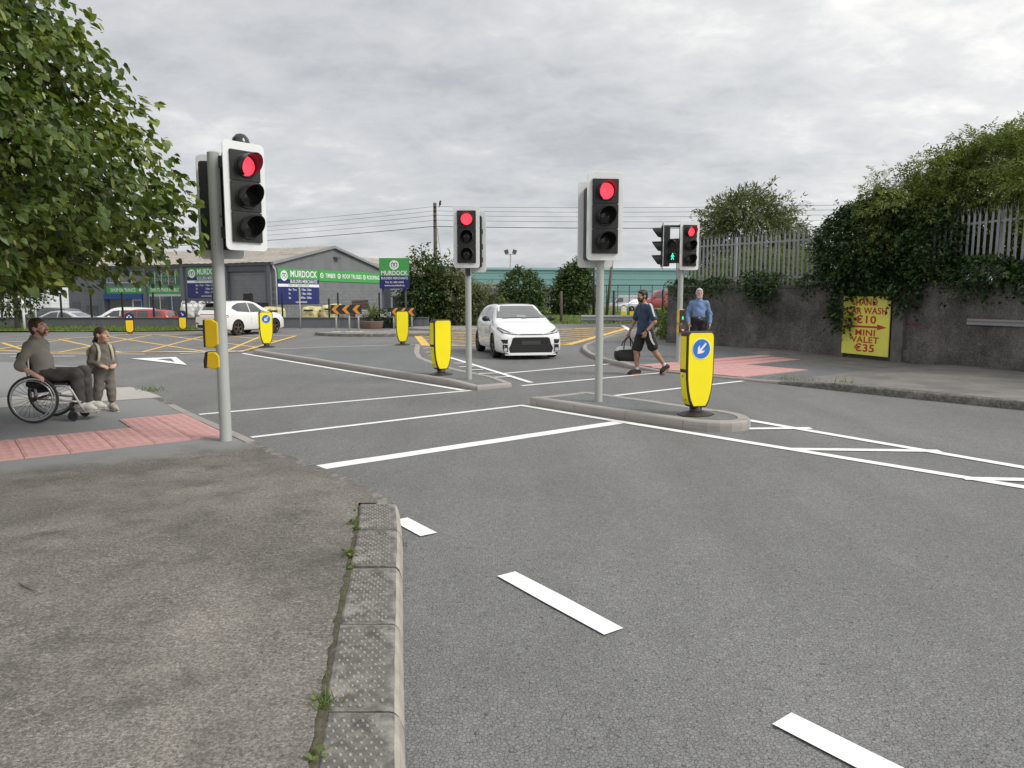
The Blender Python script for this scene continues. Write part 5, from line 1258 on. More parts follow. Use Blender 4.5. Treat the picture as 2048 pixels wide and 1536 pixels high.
# yard goods
M_BAGW = MT('bulk_bag_white', (.62, .62, .60), .8, .10, 4); M_BAGY = MT('bulk_bag_yellow', (.62, .56, .30), .8, .12, 4)
def bulk_bag(label, x, y, z, w, h, mat, seed, group, marks=False, loops=True):
    t = thing('bulk_bag', label, 'bag', (x, y, z), random.uniform(-.3, .3), group)
    V, Q = surface_net([('ell', ((0, 0, h * .48), (w * .56, w * .5, h * .5))), ('cone', ((-w * .3, -w * .28, h * .2), (-w * .3, -w * .28, h * .78), w * .2, w * .18)), ('cone', ((w * .3, -w * .28, h * .2), (w * .3, -w * .28, h * .78), w * .2, w * .18)), ('cone', ((-w * .3, w * .28, h * .2), (-w * .3, w * .28, h * .78), w * .2, w * .18)), ('cone', ((w * .3, w * .28, h * .2), (w * .3, w * .28, h * .78), w * .2, w * .18))], .045, .2, .012, 9, seed)
    mk_np('sack', V, Q, mat, t)
    if loops:
        for sx in (-1, 1):
            for sy in (-1, 1): mk('loop', tube([(sx * w * .45, sy * w * .4, h * .75), (sx * w * .42, sy * w * .38, h * .98), (sx * w * .30, sy * w * .32, h * 1.12), (sx * w * .16, sy * w * .28, h * 1.02), (sx * w * .12, sy * w * .25, h * .86)], .028, 6), M_BAGW if mat is M_BAGW else mat, t, smooth=True)
    if marks:
        for q, (zz0, ww, hh) in enumerate(((.74, .62, .09), (.60, .5, .03), (.52, .5, .03), (.44, .42, .03))): mk('print', box(0, -w * .515, h * zz0, w * ww, .012, h * hh), M_BLACK if q == 0 else MT('faded_print', (.25, .22, .12), .8), t)
    base = mk('pallet', box(0, 0, -z / 2 + YZ / 2 - .01, w * 1.05, w * 1.05, z - YZ), MATS['pallet_wood'], t)
    return t
for k, (u, Y, zt, w, mat, lab) in enumerate(((541, 44.2, .12, .85, M_BAGY, 'yellow bulk bag beside the roller shutter'), (556, 44.0, .10, .8, M_BAGY, 'slumped yellow bulk bag below the gable sign corner'), (623, 43.6, .15, .85, M_BAGY, 'upright yellow bulk bag in front of the gable hours sign'), (641, 44.6, .10, .8, M_BAGY, 'narrow yellow bulk bag between two printed bags'), (660, 43.6, .22, .85, M_BAGY, 'printed yellow bulk bag beside the black fence post'), (674, 44.8, .30, .8, M_BAGY, 'half hidden yellow bulk bag behind the printed one'))):
    bulk_bag(lab, (u - 1024) / FOCAL * Y, Y, zt, w, 1.0, mat, k, 'yellow bulk bags in the yard', True, False)
for k, (u, Y, zt, lab) in enumerate(((380, 44.5, .35, 'white bulk bag with lifting loops beside the red car'), (398, 44.8, .35, 'white bulk bag with tall loops under the hours sign'), (415, 44.5, .30, 'white bulk bag with a green side below the hours sign'))):
    bulk_bag(lab, (u - 1024) / FOCAL * Y, Y, zt, .75, .95, M_BAGW, 20 + k, 'white bulk bags below the hours sign')
for k, (u, Y, lab) in enumerate(((738, 44.0, 'small white bulk bag beside the wrapped pallet'), (754, 44.4, 'white bulk bag behind the spiky palm'), (782, 44.0, 'white bulk bag under the freestanding sign'), (768, 45.4, 'white bulk bag further back under the freestanding sign'))):
    bulk_bag(lab, (u - 1024) / FOCAL * Y, Y, -.05, .62, .85, M_BAGW, 30 + k, 'white bulk bags near the freestanding sign')
for k, (u, Y) in enumerate(((462, 45.5), (480, 45.2))): bulk_bag(['bright yellow bulk bag at the roller shutter', 'second bright yellow bulk bag at the roller shutter'][k], (u - 1024) / FOCAL * Y, Y, .30, .85, .8, MT('bulk_bag_bright', (.75, .52, .06), .7, .1), 40 + k, 'bright yellow bags at the shutter')
X = (721 - 1024) / FOCAL * 44
wp = thing('wrapped_pallet', 'pallet of brown sacks wrapped in plastic film behind the low wall', 'pallet', (X, 44, YZ), .2)
mk('pallet', box(0, 0, .55, 1.2, 1.0, 1.1), MATS['pallet_wood'], wp)
M_SACK = MT('brown_sacks', (.115, .075, .070), .35, .25, 4, .3, 12)
for k in range(6): mk('sack_layer', xf(box(0, 0, 0, 1.22 - .06 * k + random.uniform(-.05, .05), 1.0, .155), Matrix.Translation((random.uniform(-.04, .04), 0, 1.19 + .16 * k)) @ Matrix.Rotation(random.uniform(-.06, .06), 4, 'Y')), M_SACK, wp, bevel=.045, segs=3)
ct = thing('site_cabin', 'dark grey steel store with a flat roof beneath the sign', 'shed', ((815 - 1024) / FOCAL * 47.5, 47.5, YZ), 0)
mk('body', box(0, 0, 1.12, 1.55, 1.6, 2.24), M_GREYDARK, ct); mk('roof', box(0, 0, 2.29, 1.75, 1.8, .09), M_GREYPAINT, ct, bevel=.02)
for k in range(7): mk('rib', box(-.66 + .22 * k, -.82, 1.1, .07, .04, 2.0), M_GREYDARK, ct)
cc = thing('concrete_block', 'pale concrete block behind the low wall under the chevron sign', 'block', ((742 - 1024) / FOCAL * 43, 43, YZ)); mk('block', box(0, 0, .75, 1.6, .8, 1.5), M_CONC, cc, bevel=.03)
for k, (u, v0, w_m, lab) in enumerate(((496, 587, .62, 'tall black steel panel leaning by the roller shutter'), (522, 605, .95, 'short black steel panel by the roller shutter'))):
    p = AT(u, v0, 47.0); t = thing('steel_panel', lab, 'panel', (p.x, 47, YZ), 0); mk('plate', box(0, 0, (p.z - YZ) / 2, w_m, .06, p.z - YZ), M_BLACK, t, bevel=.008); mk('foot', box(0, .2, .04, w_m, .6, .08), M_BLACK, t)
# ================================================================== STREET FURNITURE
M_POLE = MT('pole_grey_paint', (.40, .415, .395), .45, .06, 3, .05, 60)
M_BOARD = MT('backboard_white', (.76, .77, .77), .5, .03)
M_BOARDB = MT('backboard_rear', (.66, .67, .67), .5, .04)
M_HOUS = MT('signal_housing', (.016, .016, .017), .42, .2, 20, .05, 200)
M_VISOR = MT('signal_visor', (.020, .020, .021), .38, .2, 12)
M_LENS_OFF = MT('lens_off', (.022, .022, .018), .12, .4, 14)
M_LENS_RED = EMIT('lens_red', (1.0, .055, .085), 1.0, (.4, .02, .03))
M_GREENMAN = EMIT('green_man', (.05, 1.0, .55), 1.0)
M_REDLAMP = EMIT('demand_lamp', (1.0, .05, .06), .9)
M_YEL = MT('unit_yellow', (.86, .56, .01), .45, .05, 4)
M_BYEL = MT('bollard_yellow', (.95, .80, .005), .42, .03, 3)
M_BRIM = MT('bollard_rim', (.030, .022, .020), .55, .2, 8)
M_SBLUE = MT('sign_blue', (.035, .17, .56), .4, .04)
def visor(r, l0, l1):
    """tunnel cowl, longer on top, open at the bottom; opens towards -y"""
    V, F = [], []; n = 22
    for i in range(n + 1):
        a = R(-62 + 304 * i / n); s = math.sin(a); L = l0 + (l1 - l0) * max(0, .5 + .5 * s)
        for rr, y in ((r, 0), (r * 1.0, -L * .5), (r * .96, -L), (r * .96 - .006, -L), (r - .006, 0)): V.append((rr * math.cos(a), y, rr * s))
    for i in range(n):
        for j in range(4): F.append((i * 5 + j, i * 5 + j + 1, (i + 1) * 5 + j + 1, (i + 1) * 5 + j))
    return V, F
def signal_head(root, loc, a, lit=0, sc=1.0):
    """three-lamp head; loc is the centre of its board, a its heading from -y towards +x"""
    h = mk('signal_head', prism(rrect(.36, 1.02, .03), .012, .17, 'y'), M_HOUS, root, loc=loc, rot=(0, 0, a), bevel=.012); h.scale = (sc, sc, sc)
    mk('backboard', prism(rrect(.52, 1.22, .055, 5), -.006, .006, 'y'), [M_BOARD], h, bevel=.002, segs=1)
    for k in range(3):
        z = .345 - .345 * k
        mk('lamp_panel', prism([(x, zz0 + z) for x, zz0 in rrect(.372, .338, .006, 1)], -.036, -.0065, 'y'), M_HOUS, h, bevel=.006)
        mk('lamp_ring', lathe([(.135, -.036), (.135, -.05), (.128, -.056), (.118, -.056), (.112, -.044), (.112, -.036)], 28, 'y', True), M_VISOR, h, loc=(0, 0, z), smooth=True, auto=40)
        mk('lens', lathe([(.114, -.038), (.105, -.046), (.08, -.056), (.04, -.062), (.002, -.064)], 24, 'y'), M_LENS_RED if k == lit else M_LENS_OFF, h, loc=(0, 0, z), smooth=True)
        mk('visor', visor(.128, .05, .225), M_VISOR, h, loc=(0, -.05, z), smooth=True, auto=50)
    for z in (-.36, -.1, .2): mk('hinge', box(-.185, .05, z, .02, .05, .10), M_HOUS, h)
    return h
def pole(root, h, r=.060):
    mk('pole', join(lathe([(r * 1.04, -.05), (r * 1.04, .02), (r, .04), (r * .985, h - .05), (r * .97, h - .015), (r * .6, h), (.002, h + .004)], 24)), M_POLE, root, smooth=True, auto=40)
def brackets(root, p, zs):
    for z in zs:
        d = Vector((p[0], p[1], 0)); n = d.normalized()
        mk('bracket', join(tube([n * .055 + Vector((0, 0, z)), d * .6 + Vector((0, 0, z)), d + Vector((0, 0, z + .0))], .020, 8), box(n.x * .07, n.y * .07, z, .05, .05, .12)), M_HOUS, root, smooth=True, auto=40)
def man_shape(s):
    """walking figure as a set of flat pieces in the x-z plane"""
    return join(prism([(math.cos(R(40 * i)) * .10 * s, .82 * s + math.sin(R(40 * i)) * .10 * s) for i in range(9)], 0, -.002, 'y'),
                prism([(-.12 * s, .68 * s), (.12 * s, .68 * s), (.10 * s, .30 * s), (-.10 * s, .30 * s)], 0, -.002, 'y'),
                prism([(-.10 * s, .32 * s), (.02 * s, .32 * s), (-.16 * s, -.12 * s), (-.27 * s, -.10 * s)], 0, -.0022, 'y'), prism([(-.02 * s, .32 * s), (.10 * s, .32 * s), (.24 * s, -.10 * s), (.13 * s, -.12 * s)], 0, -.0024, 'y'),
                prism([(-.13 * s, .66 * s), (-.07 * s, .62 * s), (-.22 * s, .32 * s), (-.28 * s, .36 * s)], 0, -.0026, 'y'), prism([(.13 * s, .66 * s), (.07 * s, .62 * s), (.22 * s, .32 * s), (.28 * s, .36 * s)], 0, -.0028, 'y'))
def push_units(root, a, z_top, z_low, r=.062, off=.0):
    """upper near-side display and lower push-button box, yellow shells with dark faces towards heading a"""
    for kind, z, hh in (('display', z_top, .30), ('button', z_low, .19)):
        side = [(-.115, hh / 2), (-.03, hh / 2 + .01), (.045, hh / 2 - .03), (.045, -hh / 2 + .03), (-.03, -hh / 2 - .01), (-.115, -hh / 2)] if kind == 'display' else [(-.10, hh / 2), (.0, hh / 2), (.045, hh / 2 - .04), (.045, -hh / 2 + .02), (-.02, -hh / 2), (-.125, -hh / 2 + .02), (-.125, 0)]
        u = mk('pedestrian_' + kind, prism(side, -.075, .075, 'x'), M_YEL, root, loc=(math.sin(a) * (r - .025), -math.cos(a) * (r - .025), z), rot=(0, 0, a), bevel=.012)
        y0 = -.118 if kind == 'display' else -.128
        mk('face', prism([(x, q) for x, q in rrect(.155, hh + .005, .012, 2)], y0 - .014, y0 + .002, 'y') if kind == 'display' else prism([(-.118, hh / 2 + .003), (-.142, .0), (-.142, -hh / 2 + .012), (-.105, -hh / 2 + .012), (-.085, hh / 2 + .003)], -.078, .078, 'x'), M_BRIM, u, bevel=.004)
        if kind == 'display': mk('green_figure', man_shape(.085), M_GREENMAN, u, loc=(0, y0 - .0155, -.07))
        else: mk('demand_lamp', lathe([(.018, 0), (.018, -.004), (.01, -.006)], 14, 'y'), M_REDLAMP, u, loc=(.01, -.1425, -.035)); mk('button_text', join(box(0, 0, 0, .07, .002, .008), box(0, 0, -.014, .085, .002, .008)), M_SWHITE, u, loc=(.0, -.1435, .012) if False else (0, -.1445, -.005))
SIG = 'traffic signals around the crossing'
def sgl(label, u, v, zb):
    p = G(u, v, zb); return thing('traffic_signal', label, 'traffic light', (p.x, p.y, zb), 0, SIG)
# left signal: side-mounted head turned to the road, second head behind, yellow crossing units
s1 = sgl('traffic signal with a dome detector on top, beside the red tactile paving', 452, 880, .035); pole(s1, 3.16, .065)
a1 = R(50); c1 = (math.sin(a1) * .27 + math.cos(a1) * .20, -math.cos(a1) * .27 + math.sin(a1) * .20)
signal_head(s1, (c1[0], c1[1], 2.675), a1, 0, .94); brackets(s1, (c1[0] * .8, c1[1] * .8 + .03), (3.05, 2.30))
signal_head(s1, (-.05, .26, 2.60), R(184), -1, .94); push_units(s1, R(-100), 1.20, .90, .065)
mk('dome_detector', lathe([(.10, 0), (.10, .06), (.085, .12), (.05, .16), (.002, .175)], 20), MT('dome_black', (.03, .035, .04), .15), s1, loc=(c1[0] - .06, c1[1] + .10, 3.19), smooth=True)
mk('detector_arm', box(c1[0] - .06, c1[1] + .10, 3.14, .05, .05, .12), M_HOUS, s1)
# signal on the near island
s2 = sgl('traffic signal standing on the near refuge island beside a keep-left bollard', 1197, 803, .12); pole(s2, 2.25, .056)
signal_head(s2, (.04, -.12, 2.64), R(7)); signal_head(s2, (-.06, .16, 2.55), R(187), -1); brackets(s2, (.03, -.09), (2.2, 2.0)) if False else None
mk('head_mount', join(box(0, 0, 2.3, .09, .2, .5), box(0, .04, 2.9, .07, .16, .6)), M_HOUS, s2)
# signal on the middle island
s3 = sgl('traffic signal on the middle island in front of the white hatchback', 938, 762, .08); pole(s3, 2.15, .056)
signal_head(s3, (-.02, -.12, 2.64), R(3), 0, .91); signal_head(s3, (.09, .16, 2.57), R(178), -1, .91); mk('head_mount', join(box(0, 0, 2.2, .09, .2, .5), box(.02, .04, 2.8, .07, .16, .6)), M_HOUS, s3)
# far signal by the wall: front head, head seen edge-on, pedestrian head
s4 = sgl('traffic signal with a green walking figure beside the concrete wall', 1357, 725, .09); pole(s4, 2.42, .064)
signal_head(s4, (.16, -.10, 2.74), R(12), 0, .92); signal_head(s4, (-.42, .12, 2.74), R(-97), -1, .92)
mk('cross_bracket', join(box(-.2, .08, 3.2, .5, .04, .05), box(-.2, .08, 2.4, .5, .04, .05), box(0, .05, 2.6, .08, .1, 1.3)), M_HOUS, s4)
ph = mk('pedestrian_head', prism(rrect(.27, .56, .02), -.06, .10, 'y'), M_HOUS, s4, loc=(-.20, -.06, 2.62), rot=(0, 0, R(-28)), bevel=.01)
for z in (.14, -.14): mk('visor', visor(.115, .03, .15), M_VISOR, ph, loc=(0, -.06, z), smooth=True)
mk('green_figure', man_shape(.15), M_GREENMAN, ph, loc=(0, -.064, -.19))
push_units(s4, R(12), 1.10, .80, .064)

# --- bollards
def bollard(label, loc, a, sign, group='yellow traffic island bollards'):
    t = thing('traffic_bollard', label, 'bollard', loc, a, group); W, D = .20, .085
    half = [(W - .035, 1.08), (W - .012, 1.065), (W, 1.03), (W, .62), (W - .004, .48), (W - .022, .32), (W - .055, .18), (W - .085, .12), (W - .10, .105)]
    outl = [(x, z) for x, z in half] + [(-x, z) for x, z in half[::-1]]
    mk('body', prism(outl[::-1], -D, D, 'y'), M_BRIM, t, bevel=.012)
    ins = []
    for x, z in half: ins.append((x - .020 if x > .06 else x, z - .020 if z > 1.0 else z + (.018 if z < .2 else 0)))
    po = ins + [(-x, z) for x, z in ins[::-1]]
    mk('front_panel', prism(po[::-1], -D - .006, -D + .001, 'y'), M_BYEL, t, bevel=.002, segs=1); mk('rear_panel', prism(po[::-1], D - .001, D + .006, 'y'), M_BYEL, t, bevel=.002, segs=1)
    for s in (-1, 1):
        def sp(z0, z1, n=6):
            V, F = [], []
            for i in range(n + 1):
                z = z0 + (z1 - z0) * i / n; x = float(np.interp(z, [p[1] for p in half[::-1]], [p[0] for p in half[::-1]])) + .005
                V += [(s * x, -D + .022, z), (s * x, D - .022, z), (s * (x - .008), -D + .022, z), (s * (x - .008), D - .022, z)]
            for i in range(n):
                o = i * 4; q = [(o, o + 1, o + 5, o + 4), (o + 3, o + 2, o + 6, o + 7), (o + 2, o, o + 4, o + 6), (o + 1, o + 3, o + 7, o + 5)]; F += q if s > 0 else [f[::-1] for f in q]
            return V, F
        mk('side_panel', sp(.60, 1.02), M_BYEL, t); lp = mk('side_panel', sp(.14, .555), M_BYEL, t)
        for z in (.51, .20): mk('fixing', lathe([(.010, 0), (.010, s * .006)], 10, 'x'), M_BLACK, lp, loc=(s * (float(np.interp(z, [p[1] for p in half[::-1]], [p[0] for p in half[::-1]])) + .005), 0, z))
    mk('neck', lathe([(.10, .03), (.075, .06), (.085, .12)], 16), M_BRIM, t, smooth=True)
    mk('base_plate', xf(lathe([(.27, -.01), (.27, .012), (.15, .04), (.09, .045)], 8), Matrix.Rotation(R(22.5), 4, 'Z') @ Matrix.Diagonal((1, .8, 1, 1))), M_BRIM, t)
    if sign:
        d = mk('sign_disc', lathe([(.134, 0), (.134, -.004)], 32, 'y'), M_SWHITE, t, loc=(.0, -D - .0065, .86)); mk('disc_face', lathe([(.124, 0), (.124, -.002)], 32, 'y'), M_SBLUE, d, loc=(0, -.0045, 0))
        sh = [(-.013, .095), (.013, .095), (.013, -.02), (.052, .018), (.052, -.022), (0, -.085), (-.052, -.022), (-.052, .018), (-.013, -.02)]
        ca, sa = math.cos(R(-42)), math.sin(R(-42)); mk('arrow', prism([(x * ca - z * sa, x * sa + z * ca) for x, z in sh], -.0072, -.0066, 'y'), M_SWHITE, d)
    return t
p = G(1391, 829, .12); bollard('yellow keep-left bollard with blue arrow disc on the near island', p, R(18), True)
p = G(882, 749, .12); bollard('plain yellow bollard on the middle island beside its signal', p, R(38), False)
p = G(805, 690, .12); bollard('plain yellow bollard at the rear tip of the middle island', p, R(14), False)
p = G(533, 694, .12); bollard('yellow keep-left bollard with blue arrow at the far corner of the middle island', p, R(30), True)
def old_bollard(label, loc, a, arrows, white=False):
    t = thing('rounded_bollard', label, 'bollard', loc, a, 'older round-topped bollards'); w, h = .36, .92
    def pill(w_, h_, z0): return [(x, z + z0 + h_ / 2) for x, z in rrect(w_, h_, w_ / 2 - .002, 8)]
    mk('body', prism(pill(w, h, .03), -.09, .09, 'y'), M_BLACK if not white else M_SWHITE, t, bevel=.015)
    lo = [(x, z) for x, z in pill(w - .06, h - .06, .06) if z < .60]; xs = max(x for x, z in lo)
    lo = sorted([q for q in lo if q[0] >= 0], key=lambda q: -q[1]) + sorted([q for q in lo if q[0] < 0], key=lambda q: q[1]); lo = [(xs, .60)] + lo + [(-xs, .60)]
    mk('front_panel', prism(lo, -.098, -.088, 'y'), M_YEL, t)
    if not white:
        d = mk('sign_disc', lathe([(.15, 0), (.15, -.008)], 24, 'y'), M_NAVY, t, loc=(0, -.091, .775))
        for s in arrows:
            sh = [(-.012, .085), (.012, .085), (.012, -.03), (.04, -.01), (.04, -.04), (0, -.085), (-.04, -.04), (-.04, -.01), (-.012, -.03)]; an = R(35 * s); ca, sa = math.cos(an), math.sin(an)
            mk('arrow', prism([(x * ca - z * sa + .052 * s * (1 if len(arrows) > 1 else 0), x * sa + z * ca) for x, z in sh], -.011 - .001 * (s > 0), -.009, 'y'), M_SWHITE, d)
    mk('foot', lathe([(.12, -.01), (.10, .04)], 12), M_BLACK, t); return t
old_bollard('rounded yellow bollard with two white arrows before the grass verge', (G(260, 667, .0).x, 33.8, .0), R(20), (-1, 1))
old_bollard('rounded yellow bollard with one white arrow beside the white crossover', (-16.15, 36.4, .05), R(20), (1,))
b = AT(1247, 640, 50.5); old_bollard('round-topped white and yellow bollard beyond the crash barrier', (b.x, 50.5, field_z(b.x, 50.5)), 0, (), True)
b = AT(1263, 640, 51.0); old_bollard('blue and yellow bollard behind the walking man', (b.x, 51.0, field_z(b.x, 51)), 0, (1,))

# --- chevron signs
M_AMBER = MT('chevron_amber', (.72, .30, .03), .5, .06); M_CHEVB = MT('chevron_black', (.022, .024, .03), .6, .1)
def chevron(label, loc, rz, w, h, n, posts, zb, gap=0):
    t = thing('chevron_sign', label, 'sign', loc, rz, 'amber chevron signs')
    mk('board', bbox(-w / 2, w / 2, -.015, .015, zb, zb + h), M_CHEVB, t, bevel=.004)
    for k in range(n):
        cx = -w / 2 + w * (k + .42) / n; s = w / n * .30
        mk('chevron', prism([(cx - s, zb + h / 2), (cx + s * .35, zb + h - .01), (cx + s * 1.55, zb + h - .01), (cx + s * .3, zb + h / 2), (cx + s * 1.55, zb + .01), (cx + s * .35, zb + .01)], -.019, -.0155, 'y'), M_AMBER, t)
    for x, y in posts: mk('post', tube([(x, y, -.02), (x, y, zb + h * .8)], .04, 10), M_POLE, t, smooth=True); mk('footing', lathe([(.22, -.005), (.20, .012), (.05, .02)], 14), M_CONC, t, loc=(x, y, .0))
    return t
chevron('amber and black chevron board on three posts beside the spiky palm', (-7.3, 32.7, .13), R(4), 1.36, .40, 3, ((-.45, .06), (.12, .06), (.52, .06)), .78)
chevron('narrower chevron board behind the plain yellow bollard', (-5.45, 37.2, .0), R(2), 1.22, .40, 3, ((-.48, .06), (.42, .06)), .72)
for lab, u, v1, v0, Y, r, mat in (('thin grey sign post in front of the gable hours sign', 601, 652, 575, 38.6, .035, M_POLE), ('white pole on the verge between the lime tree and low wall', 50, 668, 580, 35.6, .055, M_SWHITE), ('pale slim pole beside the blue circle on the lorry', 72, 640, 560, 39.4, .045, M_SWHITE)):
    b = AT(u, v1, Y); tp = AT(u, v0, Y); t = thing('sign_post', lab, 'post', (b.x, Y, .0)); mk('shaft', tube([(0, 0, -.02), (0, 0, tp.z)], r, 10), mat, t, smooth=True); mk('cap', lathe([(r * 1.15, tp.z), (r * 1.1, tp.z + .03), (.002, tp.z + .04)], 10), M_GREYDARK, t)
    if u == 601: mk('plate', box(0, .03, tp.z - .35, .03, .35, .55), M_GREYPAINT, t)
# ================================================================== VEHICLES
M_TYRE = MT('tyre_rubber', (.018, .018, .018), .85, .2, 20); M_ALLOY = MT('alloy_dark', (.10, .10, .105), .35, .1, 9, metal=.8); M_ALLOYS = MT('alloy_silver', (.45, .45, .46), .35, .1, 9, metal=.8)
M_CARGLASS = MT('car_glass', (.030, .034, .036), .05, .2, 2, spec=.9, coat=.8); M_TRIM = MT('car_trim_black', (.016, .016, .017), .45, .2, 15)
M_LAMP = MT('lamp_clear', (.55, .57, .60), .08, .25, 18, spec=.9, coat=1.0); M_LAMPD = MT('lamp_dark', (.06, .065, .07), .1, .3, 20, coat=1.0); M_TAIL = MT('tail_red', (.35, .012, .012), .2, .1, 10, coat=.8)
M_WINT = MT('windscreen_glass', (.115, .12, .122), .06, .2, 1.5, spec=.9, coat=.8)
def paint_mat(name, col): return MT(name, col, .32, .02, 2, coat=.9)
def prof(pts, s): return np.interp(s, [p[0] for p in pts], [p[1] for p in pts])
def smooth1(a, k=2):
    for _ in range(k): b = a.copy(); b[1:-1] = (a[:-2] + 2 * a[1:-1] + a[2:]) / 4; a = b
    return a
def car_body(sp):
    L, W = sp['L'], sp['W']; n = 84; s = np.linspace(0, 1, n); s = L * (s - .10 * np.sin(2 * math.pi * s) / (2 * math.pi) * 4 * .5)
    zt = smooth1(prof(sp['top'], s), 3); zb = np.minimum(smooth1(prof(sp['belt'], s), 3), zt - .012); w = smooth1(prof(sp['plan'], s), 2) * W / 2
    zl = prof(sp.get('low', [(0, .20), (.25, .17), (L - .3, .19), (L, .28)]), s); hc = sp['H'] - float(prof(sp['belt'], L * .5))
    V = []
    for i in range(n):
        cab = min(1, max(0, (zt[i] - zb[i]) / hc)); wr = w[i] * (.93 - sp.get('tumble', .22) * cab); z0 = zl[i]; y = s[i] - L / 2
        h = [(0, z0), (.80 * w[i], z0), (.955 * w[i], z0 + .05), (.995 * w[i], z0 + .20 * (zb[i] - z0)), (1.0 * w[i], z0 + .50 * (zb[i] - z0)), (.985 * w[i], zb[i] - .13 * (zb[i] - z0)), (.962 * w[i], zb[i] - .03 * (zb[i] - z0)), (.94 * w[i], zb[i])]
        for t, bul in ((.3, .012), (.62, .014), (.88, .008)): h.append((.94 * w[i] + (wr - .94 * w[i]) * t + bul * cab, zb[i] + (zt[i] - .035 - zb[i]) * t))
        h += [(wr * .97, zt[i] - .024), (wr * .88, zt[i] - .008), (wr * .6, zt[i] + .003), (wr * .3, zt[i] + .008), (0, zt[i] + .010)]
        full = h + [(-x, z) for x, z in h[-2:0:-1]]
        V += [(x, y, z) for x, z in full]
    m = len(V) // n; F = []
    for i in range(n - 1):
        for j in range(m): F.append((i * m + j, i * m + (j + 1) % m, (i + 1) * m + (j + 1) % m, (i + 1) * m + j)[::-1])
    F += [tuple(range(m)), tuple(range((n - 1) * m, n * m))[::-1]]
    F[-2], F[-1] = F[-2], F[-1]
    return V, F
def patch(bvh, poly, axis, sign, step=.07, off=.004):
    """a skin that lies on the body: outline given in the view along AXIS, dropped onto the surface"""
    V2, F = cdt(poly, step); V = []
    for a, b in V2:
        o, d = {'x': (Vector((sign * 4, a, b)), Vector((-sign, 0, 0))), 'y': (Vector((a, sign * 8, b)), Vector((0, -sign, 0))), 'z': (Vector((a, b, 6)), Vector((0, 0, -1)))}[axis]
        hit, nr, *_ = bvh.ray_cast(o, d)
        if hit is None: hit, nr, *_ = bvh.find_nearest(o + d * {'x': 3.2, 'y': 6.2, 'z': 4.6}[axis])
        if nr.dot(d) > 0: nr = -nr
        V.append(tuple(hit + nr * off))
    out = []
    for f in F:
        a, b, c = (Vector(V[i]) for i in f[:3]); n = (b - a).cross(c - a); d = {'x': Vector((sign, 0, 0)), 'y': Vector((0, sign, 0)), 'z': Vector((0, 0, 1))}[axis]
        out.append(f if n.dot(d) > 0 else f[::-1])
    return V, out
def wheel(root, x, y, r, width, rim_mat, spokes=5):
    s = 1 if x > 0 else -1; w = width
    t = mk('wheel', lathe([(r * .66, -w / 2), (r * .93, -w / 2), (r * .985, -w * .42), (r, -w * .3), (r, w * .3), (r * .985, w * .42), (r * .93, w / 2), (r * .66, w / 2)], 32, 'x', True), M_TYRE, root, loc=(x, y, r), smooth=True, auto=35)
    gs = [lathe([(r * .67, s * w * .46), (r * .60, s * w * .42), (r * .60, s * w * .05), (r * .62, s * -w * .4)], 28, 'x'), lathe([(.055, s * w * .46), (.05, s * w * .49), (.002, s * w * .5)], 12, 'x')]
    for k in range(spokes):
        for dq in (-.09, .09):
            M = Matrix.Rotation(2 * math.pi * k / spokes + dq, 4, 'X'); gs.append(xf(box(s * w * .40, 0, r * .34, .022, .034, r * .62), M))
    mk('rim', join(*gs[1:]), rim_mat, t); mk('rim_barrel', join(lathe([(r * .67, s * w * .47), (r * .645, s * w * .44), (r * .645, s * w * -.2), (r * .66, s * w * -.2), (r * .67, s * w * .3)], 28, 'x', True)), rim_mat, t, smooth=True, auto=30)
    mk('brake_disc', lathe([(r * .62, s * w * -.05), (r * .62, s * w * .02), (.03, s * w * .03)], 20, 'x'), M_TRIM, t)
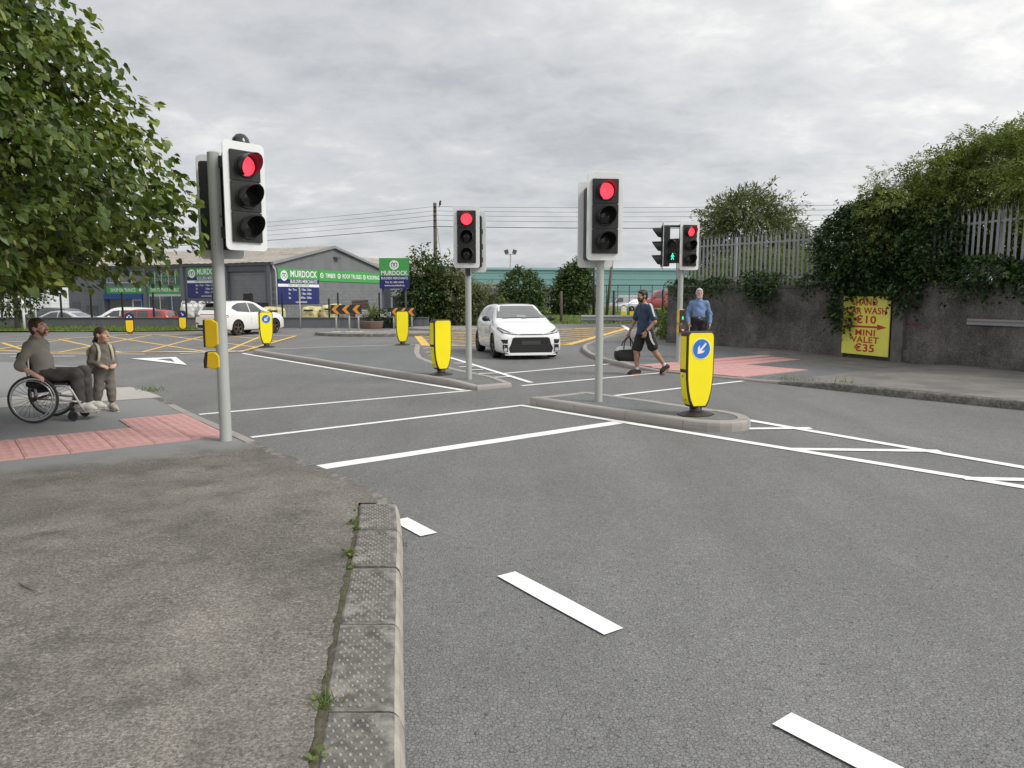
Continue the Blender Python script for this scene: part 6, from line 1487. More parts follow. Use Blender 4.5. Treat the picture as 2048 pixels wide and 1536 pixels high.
def car(name, label, cat, loc, a, sp, mat, group=None, rim=None):
    t = thing(name, label, cat, loc, a, group); L, W = sp['L'], sp['W']; g = car_body(sp)
    me = bpy.data.meshes.new('tmp'); me.from_pydata(g[0], [], g[1]); bm = bmesh.new(); bm.from_mesh(me); bmesh.ops.recalc_face_normals(bm, faces=bm.faces); bm.to_mesh(me); bvh = BVHTree.FromBMesh(bm); bm.free()
    for m_ in (mat, M_TRIM): me.materials.append(m_)
    body = bpy.data.objects.new('body', me); COL.objects.link(body)
    cuts = []; r = sp['r']; wy = [sp['fo'] - L / 2, sp['fo'] + sp['wb'] - L / 2]
    for y in wy:
        for s in (-1, 1):
            gq = lathe([(r * 1.13, s * (W / 2 - .27)), (r * 1.13, s * (W / 2 + .3))], 32, 'x'); c = mk('cut', gq, M_TRIM, loc=(0, y, r * 1.0)); c.data.polygons.foreach_set('material_index', [0] * len(c.data.polygons))
            bmc = bmesh.new(); bmc.from_mesh(c.data); bmesh.ops.recalc_face_normals(bmc, faces=bmc.faces); bmc.to_mesh(c.data); bmc.free()
            md = body.modifiers.new('b', 'BOOLEAN'); md.operation = 'DIFFERENCE'; md.object = c; md.solver = 'EXACT'; md.material_mode = 'TRANSFER'; cuts.append(c)
    new = bpy.data.meshes.new_from_object(body.evaluated_get(bpy.context.evaluated_depsgraph_get()))
    bpy.data.objects.remove(body)
    for c in cuts: bpy.data.objects.remove(c)
    new.polygons.foreach_set('use_smooth', [True] * len(new.polygons)); new.set_sharp_from_angle(angle=R(38))
    body = bpy.data.objects.new('body', new); COL.objects.link(body); body.parent = t
    for y in wy:
        for s in (-1, 1): wheel(t, s * (W / 2 - sp.get('tw', .21) / 2 - .012), y, r, sp.get('tw', .21), rim or M_ALLOYS)
    def P(nm, poly, axis, sign, m, step=.07, off=.004, par=None): return mk(nm, patch(bvh, poly, axis, sign, step, off), m, par or t, smooth=True)
    Y = lambda s: s - L / 2
    for s in (-1, 1):
        for poly in sp['side_glass']: P('side_window', [(Y(a_), z) for a_, z in poly], 'x', s, M_CARGLASS)
        for poly in sp.get('door_seams', []): P('door_seam', [(Y(a_), z) for a_, z in poly], 'x', s, M_TRIM, .2, .002)
    if 'screen' in sp: P('windscreen', sp['screen'], 'y', -1, M_WINT if sp.get('light_screen') else M_CARGLASS, .08)
    if 'rear_glass' in sp: P('rear_window', sp['rear_glass'], 'y', 1, M_CARGLASS, .08)
    for s in (-1, 1):
        for nm, poly, sg, m_ in sp.get('lamps', []): P(nm, [(s * x, z) for x, z in poly], 'y', sg, m_, .04, .006)
        if sp.get('mirror'):
            ms, mz = sp['mirror']; mx = W / 2 * .93
            V, Q = surface_net([('ell', ((s * (mx + .11), Y(ms), mz), (.11, .07, .075))), ('cone', ((s * (mx - .02), Y(ms) + .03, mz - .05), (s * (mx + .06), Y(ms) + .02, mz - .03), .022, .022))], .022, .03); mk_np('wing_mirror', V, Q, M_TRIM if sp.get('black_mirror', True) else mat, t)
    for nm, poly, sg, m_ in sp.get('front', []): P(nm, poly, 'y', sg, m_, .05, .006)
    for nm, poly, m_ in sp.get('topside', []): P(nm, [(x, Y(a_)) for x, a_ in poly], 'z', 1, m_, .12, .003)
    return t, bvh, P, Y
def poly_r(x, z0, z1): return [(-x, z0), (x, z0), (x, z1), (-x, z1)]
HATCH = dict(L=3.99, W=1.80, H=1.455, r=.325, fo=.83, wb=2.56, tw=.225,
    top=[(0, .60), (.04, .68), (.12, .76), (.30, .84), (.65, .93), (1.0, .99), (1.10, 1.02), (1.75, 1.37), (2.0, 1.44), (2.35, 1.455), (3.0, 1.42), (3.45, 1.35), (3.62, 1.25), (3.85, .98), (3.95, .90), (3.99, .78)],
    belt=[(0, .56), (.15, .66), (.6, .80), (1.0, .88), (2.0, .93), (3.0, 1.00), (3.6, 1.02), (3.9, .85), (3.99, .70)],
    plan=[(0, .80), (.06, .88), (.18, .95), (.5, 1.0), (1.1, 1.0), (1.5, .955), (2.3, .95), (2.7, .99), (3.2, 1.0), (3.7, .95), (3.9, .88), (3.99, .78)],
    low=[(0, .15), (.3, .15), (3.6, .18), (3.99, .28)], tumble=.27, light_screen=True,
    side_glass=[[(1.50, 1.01), (1.98, 1.33), (2.28, 1.375), (2.30, 1.02)], [(2.36, 1.02), (2.34, 1.375), (2.95, 1.33), (3.25, 1.18), (3.05, 1.07)]],
    screen=[(-.70, 1.06), (.70, 1.06), (.58, 1.34), (.46, 1.395), (-.46, 1.395), (-.58, 1.34)], rear_glass=[(-.5, 1.08), (.5, 1.08), (.42, 1.30), (-.42, 1.30)],
    door_seams=[[(1.42, .30), (1.43, .30), (1.43, .9), (1.42, .9)], [(2.62, .32), (2.63, .32), (2.63, .95), (2.62, .95)]],
    lamps=[('headlight', [(.25, .645), (.50, .655), (.76, .70), (.83, .80), (.80, .845), (.60, .745), (.42, .69)], -1, M_LAMPD), ('fog_vent', [(.62, .21), (.74, .22), (.76, .34), (.75, .44), (.80, .53), (.62, .54), (.63, .44)], -1, M_TRIM), ('tail_light', [(.55, .80), (.82, .78), (.80, .95), (.62, .92)], 1, M_TAIL)],
    front=[('lower_grille', [(-.56, .19), (.56, .19), (.60, .30), (.54, .42), (.50, .565), (.44, .59), (-.44, .59), (-.50, .565), (-.54, .42), (-.60, .30)], -1, M_TRIM), ('bonnet_slit', [(-.34, .645), (.34, .645), (.30, .672), (-.30, .672)], -1, M_TRIM)],
    topside=[('roof_panel', [(-.50, 1.98), (.50, 1.98), (.50, 3.35), (-.50, 3.35)], M_TRIM)], mirror=(1.52, 1.04))
a_h = R(12)
M_CARWHITE = paint_mat('car_white', (.84, .84, .84))
hatch, hb, HP, HY = car('hatchback_car', 'white hatchback with black roof and wide lower grille facing the crossing', 'car', (.09, 21.44, 0), a_h, HATCH, M_CARWHITE, None, M_ALLOY)
for s in (-1, 1):
    HP('light_bar', [(s * x, z) for x, z in ((.56, .685), (.70, .705), (.78, .78), (.79, .815), (.74, .77), (.66, .73))], 'y', -1, M_LAMP, .03, .010); HP('light_bar', [(s * x, z) for x, z in ((.34, .665), (.52, .675), (.60, .715), (.48, .70))], 'y', -1, M_LAMP, .03, .010)
    HP('fog_lamp', [(s * (.685 + .045 * math.cos(R(30 * i))), .27 + .05 * math.sin(R(30 * i))) for i in range(12)], 'y', -1, M_LAMP, .03, .012); HP('vent_bar', [(s * x, z) for x, z in ((.60, .40), (.77, .405), (.78, .43), (.60, .42))], 'y', -1, M_CARWHITE, .03, .012)
HP('number_plate_panel', poly_r(.26, .40, .50), 'y', -1, MT('plate_grey', (.06, .06, .062), .5), .08, .012)
for k in range(5): HP('grille_bar', poly_r(.52 if k < 4 else .5, .225 + .042 * k, .236 + .042 * k), 'y', -1, MT('grille_bar_grey', (.05, .05, .052), .5), .12, .012)
mk('front_lip', prism([(-.70, 0), (-.62, -.05), (-.3, -.075), (.3, -.075), (.62, -.05), (.70, 0), (.6, .05), (-.6, .05)], .115, .150, 'z'), M_CARWHITE, hatch, loc=(0, -L / 2 + .04 if False else -1.965, 0), bevel=.008)
for sx in (-.28, .25): HP('wiper', [(sx - .26, 1.045), (sx + .28, 1.075), (sx + .28, 1.085), (sx - .26, 1.06)], 'y', -1, M_TRIM, .1, .012)
HP('dash_card', [(-.12, 1.09), (.14, 1.09), (.13, 1.13), (-.11, 1.13)], 'y', -1, MT('dash_pale', (.34, .35, .35), .4), .06, .008); HP('door_handle', [(HY(2.2), .93), (HY(2.38), .94), (HY(2.38), .965), (HY(2.2), .955)], 'x', -1, M_CARWHITE, .05, .02)
SUVS = dict(L=4.40, W=1.83, H=1.585, r=.355, fo=.90, wb=2.68, tw=.225,
    top=[(0, .70), (.05, .82), (.2, .94), (.6, 1.01), (1.15, 1.08), (1.95, 1.49), (2.3, 1.57), (2.7, 1.585), (3.5, 1.55), (3.95, 1.47), (4.05, 1.38), (4.25, 1.10), (4.37, 1.02), (4.40, .90)],
    belt=[(0, .62), (.2, .78), (1.1, .95), (2.5, 1.00), (3.6, 1.07), (4.2, 1.05), (4.40, .82)],
    plan=[(0, .80), (.06, .88), (.2, .95), (.6, 1.0), (1.3, .985), (2.4, .975), (3.3, 1.0), (4.0, .97), (4.25, .93), (4.40, .85)], low=[(0, .22), (.3, .2), (4.0, .22), (4.4, .34)], tumble=.26,
    side_glass=[[(1.68, 1.06), (2.18, 1.44), (2.62, 1.50), (2.62, 1.05)], [(2.68, 1.05), (2.68, 1.50), (3.35, 1.48), (3.72, 1.36), (3.86, 1.24), (3.55, 1.10)]],
    screen=[(-.70, 1.12), (.70, 1.12), (.56, 1.48), (-.56, 1.48)], rear_glass=[(-.58, 1.16), (.58, 1.16), (.50, 1.44), (-.50, 1.44)],
    door_seams=[[(1.6, .40), (1.612, .40), (1.612, 1.0), (1.6, 1.0)], [(2.64, .35), (2.652, .35), (2.652, 1.02), (2.64, 1.02)], [(3.42, .70), (3.432, .70), (3.50, 1.05), (3.49, 1.05)], [(1.3, .22), (3.1, .22), (3.1, .30), (1.3, .30)]],
    lamps=[('headlight', [(.45, .70), (.80, .74), (.80, .86), (.55, .82)], -1, M_LAMP), ('tail_light', [(.50, .90), (.86, .84), (.84, .99), (.70, .985)], 1, M_TAIL), ('rear_reflector', [(.6, .52), (.82, .54), (.82, .62), (.62, .60)], 1, M_TAIL)],
    front=[('grille', poly_r(.55, .35, .66), -1, M_TRIM), ('tail_light_bar', poly_r(.55, .955, .985), 1, M_TAIL), ('rear_plate', poly_r(.26, .60, .71), 1, MT('plate_silver', (.5, .5, .5), .5)), ('rear_valance', poly_r(.7, .36, .50), 1, M_TRIM)], mirror=(1.85, 1.10), black_mirror=False)
suv, sb_, SP_, SY_ = car('crossover_car', 'white crossover car driving away through the junction past the bollard', 'car', (-12.12, 33.35, 0), R(161), SUVS, paint_mat('car_pearl_white', (.76, .76, .74)), None, MT('alloy_bronze', (.20, .14, .11), .35, .1, 9, metal=.7))
suv.scale = (.94, .94, .94)
mk('roof_spoiler', box(0, 0, 0, 1.15, .22, .035), M_TRIM, suv, loc=(0, SY_(4.05), 1.475), rot=(R(-8), 0, 0), bevel=.012)
for yy in (2.45, 3.25): mk('door_handle', box(0, 0, 0, .03, .18, .03), MATS['car_pearl_white'], suv, loc=(.915, SY_(yy), .93), bevel=.01)
# parked cars beyond the low wall (only their upper parts show)
SEDAN = dict(L=4.8, W=1.85, H=1.44, r=.33, fo=.9, wb=2.85,
    top=[(0, .62), (.1, .72), (.5, .84), (1.35, .95), (1.45, .98), (2.3, 1.40), (2.7, 1.44), (3.3, 1.40), (4.0, 1.12), (4.4, 1.04), (4.75, 1.0), (4.8, .85)],
    belt=[(0, .56), (.5, .74), (1.4, .88), (2.5, .93), (4.0, .97), (4.8, .8)], plan=[(0, .78), (.08, .88), (.4, .98), (1.2, 1.0), (3.8, 1.0), (4.5, .95), (4.8, .82)],
    side_glass=[[(1.75, .99), (2.42, 1.33), (2.85, 1.365), (2.85, .98)], [(2.92, .98), (2.92, 1.365), (3.35, 1.33), (3.85, 1.06), (3.7, 1.01)]], screen=[(-.68, 1.02), (.68, 1.02), (.54, 1.33), (-.54, 1.33)], rear_glass=[(-.58, 1.10), (.58, 1.10), (.5, 1.32), (-.5, 1.32)],
    lamps=[('headlight', [(.45, .60), (.82, .64), (.80, .74), (.55, .70)], -1, M_LAMP), ('tail_light', [(.5, .82), (.82, .80), (.80, .95), (.55, .94)], 1, M_TAIL)], front=[('grille', poly_r(.4, .35, .6), -1, M_TRIM)], mirror=(1.95, 1.0), black_mirror=False)
ESTATE = dict(SEDAN, L=4.6, H=1.50, top=[(0, .62), (.1, .74), (.5, .88), (1.2, .98), (1.3, 1.0), (2.0, 1.42), (2.4, 1.50), (3.6, 1.49), (4.2, 1.42), (4.45, 1.12), (4.58, 1.0), (4.6, .85)], belt=[(0, .56), (.5, .76), (1.3, .9), (2.5, .95), (4.3, 1.0), (4.6, .8)], plan=[(0, .78), (.08, .88), (.4, .98), (1.2, 1.0), (3.9, 1.0), (4.4, .95), (4.6, .84)],
    side_glass=[[(1.55, 1.01), (2.15, 1.37), (2.55, 1.41), (2.55, 1.0)], [(2.62, 1.0), (2.62, 1.41), (3.25, 1.41), (3.32, 1.02)], [(3.50, 1.08), (3.55, 1.36), (3.98, 1.34), (4.18, 1.10)]], wb=2.7)
PARK = 'cars parked in the merchants yard'
car('red_estate_car', 'red estate car parked behind the low grey wall', 'car', (-22.9, 45.6, YZ), R(-92), ESTATE, paint_mat('car_red', (.36, .025, .025)), PARK)
car('silver_saloon_car', 'silver saloon parked in front of the dark sports utility', 'car', (-27.0, 44.3, YZ), R(-95), SEDAN, paint_mat('car_silver', (.48, .49, .52)), PARK)
dk = dict(SUVS); dk['black_mirror'] = True
car('dark_suv', 'dark grey sports utility parked behind the silver saloon', 'car', (-29.6, 47.3, YZ), R(-93), dk, paint_mat('car_dark_grey', (.045, .047, .052)), PARK)
wv = dict(ESTATE); wv['H'] = 1.62; wv['top'] = [(a_, z * 1.07) for a_, z in ESTATE['top']]
w_car, wb_, WP, WY = car('white_yard_car', 'white livery estate with merchants logo beside the red estate', 'car', (-25.0, 47.6, YZ), R(-88), wv, M_CARWHITE, PARK)
lg = logo(w_car, (-.945, .75, 1.12), .30); lg.rotation_euler = (0, 0, R(-90)); lt = lettering('MURDOCK', .26, (-.945, -.25, .93), M_NAVY, w_car, .02, width=1.25); lt.rotation_euler = (0, 0, R(-90))
car('white_parked_car', 'white car parked furthest along the yard behind the young tree', 'car', (-33.2, 44.6, YZ), R(-92), SEDAN, paint_mat('car_plain_white', (.72, .73, .74)), PARK)
# box lorry with a blue circle
ly = thing('box_lorry', 'white box lorry with a big blue circle on its side', 'lorry', (-34.7, 51.5, YZ), R(-84))
mk('cargo_box', box(0, 1.0, 1.75, 2.4, 4.6, 2.3), MT('lorry_white', (.74, .75, .76), .5, .05), ly, bevel=.04)
mk('cab', prism([(-3.6, .45), (-1.45, .45), (-1.45, 2.35), (-2.5, 2.35), (-3.2, 1.65), (-3.6, 1.35)], -1.1, 1.1, 'x'), MATS['lorry_white'], ly, bevel=.06)
mk('cab_window', prism([(-3.1, 1.45), (-2.0, 1.45), (-2.0, 2.15), (-2.45, 2.15)], -1.115, -1.102, 'x'), M_CARGLASS, ly); mk('chassis', box(0, -.3, .5, .9, 6.2, .22), M_TRIM, ly)
for y in (-2.6, 2.2):
    for s in (-1, 1): wheel(ly, s * 1.0, y, .40, .24, M_ALLOYS)
def disc2(r, y, z, x, n=40, clip=None):
    P = [(y + r * math.cos(2 * math.pi * i / n), z + r * math.sin(2 * math.pi * i / n)) for i in range(n)]
    if clip: P = [(max(clip[0], min(clip[1], a_)), max(clip[2], min(clip[3], b_))) for a_, b_ in P]
    return prism(P, x, x - .006, 'x')
mk('blue_panel', prism([(-1.25, .65), (.4, .65), (-.3, 2.85), (-1.25, 2.85)], -1.204, -1.209, 'x'), MT('lorry_blue_dark', (.02, .06, .36), .5), ly); mk('blue_circle', disc2(1.05, -.05, 1.75, -1.21, 40, (-1.25, 3.2, .62, 2.87)), MT('lorry_blue', (.03, .27, .70), .5), ly)
# far vehicles past the grass bank
VAN = dict(L=5.3, W=2.0, H=2.25, r=.35, fo=.95, wb=3.3, top=[(0, .8), (.1, 1.0), (.8, 1.2), (1.05, 1.28), (1.75, 2.1), (2.1, 2.24), (5.1, 2.25), (5.28, 2.15), (5.3, 1.9)], belt=[(0, .7), (1, 1.12), (2, 1.22), (5.3, 1.3)], plan=[(0, .8), (.1, .92), (.4, 1), (5.1, 1), (5.3, .95)], tumble=.12,
    side_glass=[[(1.35, 1.3), (1.85, 1.9), (2.4, 1.9), (2.4, 1.28)]], screen=[(-.75, 1.35), (.75, 1.35), (.7, 1.95), (-.7, 1.95)], lamps=[('headlight', [(.5, .8), (.85, .85), (.85, 1.0), (.55, .95)], -1, M_LAMP)], front=[('grille', poly_r(.5, .5, .75), -1, M_TRIM)], mirror=(1.5, 1.35))
b = AT(1322, 600, 78); vn, vb_, VP, VY = car('red_van', 'red and white van parked beyond the mesh fence', 'van', (b.x, 78, .45), R(-80), VAN, paint_mat('van_red', (.33, .03, .045)))
vn.scale = (.85, .85, .85)
VP('white_band', [(VY(1.6), .75), (VY(5.1), .75), (VY(5.1), 1.05), (VY(1.6), 1.0)], 'x', -1, M_SWHITE, .3)
b = AT(1262, 604, 92); car('silver_parked_car', 'silver car parked beyond the mesh fence next to the red van', 'car', (b.x, 92, .0), R(-70), SEDAN, MATS['car_silver']); b = AT(1247, 604, 100); car('pale_van', 'pale grey van parked deeper behind the silver car', 'van', (b.x, 100, -.3), R(-85), VAN, paint_mat('van_grey', (.40, .41, .42)))
# ================================================================== PEOPLE
M_SKIN_A = MT('skin_fair', (.72, .43, .34), .55, .08, 14); M_SKIN_B = MT('skin_tan', (.40, .22, .145), .55, .08, 14); M_SKIN_C = MT('skin_older', (.58, .35, .26), .6, .12, 20); M_SKIN_D = MT('skin_child', (.60, .37, .26), .55, .06, 14)
def cloth(name, col, var=.14): return MT(name, col, .9, var, 7, .35, 160)
def V3(*a): return np.array(a, float)
def cone(a, b, ra, rb, k=None): return ('cone', (tuple(a), tuple(b), ra, rb), k)
def ell(c, r, M=None, k=None): return ('ell', (tuple(c), tuple(r), M), k)
def rotM(yaw=0, pitch=0, roll=0): return Matrix.Rotation(R(yaw), 3, 'Z') @ Matrix.Rotation(R(pitch), 3, 'X') @ Matrix.Rotation(R(roll), 3, 'Y')
def head_prims(H, M, s=1.0):
    f = lambda x, y, z: tuple(V3(*H) + np.array(M @ Vector((x * s, y * s, z * s)))); m = np.array(M)
    P = [ell(f(0, .012, .030), (.075 * s, .093 * s, .088 * s), m, .03), ell(f(0, -.020, -.040), (.060 * s, .072 * s, .078 * s), m, .03), ell(f(0, -.058, -.092), (.032 * s, .030 * s, .028 * s), m, .03),
         cone(f(0, -.090, .012), f(0, -.110, -.028), .010 * s, .015 * s, .012), ell(f(0, -.085, .030), (.055 * s, .018 * s, .012 * s), m, .02), ell(f(0, -.090, -.062), (.026 * s, .012 * s, .011 * s), m, .012)]
    for q in (-1, 1):
        P += [ell(f(q * .077, .012, -.005), (.013 * s, .024 * s, .034 * s), m, .008), ell(f(q * .045, -.062, -.03), (.026 * s, .026 * s, .026 * s), m, .02), ('cutell', (f(q * .032, -.100, .012), (.018 * s, .014 * s, .011 * s), m), .012)]
    return P
def hand_prims(w, d, n, side, s=1.0, curl=.5):
    """palm and five fingers; d points from wrist to fingers, n is the way the palm faces, side the thumb side (unit vectors)"""
    w, d, n, t = (np.array(x, float) for x in (w, d, n, side)); d /= np.linalg.norm(d); n = n - d * n.dot(d); n /= np.linalg.norm(n); t = t - d * t.dot(d) - n * t.dot(n); t /= np.linalg.norm(t)
    P = [cone(w, w + d * .03 * s, .026 * s, .027 * s, .015)]
    for i, off in enumerate((-.030, -.010, .010, .030)): P.append(cone(w + d * .02 * s + t * off * .7 * s, w + d * .082 * s + t * off * s, .0145 * s, .0125 * s, .012))
    for off, L in ((.031, .068), (.0105, .076), (-.0105, .070), (-.031, .054)):
        b = w + d * .085 * s + t * off * s; c1 = .35 * curl; c2 = 1.1 * curl; c3 = 1.7 * curl
        p1 = b + (d * math.cos(c1) + n * math.sin(c1)) * L * .45 * s; p2 = p1 + (d * math.cos(c2) + n * math.sin(c2)) * L * .32 * s; p3 = p2 + (d * math.cos(c3) + n * math.sin(c3)) * L * .24 * s
        P += [cone(b, p1, .0098 * s, .0090 * s, .004), cone(p1, p2, .0090 * s, .0083 * s, .004), cone(p2, p3, .0083 * s, .0070 * s, .004)]
    b = w + d * .030 * s + t * .026 * s; p1 = b + (d * .62 + t * .70 + n * .25) * .038 * s; p2 = p1 + (d * .85 + t * .30 + n * .45) * .030 * s
    P += [cone(b, p1, .0135 * s, .0110 * s, .008), cone(p1, p2, .0110 * s, .0085 * s, .004)]
    return P
def foot_prims(ank, toe, r=.04, s=1.0, bare=True):
    ank, toe = V3(*ank), V3(*toe); d = toe - ank; d[2] = 0; d /= np.linalg.norm(d) + 1e-9; heel = ank - d * .05 * s + V3(0, 0, -.045 * s)
    return [cone(ank, heel, .034 * s, .030 * s, .03), cone(heel, toe - d * .05 * s, .030 * s, .036 * s, .03), cone(toe - d * .06 * s, toe, .036 * s, .024 * s, .03), cone(ank, toe - d * .05 * s, .036 * s, .026 * s, .03)]
def shoe_mesh(parent, ank, toe, mat, sole_mat, s=1.0, high=.05):
    ank, toe = V3(*ank), V3(*toe); d = toe - ank; n = d / (np.linalg.norm(d) + 1e-9); fl = V3(n[0], n[1], 0); fl /= np.linalg.norm(fl) + 1e-9; up = V3(0, 0, 1)
    heel = ank - n * .045 * s - up * .055 * s if abs(d[2]) < .10 else ank + V3(0, 0, -.02) - fl * .055 * s
    P = [cone(heel + up * .012, toe - n * .05 + up * .004, .034 * s, .040 * s, .04), cone(toe - n * .06, toe + n * .012, .040 * s, .028 * s, .04), cone(ank + up * high * .3, heel + up * .02, .042 * s, .038 * s, .04), cone(ank, toe - n * .07 + up * .008, .041 * s, .034 * s, .04)]
    V, Q = surface_net(P, .0085, .03); so = mk_np('shoe', V, Q, mat, parent)
    sd = np.cross(n, up); sd /= np.linalg.norm(sd) + 1e-9; dn = np.cross(sd, n); dn = dn if dn[2] < 0 else -dn
    hb = heel + dn * .012; tb = toe + dn * .012
    P = [cone(hb + dn * .004, tb - n * .04 + dn * .008, .028 * s, .034 * s, .03), cone(tb - n * .04 + dn * .008, tb + n * .02 + dn * .004, .034 * s, .024 * s, .03)]
    P2 = [('cone', (tuple(np.array(q[1][0]) + dn * .004), tuple(np.array(q[1][1]) + dn * .004), q[1][2], q[1][3]), q[2]) for q in P]
    V, Q = surface_net(P2, .008, .02); c = V.mean(0); rel = (V - c) @ dn; V = V - np.outer(np.clip(-rel - .004, 0, 1), -dn) * 0; V = V + np.outer(np.clip(-.010 - rel, 0, 1), dn)
    mk_np('sole', V, Q, sole_mat, so); return so
def torso_prims(J, s=1.0, fat=0.0, belly=.0):
    P = []; pel, che, nec = V3(*J['pelvis']), V3(*J['chest']), V3(*J['neck'])
    sl, sr, hl, hr = (V3(*J[k]) for k in ('sL', 'sR', 'hL', 'hR')); ac = sl - sr; ac /= np.linalg.norm(ac); upv = che - pel; upv /= np.linalg.norm(upv); fw = np.cross(upv, ac); fw /= np.linalg.norm(fw)
    if fw @ V3(*J.get('fwd', (0, -1, 0))) < 0: fw = -fw
    M = np.stack([ac, fw, upv], 1)
    P += [ell(che, (.165 * s + fat, .112 * s + fat, .17 * s), M, .06), ell((pel + che) / 2 + fw * (.015 + belly), (.140 * s + fat, .105 * s + fat + belly, .17 * s), M, .06), ell(pel, (.160 * s + fat, .118 * s + fat, .13 * s), M, .06)]
    P += [cone(sl - ac * .04 - upv * .035, sr + ac * .04 - upv * .035, .056 * s + fat * .8, .056 * s + fat * .8, .06), cone(nec - upv * .055 * s, sl - ac * .02, .055 * s + fat * .6 + (.008 if fat else 0), .046 * s + fat * .5 + (.008 if fat else 0), .05), cone(nec - upv * .055 * s, sr + ac * .02, .055 * s + fat * .6 + (.008 if fat else 0), .046 * s + fat * .5 + (.008 if fat else 0), .05), cone(che + upv * .08, nec - upv * .03, .085 * s + fat, .060 * s + fat, .05)]
    return P
def arm_prims(J, q, s=1.0, add=0.0, to=1.0, r=(.050, .040, .027)):
    a, b, c = V3(*J['s' + q]), V3(*J['e' + q]), V3(*J['w' + q])
    if to <= .5: return [cone(a, a + (b - a) * to * 2, (r[0] + add) * s, (r[0] * .9 + add) * s, .04)]
    t = (to - .5) * 2; return [cone(a, b, (r[0] + add) * s, (r[1] + add) * s, .04), cone(b, b + (c - b) * t, (r[1] + add) * s, (r[1] + (r[2] - r[1]) * t + add) * s, .03)]
def leg_prims(J, q, s=1.0, add=0.0, to=1.0, r=(.082, .058, .038), flare=0.0):
    a, b, c = V3(*J['h' + q]), V3(*J['k' + q]), V3(*J['a' + q])
    if to <= .5: return [cone(a, a + (b - a) * to * 2, (r[0] + add) * s, (r[0] + (r[1] - r[0]) * to * 2 + add + flare) * s, .05)]
    t = (to - .5) * 2; m = b + (c - b) * .32; P = [cone(a, b, (r[0] + add) * s, (r[1] + add) * s, .05)]
    e = b + (c - b) * t; P += [cone(b, b + (c - b) * min(t, .32), (r[1] + add) * s, (r[1] * .98 + add) * s, .04)]
    if t > .32: P += [cone(m, e, (r[1] * .98 + add) * s, (r[2] + add + flare) * s, .03)]
    return P
def body_mesh(root, J, M, hs, skin, hands, s=1.0, h=.009):
    P = torso_prims(J, s) + [cone(J['neck'], V3(*J['head']) + np.array(M @ Vector((0, .02, -.06))) * hs, .052 * s, .050 * s, .03)]
    for q in 'LR': P += arm_prims(J, q, s) + leg_prims(J, q, s) + foot_prims(J['a' + q], J['t' + q], s=s)
    P += head_prims(J['head'], M, hs)
    for hd in hands: P += hd
    V, Q = surface_net(P, h, .02); return mk_np('body', V, Q, skin, root)
def garment(root, name, prims, mat, amp=.004, sc=16, seed=0.0, h=.011, label=None):
    V, Q = surface_net(prims, h, .03, amp, sc, seed); return mk_np(name, V, Q, mat, root)
def face_bits(root, J, M, s, eye=(.02, .015, .012), brow=None, lip=None):
    f = lambda x, y, z: tuple(V3(*J['head']) + np.array(M @ Vector((x * s, y * s, z * s))))
    for q in (-1, 1):
        e = mk('eye', sphere((0, 0, 0), .0115 * s, 10, 8), MT('eye_white', (.62, .60, .57), .2), root, smooth=True, loc=f(q * .031, -.083, .012)); mk('iris', sphere((0, 0, 0), .0062 * s, 8, 6), MT('iris_dark', eye, .15), e, smooth=True, loc=tuple(np.array(M @ Vector((0, -.0078 * s, 0)))))
        if brow: mk('eyebrow', tube([f(q * .014, -.098, .033), f(q * .032, -.097, .039), f(q * .050, -.083, .033)], .0045 * s, 6), brow, root)
    if lip: mk('mouth', tube([f(-.022, -.092, -.060), f(0, -.102, -.059), f(.022, -.092, -.060)], [.003 * s, .005 * s, .003 * s], 6), lip, root)
def hair_short(root, J, M, s, mat, top=.012, back=True, seed=1.0):
    f = lambda x, y, z: tuple(V3(*J['head']) + np.array(M @ Vector((x * s, y * s, z * s)))); m = np.array(M)
    P = [ell(f(0, .020, .048), (.080 * s, .092 * s, .084 * s + top), m, .02), ell(f(0, .052, -.01), (.070 * s, .060 * s, .080 * s), m, .03), ell(f(0, -.045, .088), (.060 * s, .045 * s, .030 * s + top * .5), m, .03)]
    for q in (-1, 1): P += [ell(f(q * .066, -.004, .036), (.014 * s, .036 * s, .042 * s), m, .02)]
    P += [('cutell', (f(0, -.100, -.010), (.075 * s, .062 * s, .088 * s), m), .012)]
    V, Q = surface_net(P, .007, .02, .0016, 60, seed); mk_np('hair', V, Q, mat, root)
def beard(root, J, M, s, mat, full=.0):
    f = lambda x, y, z: tuple(V3(*J['head']) + np.array(M @ Vector((x * s, y * s, z * s)))); m = np.array(M)
    P = [ell(f(0, -.040, -.088), (.050 * s, .052 * s + full, .036 * s + full), m, .02), ell(f(0, -.088, -.046), (.030 * s, .016 * s, .008 * s), m, .01)]
    for q in (-1, 1): P += [cone(f(q * .060, -.005, -.02), f(q * .050, -.035, -.078), .016 * s, .020 * s, .02), cone(f(q * .030, -.088, -.048), f(q * .032, -.078, -.085), .010 * s, .016 * s, .015)]
    V, Q = surface_net(P, .007, .02, .0012, 70, 3.0); mk_np('beard', V, Q, mat, root)

